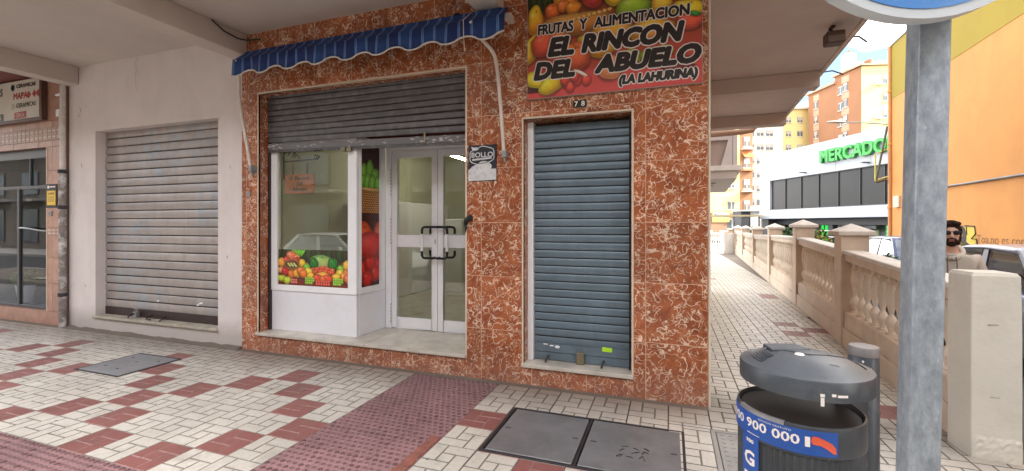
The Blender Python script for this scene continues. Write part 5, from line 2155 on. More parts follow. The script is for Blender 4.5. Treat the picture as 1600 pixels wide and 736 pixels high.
edges = [(-0.09, 0.0)] + posts
for bi in range(len(edges)):
    ya = edges[bi][0] + (edges[bi][1] if bi else 0.09)
    yb_ = edges[bi + 1][0] if bi + 1 < len(edges) else None
    if yb_ is None:
        break
    ra, rb = RZ(ya), RZ(yb_)
    g = MB()
    slant_box(g, ya, yb_, .035, .215, -.02, .385, -.02, .385 + (.06 if bi else .03))
    slant_box(g, ya, yb_, .012, .034, -.02, .20, -.02, .215)
    g.build('plinth', m_cast, BY, bevel=.006)
    g = MB()
    slant_box(g, ya, yb_, .045, .205, ra - .135, ra - .050, rb - .135, rb - .050)
    g.build('rail_beam', m_cast, BY, bevel=.006)
    g = MB()
    slant_box(g, ya, yb_, .020, .235, ra - .0495, ra, rb - .0495, rb)
    g.build('rail_coping', m_castlt, BY, bevel=.008)
    nb = max(6, int(round((yb_ - ya) / 0.222)))
    for q in range(nb):
        y = ya + (q + .5) * (yb_ - ya) / nb
        zb0 = .385 + (.06 if bi else .03) * (y - ya) / (yb_ - ya)
        zt0 = (ra + (rb - ra) * (y - ya) / (yb_ - ya)) - .135
        inst('baluster', balm, BY, (WX(y) + .125, y, zb0 - .002), (0, 0, 0), (1, 1, (zt0 - zb0 + .004) / .6))
for q, (y, w_) in enumerate(posts):
    zt0 = RZ(y + .15) + (.175 if q < 2 else .15)
    g = MB()
    slant_box(g, y, y + w_, 0, .30, -.02, zt0, -.02, zt0)
    po = g.build('post', m_cast if q else m_cast, BY, bevel=.006)
    g = MB()
    x = WX(y + w_ / 2)
    V = []
    for e_, z in ((.035, zt0 + .001), (.045, zt0 + .012), (.045, zt0 + .055)):
        V += [(x - e_, y - e_, z), (x + .30 + e_, y - e_, z), (x + .30 + e_, y + w_ + e_, z), (x - e_, y + w_ + e_, z)]
    V.append((x + .15, y + w_ / 2, zt0 + .155))
    F = [(3, 2, 1, 0)]
    for r_ in range(2):
        for s_ in range(4):
            F.append((r_ * 4 + s_, r_ * 4 + (s_ + 1) % 4, r_ * 4 + 4 + (s_ + 1) % 4, r_ * 4 + 4 + s_))
    F += [(8 + s_, 8 + (s_ + 1) % 4, 12) for s_ in range(4)]
    g.add(V, F)
    g.build('post_cap', m_castlt, po, bevel=.004)

t = thing('gate_pillar', (1.63, -0.2, 0), 'square cream rendered pillar ending the balustrade nearest the sign pole', 'pillar')
g = MB()
n_ = 9
rr = random.Random(3)
V = []
zs2 = [-.02, .06, .13, .17, .4, .8, 1.17, 1.185, 1.192]
for z in zs2:
    e_ = 0.012 if z > 1.18 else (0.004 if z > 1.16 else 0)
    for (x, y) in ((1.520, -.300), (1.760, -.322), (1.765, -.06), (1.508, -.06)):
        V.append((x + (e_ if x < 1.6 else -e_), y + (e_ if y < -.2 else -e_), z))
F = [tuple(range(4))[::-1], tuple(range((n_ - 1) * 4, n_ * 4))]
for r_ in range(n_ - 1):
    for s_ in range(4):
        F.append((r_ * 4 + s_, r_ * 4 + (s_ + 1) % 4, r_ * 4 + 4 + (s_ + 1) % 4, r_ * 4 + 4 + s_))
g.add(V, F)
g.build('shaft', m_pillar, t, bevel=.008, seg=2)
g = MB()                                              # rough render at the foot
nx, nz = 14, 8
V = []
for b_ in range(nz):
    for a_ in range(nx):
        f_ = a_ / (nx - 1)
        edge = (b_ == nz - 1) or a_ in (0, nx - 1)
        V.append((1.523 + f_ * .235, -.3005 - f_ * .022 - (0.0 if edge else rr.uniform(.002, .007)), -.01 + b_ / (nz - 1) * (.16 + .006 * math.sin(f_ * 17))))
g.add(V, [(b_ * nx + a_, b_ * nx + a_ + 1, b_ * nx + nx + a_ + 1, b_ * nx + nx + a_) for b_ in range(nz - 1) for a_ in range(nx - 1)])
g.build('rough_base', m_pillar, t)
g = MB()
for x, z, a in ((1.60, .86, .05), (1.61, .40, .06)):
    g.box(x, x + a, -.3125, -.3075, z, z + .006)
g.build('scratch', m_concrete, t)

# white cross wall at the far end of the walkway
t = thing('end_balustrade', (2.1, 21.5, 0), 'white balustrade panel closing the far end of the walkway', 'balustrade')
m_whitest = mat('white_cast_stone', (0.70, 0.70, 0.69), 0.7, var=.08)
e0, e1 = Vector((2.42, 21.2)), Vector((0.9, 23.6))
dv = (e1 - e0).normalized()
nv_ = Vector((-dv.y, dv.x))


def ebox(g, a0, a1, w0, w1, z0, z1):
    V = []
    for a in (a0, a1):
        for w_, z in ((w0, z0), (w1, z0), (w1, z1), (w0, z1)):
            q = e0 + dv * a + nv_ * w_
            V.append((q.x, q.y, z))
    g.add(V, [(0, 1, 2, 3), (7, 6, 5, 4), (0, 4, 5, 1), (1, 5, 6, 2), (2, 6, 7, 3), (3, 7, 4, 0)])


for a0 in (0, 1.25):
    g = MB()
    ebox(g, a0, a0 + .25, -.12, .12, -.02, 1.12)
    po = g.build('post', m_whitest, t)
    g = MB()
    ebox(g, a0 - .04, a0 + .29, -.16, .16, 1.121, 1.17)
    g.build('post_cap', m_whitest, po)
g = MB()
ebox(g, .251, 1.249, -.08, .08, -.02, .33)
g.build('plinth', m_whitest, t)
g = MB()
ebox(g, .251, 1.249, -.10, .10, .93, 1.05)
g.build('rail', m_whitest, t)
balw = MB().lathe(bal_profile(), (0, 0, -0.40), 8).mesh('baluster', m_whitest, smooth=50)
for q in range(5):
    p_ = e0 + dv * (.35 + q * .2)
    inst('baluster', balw, t, (p_.x, p_.y, .329), (0, 0, 0), (1, 1, 1.003))
g = MB()
f0, f1 = Vector((WX(21.5), 21.5)), e0
g.add([(f0.x, f0.y - .06, -.02), (f1.x, f1.y, -.02), (f1.x, f1.y, 1.02), (f0.x, f0.y - .06, 1.02), (f0.x, f0.y + .14, -.02), (f1.x, f1.y + .2, -.02), (f1.x, f1.y + .2, 1.02), (f0.x, f0.y + .14, 1.02)],
      [(0, 3, 2, 1), (4, 5, 6, 7), (0, 1, 5, 4), (1, 2, 6, 5), (2, 3, 7, 6), (3, 0, 4, 7)])
g.build('wing_wall', m_whitest, t)

# ================================================================== PEOPLE


def skin_mesh(name, verts, edges_, radii, root=0, sub=2, m=None, parent=None, smooth=True):
    me = bpy.data.meshes.new(name)
    me.from_pydata(verts, edges_, [])
    o = bpy.data.objects.new(name, me)
    col.objects.link(o)
    sk = o.modifiers.new('skin', 'SKIN')
    sk.use_smooth_shade = True
    for v, r_ in zip(me.skin_vertices[0].data, radii):
        v.radius = r_ if isinstance(r_, tuple) else (r_, r_)
        v.use_root = False
    me.skin_vertices[0].data[root].use_root = True
    ss = o.modifiers.new('sub', 'SUBSURF')
    ss.levels = sub
    ss.render_levels = sub
    dg = bpy.context.evaluated_depsgraph_get()
    dg.update()
    m2 = bpy.data.meshes.new_from_object(o.evaluated_get(dg))
    bpy.data.objects.remove(o)
    m2.name = name
    m2.materials.clear()
    m2.materials.append(m)
    m2.polygons.foreach_set('use_smooth', [True] * len(m2.polygons))
    r = bpy.data.objects.new(name, m2)
    col.objects.link(r)
    r.parent = parent
    return r


class Sk:
    def __init__(s):
        s.v, s.e, s.r = [], [], []

    def p(s, co, r_, frm=None):
        s.v.append(tuple(co))
        s.r.append(r_)
        i = len(s.v) - 1
        if frm is not None:
            s.e.append((frm, i))
        return i


m_skin = mat('skin', (0.62, 0.37, 0.275), 0.5, var=.08)
m_hair = mat('dark_brown_hair', (0.034, 0.018, 0.012), 0.85, var=.5, vs=90, spec=.15, bump=.8, bs=160)
m_hood = mat('beige_cotton', (0.47, 0.415, 0.36), 0.9, var=.1, vs=8, bump=.15, bs=60)
m_denim = mat('dark_denim', (0.03, 0.037, 0.06), 0.85, var=.2, vs=20)
m_shoe = mat('white_trainer', (0.6, 0.6, 0.6), 0.6)
m_maroon = mat('maroon_jacket', (0.040, 0.012, 0.014), 0.8, var=.3, vs=12)


def person(loc, face, label, top, trousers, scale=1.0, arms=0.0, beard=True):
    """a standing walker, local frame: facing -y, feet at z=0, 1.76 m tall"""
    t = thing('person', loc, label, 'person', rz=face)
    t.scale = (scale,) * 3
    s = Sk()
    pel = s.p((0, 0, .95), (.135, .10))
    sp = s.p((0, .01, 1.12), (.125, .095), pel)
    ch = s.p((0, .01, 1.30), (.15, .105), sp)
    nk0 = s.p((0, .015, 1.45), (.075, .065), ch)
    nk = s.p((0, .0, 1.52), (.056, .058), nk0)
    jaw = s.p((0, -.022, 1.585), (.060, .078), nk)
    mid = s.p((0, -.012, 1.655), (.074, .094), jaw)
    top_ = s.p((0, -.004, 1.72), (.066, .084), mid)
    s.p((0, 0, 1.752), (.03, .04), top_)
    for sg in (-1, 1):
        sh = s.p((sg * .17, .015, 1.40), .056, ch)
        fw = -.10 * sg * (1 if arms == 0 else 1)
        el = s.p((sg * .235, .03 + fw * .3, 1.13), .042, sh)
        wr = s.p((sg * .245, -.05 + fw, .885), .027, el)
        pa_ = s.p((sg * .245, -.065 + fw, .835), (.018, .034), wr)
        p2 = s.p((sg * .243, -.075 + fw, .795), (.014, .036), pa_)
        for q, (dy, ln, cu) in enumerate(((-.026, .070, .012), (-.009, .080, .016), (.009, .075, .018), (.026, .058, .020))):
            k1 = s.p((sg * (.242 - .002), -.078 + fw + dy, .770), .0085, p2)
            k2 = s.p((sg * (.240 - cu * .5), -.080 + fw + dy, .770 - ln * .5), .008, k1)
            s.p((sg * (.240 - cu * 1.6), -.082 + fw + dy, .770 - ln), .0065, k2)
        th1 = s.p((sg * .232, -.105 + fw, .825), .010, pa_)
        s.p((sg * .226, -.122 + fw, .785), .008, th1)
        hp = s.p((sg * .09, 0, .90), .085, pel)
        st_ = .13 * sg
        kn = s.p((sg * .10, -.02 - st_ * .6, .50), .055, hp)
        an = s.p((sg * .10, .01 - st_, .09), .036, kn)
        s.p((sg * .11, -.10 - st_, .035), (.032, .024), an)
    skin_mesh('body', s.v, s.e, s.r, 0, 2, m_skin, t)
    # clothes follow the same bones a little wider
    c = Sk()
    a00 = c.p((0, 0, .87), (.150, .122))
    a0 = c.p((0, 0, .95), (.158, .128), a00)
    a1 = c.p((0, .01, 1.12), (.150, .122), a0)
    a2 = c.p((0, .01, 1.30), (.178, .128), a1)
    a3 = c.p((0, .015, 1.425), (.125, .095), a2)
    c.p((0, .01, 1.485), (.082, .080), a3)
    for sg in (-1, 1):
        fw = -.10 * sg
        sh = c.p((sg * .185, .015, 1.395), .076, a2)
        el = c.p((sg * .24, .03 + fw * .3, 1.13), .062, sh)
        c.p((sg * .247, -.045 + fw, .905), .043, el)
    skin_mesh('hoodie' if beard else 'jacket', c.v, c.e, c.r, 0, 2, top, t)
    c = Sk()
    a0 = c.p((0, 0, .985), (.140, .110))
    for sg in (-1, 1):
        st_ = .13 * sg
        hp = c.p((sg * .09, 0, .88), .098, a0)
        kn = c.p((sg * .10, -.02 - st_ * .6, .50), .073, hp)
        c.p((sg * .10, .01 - st_, .075), .058, kn)
    skin_mesh('trousers', c.v, c.e, c.r, 0, 2, trousers, t)
    for sg in (-1, 1):
        st_ = .13 * sg
        g = MB()
        x, y = sg * .105, -.06 - st_
        V = []
        for z, e_ in ((0, 1.0), (.03, 1.02), (.06, .9), (.095, .6)):
            for q in range(14):
                an = 2 * math.pi * q / 14
                V.append((x + .046 * e_ * math.cos(an), y + (.02 if z > .08 else 0) + .135 * (e_ if z < .08 else .5) * math.sin(an), z))
        F = [tuple(range(14))[::-1], tuple(range(42, 56))]
        for j in range(3):
            F += [(j * 14 + q, j * 14 + (q + 1) % 14, j * 14 + 14 + (q + 1) % 14, j * 14 + 14 + q) for q in range(14)]
        g.add(V, F)
        g.build('shoe', m_shoe, t, world=False, smooth=60)

    def blob(name, m, parts):
        g = MB()
        for (cx, cy, cz, rx, ry, rz_) in parts:
            g.lathe([(max(.0005, math.sin(math.pi * q / 10)), -math.cos(math.pi * q / 10)) for q in range(11)], (0, 0, 0), 16)
            n0 = 11 * 16
            for q in range(len(g.v) - n0, len(g.v)):
                a, b, c_ = g.v[q]
                g.v[q] = (cx + a * rx, cy + b * ry, cz + c_ * rz_)
        return g.build(name, m, t, world=False, smooth=70)
    blob('hair', m_hair, [(0, .014, 1.700, .081, .096, .082), (-.028, -.052, 1.752, .044, .038, .028), (.034, -.046, 1.756, .040, .040, .026), (0, -.02, 1.772, .05, .06, .022), (-.074, .0, 1.68, .012, .032, .045), (.074, .0, 1.68, .012, .032, .045), (0, .055, 1.62, .06, .05, .06)])
    blob('nose', m_skin, [(0, -.110, 1.632, .014, .020, .013), (0, -.104, 1.650, .010, .014, .026)])
    for sg in (-1, 1):
        blob('ear', m_skin, [(sg * .079, .005, 1.645, .010, .020, .030)])
    if beard:
        blob('beard', m_hair, [(0, -.066, 1.556, .040, .036, .028), (-.044, -.044, 1.572, .024, .040, .030), (.044, -.044, 1.572, .024, .040, .030), (0, -.099, 1.609, .026, .010, .006), (-.028, -.092, 1.594, .009, .012, .018), (.028, -.092, 1.594, .009, .012, .018), (-.067, -.016, 1.605, .010, .022, .034), (.067, -.016, 1.605, .010, .022, .034)])
        blob('lips', mat('lips', (.36, .13, .11), .5), [(0, -.101, 1.588, .020, .010, .006)])
        gl = blob('sunglasses', m_black, [(-.034, -.096, 1.668, .030, .012, .023), (.034, -.096, 1.668, .030, .012, .023)])
        MB().tube([(-.012, -.107, 1.676), (.012, -.107, 1.676)], .004, 6).build('bridge', m_black, gl, world=False)
        for sg in (-1, 1):
            MB().tube([(sg * .06, -.085, 1.677), (sg * .078, -.05, 1.675), (sg * .080, .01, 1.668)], .004, 6).build('temple', m_black, gl, world=False)
        # hood lying round the neck
        g = MB()
        pts_ = []
        for q in range(17):
            an = -math.pi * .5 + 2 * math.pi * q / 16
            pts_.append((.092 * math.cos(an), .015 + .098 * math.sin(an), 1.458 + .05 * math.sin(an) + (.012 if abs(math.cos(an)) > .5 else 0)))
        g.tube(pts_, [.021 + .020 * max(0, math.sin(-math.pi * .5 + 2 * math.pi * q / 16)) for q in range(17)], 10)
        g.build('hood', top, t, world=False, smooth=70)
        for sg in (-1, 1):
            g = MB()
            g.tube([(sg * .03, -.10, 1.43), (sg * .034, -.128, 1.36), (sg * .032, -.135, 1.25)], .0045, 6)
            g.build('drawstring', mat('dark_cord', (.12, .10, .09), .8), t, world=False)
    else:
        blob('mouth', mat('lips2', (.33, .13, .11), .5), [(0, -.099, 1.590, .02, .008, .005)])
        blob('eyes', m_black, [(-.03, -.094, 1.668, .011, .006, .006), (.03, -.094, 1.668, .011, .006, .006)])
    return t


man = Vector((2.352, 1.70, -0.25))
fc = math.atan2(CAM.x - man.x, -(CAM.y - man.y))
person(man, fc + .10, 'bearded man in sunglasses and a beige hoodie walking behind the balustrade', m_hood, m_denim, 1.0)
p2 = Vector((2.545, 0.28, -0.25))
person(p2, math.atan2(CAM.x - p2.x, -(CAM.y - p2.y)) + .5, 'person in a dark maroon jacket cut off by the right edge beside the pillar', m_maroon, m_denim, .98, beard=False)

# ================================================================== CARS
m_tyre = mat('tyre_rubber', (0.018, 0.018, 0.018), 0.85)
m_alloy = mat('alloy', (0.45, 0.46, 0.48), 0.3, metal=.8)
m_lamp = mat('headlamp_glass', (0.55, 0.58, 0.6), 0.1)
m_red = mat('tail_lamp', (0.35, 0.012, 0.012), 0.2)


def car(loc, rz, label, paint, group=None):
    """front towards -y in its own frame, 4.0 m long, 1.72 wide"""
    t = thing('parked_car', loc, label, 'car', group, rz)
    W_ = .86
    # lower body: side outline lofted across the width
    out_ = [(-1.98, .30), (-2.0, .48), (-1.95, .66), (-1.55, .80), (-1.02, .92), (.0, .95), (1.1, .97), (1.75, .98), (1.93, .90), (1.98, .62), (1.96, .32), (1.70, .22), (-1.75, .20)]
    g = MB()
    st = [(-W_, .90, .03), (-W_ + .02, .97, .0), (-W_ + .09, 1.0, 0.0), (W_ - .09, 1.0, 0.0), (W_ - .02, .97, .0), (W_, .90, .03)]
    V = []
    for x, k_, dz in st:
        for (y, z) in out_:
            V.append((x, y * (k_ * .04 + .96), .58 + (z - .58) * k_ + dz * 0))
    n = len(out_)
    F = []
    for j in range(len(st) - 1):
        F += [(j * n + q, j * n + (q + 1) % n, (j + 1) * n + (q + 1) % n, (j + 1) * n + q) for q in range(n)]
    F += [tuple(range(n)), tuple(range((len(st) - 1) * n, len(st) * n))[::-1]]
    g.add(V, F)
    g.build('body', paint, t, world=False, bevel=.012, smooth=40)
    # cabin: pillars and roof as a frame, panes set between
    bl = {'f': -1.02, 'b': 1.62, 'z': .945}
    tp = {'f': -.28, 'b': 1.18, 'z': 1.43}
    xb, xt = .78, .60

    def at(y_, h, sg):
        """point on the cabin side: h 0..1 up from belt to roof, y_ 0..1 front to back"""
        yb0 = bl['f'] + (bl['b'] - bl['f']) * y_
        yt0 = tp['f'] + (tp['b'] - tp['f']) * y_
        e_ = math.sin(h * math.pi) * .03
        return Vector((sg * (xb + (xt - xb) * h + e_), yb0 + (yt0 - yb0) * h, bl['z'] + (tp['z'] - bl['z']) * h))
    g = MB()
    rf = [(-.30, 1.425), (-.05, 1.455), (.45, 1.475), (.95, 1.455), (1.20, 1.415)]
    V = []
    for y, z in rf:
        for x, dz in ((-.62, -.03), (-.52, 0), (0, .014), (.52, 0), (.62, -.03)):
            V.append((x, y, z + dz))
    g.add(V, [(a * 5 + b, a * 5 + b + 1, a * 5 + 6 + b, a * 5 + 5 + b) for a in range(4) for b in range(4)])
    ro = g.build('roof', paint, t, world=False, smooth=60)
    sol = ro.modifiers.new('thickness', 'SOLIDIFY')
    sol.thickness = .035
    for sg in (-1, 1):
        for ya, w_ in ((.0, .045), (.46, .05), (.985, .09)):
            g = MB()
            for dy0, dy1 in ((ya, ya),):
                a, b = at(max(0, ya - w_ / 2), 0, sg), at(max(0, ya - w_ / 2), 1, sg)
                c_, d_ = at(min(1.03, ya + w_ / 2 + .02), 0, sg), at(min(1.03, ya + w_ / 2 + .02), 1, sg)
                i_ = Vector((-sg * .05, 0, 0))
                g.add([a, c_, d_, b, a + i_, c_ + i_, d_ + i_, b + i_], [(0, 1, 2, 3), (7, 6, 5, 4), (0, 4, 5, 1), (1, 5, 6, 2), (2, 6, 7, 3), (3, 7, 4, 0)])
            g.build('pillar', paint, t, world=False)
        for ya, yb1 in ((.05, .43), (.515, .925)):
            i_ = Vector((-sg * .012, 0, 0))
            a, b, c_, d_ = at(ya, .02, sg) + i_, at(yb1, .02, sg) + i_, at(yb1, .96, sg) + i_, at(ya, .96, sg) + i_
            MB().add([a, b, c_, d_], [(0, 1, 2, 3)]).build('side_window', m_carglass, t, world=False)
            MB().tube([a, d_, c_, b], .011, 5).build('window_seal', m_black, t, world=False)
        g = MB()
        mc = at(.10, .10, sg) + Vector((sg * .10, .02, .03))
        g.lathe([(.001, -.06), (.06, -.05), (.075, 0), (.06, .05), (.001, .06)], (0, 0, 0), 12)
        g.v = [(mc.x + a * 1.3, mc.y + b * .6, mc.z + c_) for a, b, c_ in g.v]
        g.build('wing_mirror', paint, t, world=False, smooth=60)
        for y in (.25, 1.05):
            g = MB()
            g.box(sg * (W_ - .012), sg * (W_ + .018), y, y + .16, .84, .865)
            g.build('door_handle', paint, t, world=False, bevel=.004)
        g = MB()
        g.lathe([(.001, -.04), (.12, -.035), (.14, 0), (.1, .03), (.001, .035)], (0, 0, 0), 14)
        g.v = [(sg * .62 + a * 1.1, -1.86 + b * .75 - c_ * .3, .66 + c_ * 1.4) for a, b, c_ in g.v]
        g.build('headlight', m_lamp, t, world=False, smooth=50)
        g = MB()
        g.box(sg * .60, sg * .80, 1.90, 1.965, .70, .88)
        g.build('tail_light', m_red, t, world=False, bevel=.02)
        for y in (-1.26, 1.28):
            g = MB()
            g.lathe([(.20, -.095), (.29, -.10), (.31, -.06), (.31, .06), (.29, .10), (.20, .095)], (0, 0, 0), 28)
            g.v = [(sg * .765 + c_, y + a, .31 + b) for a, b, c_ in g.v]
            wh = g.build('wheel', m_tyre, t, world=False, smooth=40)
            g = MB()
            g.lathe([(.02, -.05), (.2, -.06), (.205, .06), (.02, .05)], (0, 0, 0), 20)
            g.v = [(sg * .775 + c_, y + a, .31 + b) for a, b, c_ in g.v]
            g.build('rim', m_alloy, wh, world=False, smooth=40)
    for nm, y0, y1, inset in (('windscreen', 0.0, 0.0, .10), ('rear_window', 1.0, 1.0, .10)):
        a, b = at(y0, .04, -1), at(y0, .04, 1)
        c_, d_ = at(y0, .97, 1), at(y0, .97, -1)
        dy = Vector((0, -.012 if nm == 'windscreen' else .012, 0))
        sx_ = Vector((.05, 0, 0))
        MB().add([a + sx_ + dy, b - sx_ + dy, c_ - sx_ + dy, d_ + sx_ + dy], [(0, 1, 2, 3)]).build(nm, m_carglass, t, world=False)
    g = MB()
    g.box(-.55, .55, -1.985, -1.93, .42, .56)
    g.build('grille', m_black, t, world=False, bevel=.01)
    g = MB()
    for x in (-.34, .34):
        g.box(x - .2, x + .2, -.15, .0, .55, 1.02)
        g.box(x - .12, x + .12, -.06, -.02, 1.03, 1.22)
    g.box(-.62, .62, .75, .9, .55, 1.05)
    g.box(-.7, .7, -.7, 1.5, .3, .55)
    g.build('seat', m_black, t, world=False, bevel=.03)
    return t


def paint_mat(nm, c):
    m = mat(nm, c, .3, metal=.2, var=.04, coat=.6)
    return m


pm1 = paint_mat('silver_blue_paint', (.30, .34, .44))
pm2 = paint_mat('dark_blue_paint', (.02, .035, .11))
pm3 = paint_mat('orange_paint_car', (.45, .12, .035))
pm4 = paint_mat('grey_paint', (.16, .16, .17))
car((4.37, 3.50, -0.25), -th, 'silver blue car parked on the street beyond the square pillar', pm1)
car((4.95, 8.35, -0.25), -th, 'dark blue car parked farther up the street behind the sign pole', pm2)
car((7.15, 3.2, -0.25), -th, 'orange car parked against the orange wall behind the silver blue car', pm3)

# cars and houses across the road behind the camera, seen only in the shop glass
car((-5.2, -7.2, -0.25), R(90), 'grey car standing at the kerb across from the shops', pm4)
car((-10.2, -7.3, -0.25), R(90), 'white car standing at the kerb farther along the road', paint_mat('white_paint_car', (.7, .7, .7)))

# ================================================================== BUSHES


def bush(name, c, r_, rz_, n, size, label, mats, seed, cat='shrub'):
    t = thing(name, (c[0], c[1], -.25), label, cat)
    g = MB()
    leaf_ball(g, c, r_, rz_, n, size, random.Random(seed), len(mats))
    o = g.build('foliage', mats, t)
    o['kind'] = 'stuff'
    g = MB()
    rr = random.Random(seed)
    for q in range(5):
        g.tube([(c[0] + rr.uniform(-.1, .1), c[1] + rr.uniform(-.1, .1), -.25), (c[0] + rr.uniform(-.5, .5) * r_, c[1] + rr.uniform(-.5, .5) * r_, c[2])], [.02, .008], 5)
    g.build('stem', mat('bark', (.10, .07, .05), .9), t)
    return t


m_yl = mat('yellow_flower', (.75, .45, .02), .6)
bush('flowering_shrub', (3.45, 10.2, .95), .42, .42, 900, .055, 'green shrub with yellow flowers rising behind the third and fourth balustrade posts', [m_leaf, m_leaf2, m_leaf, m_yl], 11)
bush('shrub', (3.6, 15.0, 1.0), .45, .45, 700, .06, 'dark green shrub behind the balustrade near its far end', [m_leaf2, m_leaf], 12)
bush('shrub', (3.25, 5.2, .62), .34, .36, 600, .05, 'low leafy shrub between the balustrade and the dark blue car', [m_leaf, m_leaf2, m_leaf2], 13)

# ================================================================== ORANGE WALL BUILDING ON THE RIGHT
m_orange_w = mat('orange_render', (0.60, 0.275, 0.080), 0.85, var=.08, vs=.6, bump=.1, bs=40, dirt=((0.48, 0.205, 0.062), .5, .8), streak=((.42, .185, .065), .35, .8, .2), foot=((.33, .19, .10), .5))
m_yellow_w = mat('mustard_render', (0.32, 0.235, 0.025), 0.85, var=.07, vs=.6, bump=.1, bs=40)
m_cream_r = mat('sun_block_render', (.6, .55, .45), .9)
t = thing('orange_building', (10, 8, -0.25), 'tall windowless orange building with a mustard band along its top', 'building')
OX = lambda y: 8.0 + 0.06 * y
YE = 21.34
g = MB()
g.prism([(OX(-5), -5), (OX(YE), YE), (24, YE), (24, -5)], -.25, 7.20)
ob = g.build('wall', m_orange_w, t)
g = MB()
g.prism([(OX(-5) - .012, -5.012), (OX(YE) - .012, YE + .012), (24, YE + .012), (24, -5.012)], 7.2005, 9.62)
g.build('mustard_band', m_yellow_w, t)
g = MB()
g.prism([(OX(-5) - .05, -5.05), (OX(YE) - .05, YE + .05), (24, YE + .05), (24, -5.05)], 9.621, 9.70)
g.build('parapet_cap', mat('grey_metal_cap', (.30, .31, .33), .5), t)
g = MB()
g.box(12.5, 23.9, -4.9, 18, 9.7005, 16.0)  # unseen mass on the roof, added to keep the sun off the street
g.build('unseen_sun_block', m_cream_r, t)
g = MB()
g.tube([(OX(-5) - .05, -5, 2.86), (OX(17.4) - .05, 17.4, 2.83)], .035, 8)
g.build('wall_cable', m_iron, t)
g = MB()
g.tube([(OX(YE) - .06, YE - .35, 9.6), (OX(YE) - .06, YE - .35, 7.9), (OX(YE) - .06, YE - .35, -.25)], .085, 10)
dp = g.build('downpipe', mat('orange_pipe', (.50, .21, .06), .5), t, smooth=50)
for z in (2.2, 5.1, 7.5):
    MB().lathe([(.10, 0), (.11, .02), (.11, .10), (.10, .12)], (OX(YE) - .06, YE - .35, z), 12).build('pipe_joint', m_orange_w, dp)
g = MB()                                             # perforated shutter doorway near the far corner
for q in range(18):
    g.box(OX(19.2) - .03, OX(19.2) - .005, 18.3, 19.35, -.22 + q * .155, -.22 + q * .155 + .085)
g.box(OX(18.25) - .04, OX(18.25) + .02, 18.18, 18.29, -.25, 2.62)
g.box(OX(19.4) - .04, OX(19.4) + .02, 19.36, 19.47, -.25, 2.62)
g.box(OX(18.8) - .05, OX(18.8) + .02, 18.18, 19.47, 2.621, 2.75)
g.build('louvred_door', mat('brown_shutter', (.16, .075, .03), .5), t)
g = MB()
g.box(OX(20.2) - .10, OX(20.2) - .001, 19.95, 20.45, 2.25, 2.75)
g.build('meter_box', mat('cream_box', (.62, .52, .40), .6), t)
# small bracket frame projecting from the corner
t2 = thing('wall_bracket', (OX(YE) - .5, YE, 4.5), 'dark angled metal bracket frame projecting from the corner of the orange building', 'bracket')
g = MB()
x0 = OX(YE) - .02
g.tube([(x0, YE + .05, 6.05), (x0 - .62, YE - .5, 3.55), (x0 - .62, YE - .5, 3.40), (x0, YE + .05, 3.58)], .045, 6)
g.build('frame', mat('dark_olive_metal', (.05, .055, .02), .5), t2)
g = MB()
g.tube([(x0 - .66, YE - .5, 3.52), (x0 - .66, YE - .5, 4.7), (x0 - .02, YE + .02, 5.0)], .03, 6)
g.tube([(x0 - .66, YE - .5, 3.50), (x0 - .02, YE + .02, 3.70)], .04, 6)
g.build('yellow_edge', mat('olive_yellow', (.5, .47, .10), .5), t2)
# street lamp bracketed from the same corner
t2 = thing('street_lamp', (OX(YE) - 1.2, YE, 6.2), 'street lamp on a long arm bracketed from the orange building corner', 'street lamp')
g = MB()
g.tube([(OX(YE) - .05, YE - .1, 6.12), (OX(YE) - .9, YE + .1, 6.30), (OX(YE) - 1.7, YE + .3, 6.42)], .028, 6)
g.build('arm', m_steel, t2)
g = MB()
g.lathe([(.001, -.45), (.07, -.40), (.12, -.1), (.12, .15), (.06, .40), (.001, .42)], (0, 0, 0), 12)
g.v = [(OX(YE) - 1.95 + c_ * .9, YE + .35 + a, 6.47 + b * .55 + c_ * -.06) for a, b, c_ in g.v]
g.build('lamp_head', mat('lamp_grey', (.50, .48, .44), .5), t2, smooth=50)
# ================================================================== SUPERMARKET
m_whitepan = mat('white_cladding', (0.50, 0.53, 0.57), 0.5, var=.04, vs=.3)
m_smoke = mat('smoked_glass', (0.040, 0.040, 0.042), 0.25, var=.15, vs=.6, spec=.25)
t = thing('supermarket', (11, 40, -0.25), 'white box shaped supermarket with a long smoked window band and green rooftop lettering', 'supermarket')
A0 = Vector((8.30, 46.76))
A1 = Vector((13.93, 33.9))
dvm = (A1 - A0).normalized()
LM = (A1 - A0).length
nm_ = Vector((-dvm.y, dvm.x))
nm_ = nm_ if nm_.x < 0 else -nm_          # outward, towards the camera side


def mp_(s_, o_, z):
    q = A0 + dvm * s_ + nm_ * o_
    return (q.x, q.y, z)


def mbox(g, s0, s1, o0, o1, z0, z1):
    V = []
    for z in (z0, z1):
        for s_, o_ in ((s0, o0), (s1, o0), (s1, o1), (s0, o1)):
            V.append(mp_(s_, o_, z))
    g.add(V, [(0, 3, 2, 1), (4, 5, 6, 7), (0, 1, 5, 4), (1, 2, 6, 5), (2, 3, 7, 6), (3, 0, 4, 7)])


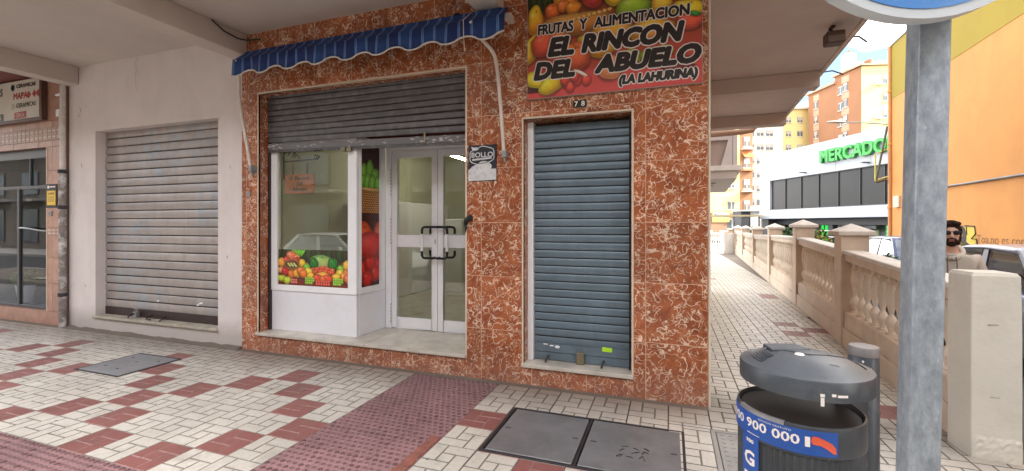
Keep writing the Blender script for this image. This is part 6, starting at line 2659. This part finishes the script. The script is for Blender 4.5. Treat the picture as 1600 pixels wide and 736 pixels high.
LX = LM + 16
zb_, zt_ = 2.02, 8.29
w0, w1, wz0, wz1 = 1.55, LX - 2, 2.87, 5.72
g = MB()
mbox(g, 0, w0, -14, 0, zb_, zt_)
mbox(g, w0, w1, -14, 0, wz1, zt_)
mbox(g, w0, w1, -14, 0, zb_, wz0)
mbox(g, w1, LX, -14, 0, zb_, zt_)
g.build('white_wall', m_whitepan, t)
for q in range(1, 9):
    g = MB()
    mbox(g, q * 3.2 - .02, q * 3.2 + .02, .0005, .006, wz1 + .1, zt_ - .05)
    g.build('panel_joint', m_concrete, t)
nwin = 13
for q in range(nwin):
    s0 = w0 + (w1 - w0) * q / nwin
    s1 = w0 + (w1 - w0) * (q + 1) / nwin
    g = MB()
    mbox(g, s0 + .02, s1 - .02, -.25, -.2, wz0 + .02, wz1 - .02)
    wi = g.build('window', m_smoke, t)
g = MB()
mbox(g, w0, w1, -.19, -.06, wz0 - .001, wz0 + .06)
mbox(g, w0, w1, -.19, -.06, wz1 - .06, wz1 + .001)
for q in range(1, nwin):
    s0 = w0 + (w1 - w0) * q / nwin
    mbox(g, s0 - .025, s0 + .025, -.19, -.12, wz0 + .0605, wz1 - .0605)
g.build('window_frame', mat('dark_frame', (.04, .04, .042), .4), t)
# dark recessed ground floor and its green lit entrance
m_grnd = mat('dark_cladding', (.045, .045, .05), .5)
g = MB()
mbox(g, 1.2, LX, -14, -.9, 1.45, 2.019)
mbox(g, .2, 1.2, -14, -.1, -.25, 2.018)
g.build('dark_soffit_band', m_grnd, t)
g = MB()
mbox(g, 1.2, LX, -14, -3.0, -.25, 1.4495)
g.build('ground_floor_wall', mat('grey_cladding', (.27, .27, .27), .6), t)
for s0 in (3.4, 7.6, 9.5, 13.0, 16):
    g = MB()
    mbox(g, s0, s0 + .45, -1.5, -1.05, -.25, 1.4495)
    g.build('column', m_grnd if s0 < 9 else mat('pale_column', (.5, .5, .5), .6), t)
m_green = mat('green_panel', (.035, .36, .06), .5)
k = NT('green_lit_panel')
k.b.inputs['Base Color'].default_value = (.02, .4, .05, 1)
k.b.inputs['Emission Color'].default_value = (.05, .9, .12, 1)
k.b.inputs['Emission Strength'].default_value = .35
for s0, s1, z0, z1 in ((4.55, 4.72, -.25, 1.4), (5.0, 5.2, -.25, 1.4), (11.0, 12.6, .85, 1.05), (11.0, 12.6, 1.15, 1.35), (11.0, 12.6, .3, .75)):
    g = MB()
    mbox(g, s0, s1, -2.99, -2.9, z0, z1)
    g.build('green_panel', k.m, t)
g = MB()
mbox(g, 7.2, 10.4, -2.99, -2.88, .1, 1.05)
g.build('poster_panel', mat('pale_poster', (.62, .66, .45), .5, var=.25, vs=1.5), t)
g = MB()
mbox(g, 6.9, 11.2, -2.0, -1.9, 1.16, 1.40)
g.build('white_fascia', m_whitepan, t)
# letters
k = NT('green_letter')
k.b.inputs['Base Color'].default_value = (.045, .40, .07, 1)
k.b.inputs['Roughness'].default_value = .35
m_gl = k.m
k = NT('dark_green_letter_side')
k.b.inputs['Base Color'].default_value = (.02, .14, .03, 1)
m_gls = k.m
me = text_mesh('MERCADONA', 0, .035, .13, 1.02)
bx = [v.co.x for v in me.vertices]
by = [v.co.y for v in me.vertices]
X0, X1, Y0, Y1 = min(bx), max(bx), min(by), max(by)
sA, sB = 8.25, 16.2
for v in me.vertices:
    f_ = (v.co.x - X0) / (X1 - X0)
    v.co = Vector(mp_(sA + (sB - sA) * f_, .16 + v.co.z * 1.0, 6.50 + 1.05 * (v.co.y - Y0) / (Y1 - Y0))) - wloc(t)
me.materials.clear()
me.materials.append(m_gl)
o = bpy.data.objects.new('lettering', me)
col.objects.link(o)
o.parent = t
g = MB()
for s0 in (6.2, 12.5):
    mbox(g, s0, s0 + .25, .02, .5, 5.95, 6.02)
g.build('floodlight', m_grnd, t)
t2 = thing('handrail', (12.6, 35, -.25), 'white and yellow steel handrail in front of the supermarket entrance', 'railing')
g = MB()
for z in (.55, 1.0):
    g.tube([mp_(9.5, 2.2, z), mp_(15.5, 2.2, z)], .035, 6)
g.build('rail', m_whitest, t2)
for s0 in (9.6, 11.2, 12.8, 14.4):
    g = MB()
    g.tube([mp_(s0, 2.2, -.25), mp_(s0, 2.2, 1.02)], .035, 6)
    g.build('post', mat('lime_post', (.5, .55, .12), .5), t2)

# ================================================================== FAR BLOCKS
m_brickA = mat('orange_brick', (0.385, 0.185, 0.095), 0.9, var=.1, vs=.3, bump=.1, bs=6)
m_yel = mat('pale_yellow_render', (0.78, 0.66, 0.30), 0.9, var=.05, vs=.2)
m_cream2 = mat('cream_render', (0.76, 0.72, 0.62), 0.9, var=.05, vs=.2)
m_win = mat('far_window', (0.17, 0.18, 0.19), 0.15, var=.2, vs=.5)
m_winl = mat('far_blind', (0.50, 0.47, 0.43), 0.6, var=.1, vs=.5)
m_span = mat('tan_spandrel', (.55, .38, .26), .9)
m_rail2 = mat('far_rail', (.55, .30, .15), .7)
m_awng = mat('orange_awning', (.60, .20, .06), .8)


def pxp(u, d, v=None):
    """plan point seen at pixel column u at depth d along the view"""
    f_ = Vector((-math.sin(YAW), math.cos(YAW)))
    r_ = Vector((math.cos(YAW), math.sin(YAW)))
    return Vector((CAM.x, CAM.y)) + f_ * d + r_ * ((u - 800) / 696.45 * d)


class Face:
    """an upright facade from plan point a to b; s runs 0..len"""
    def __init__(s, a, b):
        s.a, s.b = a, b
        s.d = (b - a).normalized()
        s.L = (b - a).length
        n_ = Vector((s.d.y, -s.d.x))
        if n_.dot(Vector((CAM.x, CAM.y)) - a) < 0:
            n_ = -n_
        s.n = n_

    def P(s, u, o_, z):
        q = s.a + s.d * u + s.n * o_
        return (q.x, q.y, z)

    def box(s, g, u0, u1, o0, o1, z0, z1):
        V = []
        for z in (z0, z1):
            for u, o_ in ((u0, o0), (u1, o0), (u1, o1), (u0, o1)):
                V.append(s.P(u, o_, z))
        g.add(V, [(0, 3, 2, 1), (4, 5, 6, 7), (0, 1, 5, 4), (1, 2, 6, 5), (2, 3, 7, 6), (3, 0, 4, 7)])


def win(F, par, u0, u1, z0, z1, blind=.35, rng=random.Random(1), bal=None, frame=m_cream2):
    g = MB()
    F.box(g, u0, u1, .005, .06, z0, z1)
    wobj = g.build('window', m_win, par)
    zb = z1 - (z1 - z0) * rng.choice([0.15, blind, blind, .6])
    g = MB()
    F.box(g, u0 + .06, u1 - .06, .0605, .10, zb, z1 - .03)
    g.build('blind', m_winl, wobj)
    g = MB()
    F.box(g, u0 - .08, u1 + .08, .0, .16, z0 - .12, z0 - .001)
    F.box(g, (u0 + u1) / 2 - .04, (u0 + u1) / 2 + .04, .0605, .11, z0, zb - .001)
    g.build('sill', frame, wobj)
    return wobj


def plan_block(par, pts_, z0, z1, m, nm='wall'):
    g = MB()
    g.prism([(p_.x, p_.y) for p_ in pts_], z0, z1)
    return g.build(nm, m, par)


# tower with yellow front and brick flank
T0 = pxp(1346, 80)
t = thing('apartment_tower', (T0.x, T0.y, -.25), 'tall brick apartment tower with a sunlit yellow front above the supermarket', 'building')
TR = pxp(1450, 79)
TL1 = pxp(1304.5, 86.3)
TL2 = pxp(1263, 94.0)
back = (T0 - Vector((CAM.x, CAM.y))).normalized() * 30
zr_ = 29.9
plan_block(t, [T0, TR, TR + back, T0 + back], -.25, zr_, m_yel, 'yellow_wall')
nin = (TL1 - T0).normalized()
plan_block(t, [T0 + nin * .03, TL1, TL1 + back * .8, T0 + back * .9], -.25, zr_ - .02, m_brickA, 'brick_wall')
plan_block(t, [TL1 + nin * .02 , TL2, TL2 + back * .5, TL1 + back * .7], -.25, 28.6, m_brickA, 'brick_wall')
# roof slabs, parapets, chimney
for a, b, c_, z in ((T0, TR, back, zr_), (T0, TL1, back, zr_), (TL1, TL2, back * .6, 28.6)):
    F = Face(a, b)
    g = MB()
    F.box(g, -.3, F.L + .3, -2.2, .45, z + .002, z + .32)
    g.build('roof_cornice', m_span, t)
    g = MB()
    F.box(g, .4, F.L - .4, -2.4, -2.0, z + .33, z + 1.5)
    g.build('roof_parapet', m_brickA if c_ is not back or b is TL1 else m_cream2, t)
g = MB()
F = Face(T0, TR)
F.box(g, -.9, .8, -4.2, -2.6, zr_ + .3, zr_ + 3.4)
ch = g.build('chimney', m_cream2, t)
g = MB()
F.box(g, -.2, .1, -3.6, -3.2, zr_ + 3.401, zr_ + 4.1)
g.build('chimney_pot', m_brickA, ch)
rw = random.Random(21)
F = Face(T0, TR)
for lv in range(9):
    z = zr_ - 3.3 - lv * 3.05
    for u in (3.6, 7.2, 10.6):
        win(F, t, u, u + 1.5, z, z + 1.35, .4, rw)
        if lv % 2 == 0:
            g = MB()
            F.box(g, u - 1.3, u - .3, .0, .45, z - .2, z + .35)
            g.build('air_conditioner', m_cream2, t)
F = Face(T0, TL1)
for lv in range(9):
    z = zr_ - 3.4 - lv * 3.05
    win(F, t, F.L * .50, F.L * .50 + 1.0, z, z + 1.5, .3, rw)
    g = MB()
    F.box(g, F.L * .50 - .35, F.L * .50 + 1.45, .0, .03, z + 1.62, z + 3.0 - .14)
    g.build('pale_spandrel', m_span, t)
    win(F, t, F.L - 2.1, F.L - .9, z - .3, z + 1.2, .3, rw)
F2 = Face(TL1, TL2)
for lv in range(9):
    z = 28.6 - 3.4 - lv * 3.05
    win(F2, t, F2.L * .62, F2.L * .62 + 1.0, z, z + 1.5, .3, rw)
    g = MB()
    F2.box(g, F2.L * .62 - .3, F2.L * .62 + 1.3, .0, .03, z + 1.62, z + 2.86)
    g.build('pale_spandrel', m_span, t)

# yellow and white block further left
Y0 = pxp(1264, 97)
Y1 = pxp(1150, 97)
t = thing('yellow_apartment_block', (Y0.x, Y0.y, -.25), 'pale yellow and white apartment block seen under the porch eave behind the supermarket', 'building')
F = Face(Y1, Y0)
bk = F.n * -14
zy = 26.5
plan_block(t, [Y1, Y0, Y0 + bk, Y1 + bk], -.25, zy, m_yel)
u1 = F.L * (1188 - 1150) / (1264 - 1150)
u2 = F.L * (1222 - 1150) / (1264 - 1150)
g = MB()
F.box(g, 1.2, u2, -.1, .35, -.2, zy - .5)
g.build('white_bay', m_cream2, t)
for lv in range(8):
    z = 2.6 + lv * 3.0
    for q in range(3):
        uu = u1 - 3.0 + q * 2.0
        win(F_ := Face(Vector(F.P(0, .35, 0)[:2]), Vector(F.P(F.L, .35, 0)[:2])), t, uu, uu + 1.5, z, z + 1.3, .5, rw)
    for uu in (u2 + .8, u2 + 3.3):
        win(F, t, uu, uu + 1.1, z, z + 1.2, .6, rw)
g = MB()
F.box(g, -.2, F.L + .2, -.4, .5, zy + .001, zy + .4)
g.build('roof_cornice', m_cream2, t)

# low brick block with balconies and the shop below, at the end of the walkway
K0 = pxp(1106, 60)
K1 = pxp(1176, 60)
t = thing('brick_corner_block', (K0.x, K0.y, -.25), 'yellow block with a brick balcony column beyond the end of the walkway', 'building')
F = Face(K0, K1)
bk = F.n * -10
ub = F.L * (1156 - 1106) / 70
zk = 17.0
plan_block(t, [K0, Vector(F.P(ub, 0, 0)[:2]), Vector(F.P(ub, -10, 0)[:2]), K0 + bk], 3.0, zk, m_yel, 'yellow_wall')
plan_block(t, [Vector(F.P(ub, .02, 0)[:2]), K1, K1 + bk, Vector(F.P(ub, -9.9, 0)[:2])], 2.4, zk + .5, m_brickA, 'brick_wall')
g = MB()
F.box(g, 0, ub + .3, -9, .05, -.25, 2.999)
g.build('brick_ground_floor', mat('pale_brick', (.42, .24, .15), .9, var=.1, vs=1), t)
for lv in range(5):
    z = 3.2 + lv * 2.85
    win(F, t, ub + .45, ub + 1.35, z + .2, z + 1.5, .4, rw)
    g = MB()
    F.box(g, ub + .15, F.L - .05, .03, .75, z - .25, z - .1)
    bs = g.build('balcony', m_cream2 if lv % 2 else m_rail2, t)
    for q in range(7):
        MB().tube([F.P(ub + .2 + q * .21, .72, z - .1), F.P(ub + .2 + q * .21, .72, z + .75)], .02, 4).build('baluster', m_rail2, bs)
    MB().tube([F.P(ub + .15, .72, z + .76), F.P(F.L - .05, .72, z + .76)], .03, 4).build('rail', m_rail2, bs)
    if lv in (2, 4):
        g = MB()
        g.add([F.P(ub + .2, .1, z + 2.2), F.P(F.L - .1, .1, z + 2.2), F.P(F.L - .1, 1.0, z + 1.5), F.P(ub + .2, 1.0, z + 1.5), F.P(ub + .2, .1, z + 2.16), F.P(F.L - .1, .1, z + 2.16), F.P(F.L - .1, 1.0, z + 1.46), F.P(ub + .2, 1.0, z + 1.46)],
              [(0, 1, 2, 3), (7, 6, 5, 4), (0, 4, 5, 1), (1, 5, 6, 2), (2, 6, 7, 3), (3, 7, 4, 0)])
        g.build('sun_awning', m_awng, t)
    for uu in (ub * .62,):
        win(F, t, uu, uu + .9, z + .3, z + 1.4, .5, rw)
win(F, t, ub * .62 - .1, ub * .62 + 1.2, .9, 2.3, .3, rw)
t2 = thing('street_sign_board', (F.P(1.2, .2, 0)[0], F.P(1.2, .2, 0)[1], 1.6), 'small yellow shop sign with blue lettering on the brick ground floor at the walkway end', 'shop sign')
g = MB()
F.box(g, .55, 2.85, .06, .16, 1.75, 3.2)
g.build('board', mat('sign_yellow', (.70, .52, .16), .5), t2)
g = MB()
F.box(g, .70, 2.7, .161, .18, 2.45, 3.05)
g.build('white_panel', m_whitest, t2)
me = text_mesh('Novo', 0, .03, 0)
bx = [v.co.x for v in me.vertices]
by = [v.co.y for v in me.vertices]
X0, X1, Yy0, Yy1 = min(bx), max(bx), min(by), max(by)
for v in me.vertices:
    v.co = Vector(F.P(.8 + 1.75 * (v.co.x - X0) / (X1 - X0), .185, 2.52 + .45 * (v.co.y - Yy0) / (Yy1 - Yy0))) - wloc(t2)
me.materials.clear()
me.materials.append(m_bluest)
o = bpy.data.objects.new('lettering', me)
col.objects.link(o)
o.parent = t2
# low canopy strip and dark hedge under it
t2 = thing('canopy', (K0.x, K0.y - 10, 1.2), 'long low pale canopy roof behind the far end of the balustrade', 'canopy')
Fc = Face(pxp(1104, 44), pxp(1192, 44))
g = MB()
Fc.box(g, 0, Fc.L, -2, 0, 2.25, 2.42)
g.build('roof', mat('canopy_yellow', (.62, .50, .28), .7), t2)
for u in (.3, Fc.L * .5, Fc.L - .3):
    g = MB()
    Fc.box(g, u - .06, u + .06, -.2, -.08, -.25, 2.249)
    g.build('post', m_iron, t2)
t2 = thing('kiosk', (K1.x, K1.y - 6, -.25), 'small dark kiosk front beside the white supermarket corner', 'kiosk')
Fk = Face(pxp(1158, 52), pxp(1190, 52))
g = MB()
Fk.box(g, 0, Fk.L, -2, 0, -.25, 3.0)
g.build('wall', m_grnd, t2)
g = MB()
Fk.box(g, Fk.L * .45, Fk.L - .1, .01, .05, 1.2, 3.6)
g.build('poster', mat('pale_poster2', (.60, .60, .60), .5, var=.4, vs=1.0), t2)
g = MB()
Fk.box(g, -.1, Fk.L + .1, -2.1, .3, 3.001, 3.12)
g.build('roof', m_castlt, t2)

# first floor balcony block of the next building along the walkway
t = thing('balcony_block', (.9, 11, 2.7), 'grey framed first floor balcony of the next building jutting over the walkway', 'balcony')
m_balg = mat('grey_pink_render', (.50, .46, .45), .85, var=.06)
xr = lambda y: 1.40 + .06 * (y - 9.35)
g = MB()
g.prism([(-.5, 9.33), (xr(9.33), 9.33), (xr(15.1), 15.1), (-.5, 15.1)], 2.74, 2.955)
g.build('floor_slab', m_balg, t)
g = MB()
g.prism([(-.5, 9.27), (xr(9.27) + .12, 9.27), (xr(15.1) + .12, 15.1), (-.5, 15.1)], 2.956, 3.09)
g.build('ledge', mat('pale_ledge', (.66, .64, .62), .8), t)
g = MB()
g.box(.2, 1.30, 9.38, 9.45, 3.80, 3.92)
g.add([(1.02, 9.38, 3.091), (1.30, 9.38, 3.091), (1.30, 9.38, 3.799), (1.20, 9.38, 3.799), (1.02, 9.45, 3.091), (1.30, 9.45, 3.091), (1.30, 9.45, 3.799), (1.20, 9.45, 3.799)],
      [(0, 1, 2, 3), (7, 6, 5, 4), (0, 4, 5, 1), (1, 5, 6, 2), (2, 6, 7, 3), (3, 7, 4, 0)])
g.box(1.31, 1.42, 9.36, 9.5, 3.091, 3.92)
g.build('frame', m_balg, t)
g = MB()
g.prism([(-.5, 9.5), (1.36, 9.5), (1.36 + .3, 15), (-.5, 15)], 3.0905, 6.5)
g.build('recessed_wall', mat('brown_recess', (.36, .28, .24), .85), t)
g = MB()
for y in (10.6, 11.6, 12.4):
    g.box(.7, 1.0, y, y + .06, 2.725, 2.7395)
g.build('vent_slot', m_dark, t)
# sagging canvas roll under the last beam of the porch
t = thing('rolled_canvas', (1.1, 7.8, 3.72), 'sagging roll of brown canvas hung beneath the last porch beam', 'canvas roll')
g = MB()
g.tube([(.3, 7.75, 3.66), (.8, 7.75, 3.665), (1.3, 7.75, 3.68), (1.52, 7.75, 3.70), (1.60, 7.75, 3.78), (1.55, 7.75, 3.84), (1.35, 7.75, 3.83)], [.07, .07, .065, .055, .05, .04, .03], 10)
g.build('roll', mat('brown_canvas', (.36, .23, .16), .8), t, smooth=60)
# floodlight and stub wires on the eave
t = thing('floodlight', (1.52, 2.1, 3.7), 'old brown floodlight fixed under the porch eave above the walkway', 'floodlight')
g = MB()
g.box(1.38, 1.56, 1.98, 2.14, 3.56, 3.70)
g.build('housing', mat('brown_lamp', (.085, .05, .04), .5), t, bevel=.012)
g = MB()
g.add([(1.39, 1.975, 3.57), (1.55, 1.975, 3.57), (1.55, 1.975, 3.64), (1.39, 1.975, 3.64)], [(0, 1, 2, 3)])
g.build('lens', mat('dusty_lens', (.20, .17, .15), .25), t)
g = MB()
g.tube([(1.45, 2.06, 3.69), (1.43, 2.05, 3.74), (1.47, 2.06, 3.779)], .022, 8)
g.build('bracket', m_black, t)
for q, (x, y) in enumerate(((1.80, 2.9), (1.93, 4.4))):
    t = thing('wire_stub', (x, y, 3.9), ('bare wire stub poking out of the porch eave by the floodlight', 'longer bare wire stub bent over the porch eave beam end')[q], 'wire')
    MB().tube([(x, y, 3.93), (x + .22, y + .05, 3.96), (x + .38, y + .1, 3.90)] if q else [(x, y, 3.93), (x + .2, y + .04, 3.93), (x + .3, y + .08, 3.86)], .012, 5).build('wire', m_wire, t)

# ------------------------------------------------------------------ houses across the road (behind the camera, in the glass only)
t = thing('opposite_building', (-4, -14, -.25), 'long apartment house across the road facing the shops', 'building')
g = MB()
g.box(-95, 14.0, -24, -13.5, -.25, 9.5)
g.build('wall', mat('opposite_render', (.26, .22, .18), .9, var=.1, vs=.3), t)
g = MB()
g.box(-95, 14.0, -13.5, -9.9, -.2495, -.12)
g.build('front_pavement', m_concrete, t)
rw = random.Random(5)
for lv in range(3):
    for q in range(16):
        x = -58 + q * 4.0
        z = .3 + lv * 3.2
        g = MB()
        g.box(x, x + 1.8, -13.49, -13.42, z, z + (2.2 if lv == 0 else 1.5))
        g.build('window', m_win, t)
        if lv:
            g = MB()
            g.box(x - .6, x + 2.6, -13.49, -12.5, z - .5, z - .35)
            g.build('balcony', m_concrete, t)

# ------------------------------------------------------------------ graffiti on the orange wall
t2 = thing('graffiti', (OX(14) - .01, 14, 1.0), 'painted graffiti with a yellow and black tag and a scrawled sentence on the orange wall', 'graffiti')
m_gr = mat('brown_spray', (.19, .085, .02), .7)
m_gy = mat('yellow_spray', (.60, .46, .06), .7)
m_gb = mat('black_spray', (.03, .028, .02), .7)


def gwall(y, z, o=.008):
    return Vector((OX(y) - o, y, z))


def stroke(pts_, r_, m, nm='stroke'):
    MB().tube([gwall(a, b) for a, b in pts_], r_, 5).build(nm, m, t2)


def letters(txt, ya, yb1, z0, z1):
    me = text_mesh(txt, 0, -.004, 0.0)
    xs2 = [v.co.x for v in me.vertices]
    ys2 = [v.co.y for v in me.vertices]
    W0 = wloc(t2)
    for v in me.vertices:
        pass
    X0, X1, Y0, Y1 = min(xs2), max(xs2), min(ys2), max(ys2)
    for v in me.vertices:
        v.co = gwall(ya + (yb1 - ya) * (v.co.x - X0) / (X1 - X0), z0 + (z1 - z0) * (v.co.y - Y0) / (Y1 - Y0), .006) - W0
    me.materials.clear()
    me.materials.append(m_gr)
    o = bpy.data.objects.new('lettering', me)
    col.objects.link(o)
    o.parent = t2


g = MB()
V = [gwall(15.05 + .30 * math.cos(a), 1.08 + .38 * math.sin(a), .006) for a in np.linspace(0, 2 * math.pi, 20)[:-1]]
g.add(V, [tuple(range(19))])
g.build('black_tag', m_gb, t2)
g = MB()
g.add([gwall(15.0, .74, .004), gwall(14.2, .74, .004), gwall(14.3, 1.40, .004), gwall(15.1, 1.42, .004)], [(0, 1, 2, 3)])
g.build('yellow_tag', m_gy, t2)
stroke([(14.85, 1.45), (14.27, 1.43), (14.22, 1.2), (14.45, 1.03), (14.16, 1.03), (14.11, .80)], .022, m_gb)
stroke([(14.75, 1.42), (14.72, 1.15)], .016, m_gb)
stroke([(15.6, 1.55), (15.5, 1.62), (15.4, 1.52)], .02, m_gb)
letters('Toa,no es con', 14.16, 11.9, .87, 1.17)
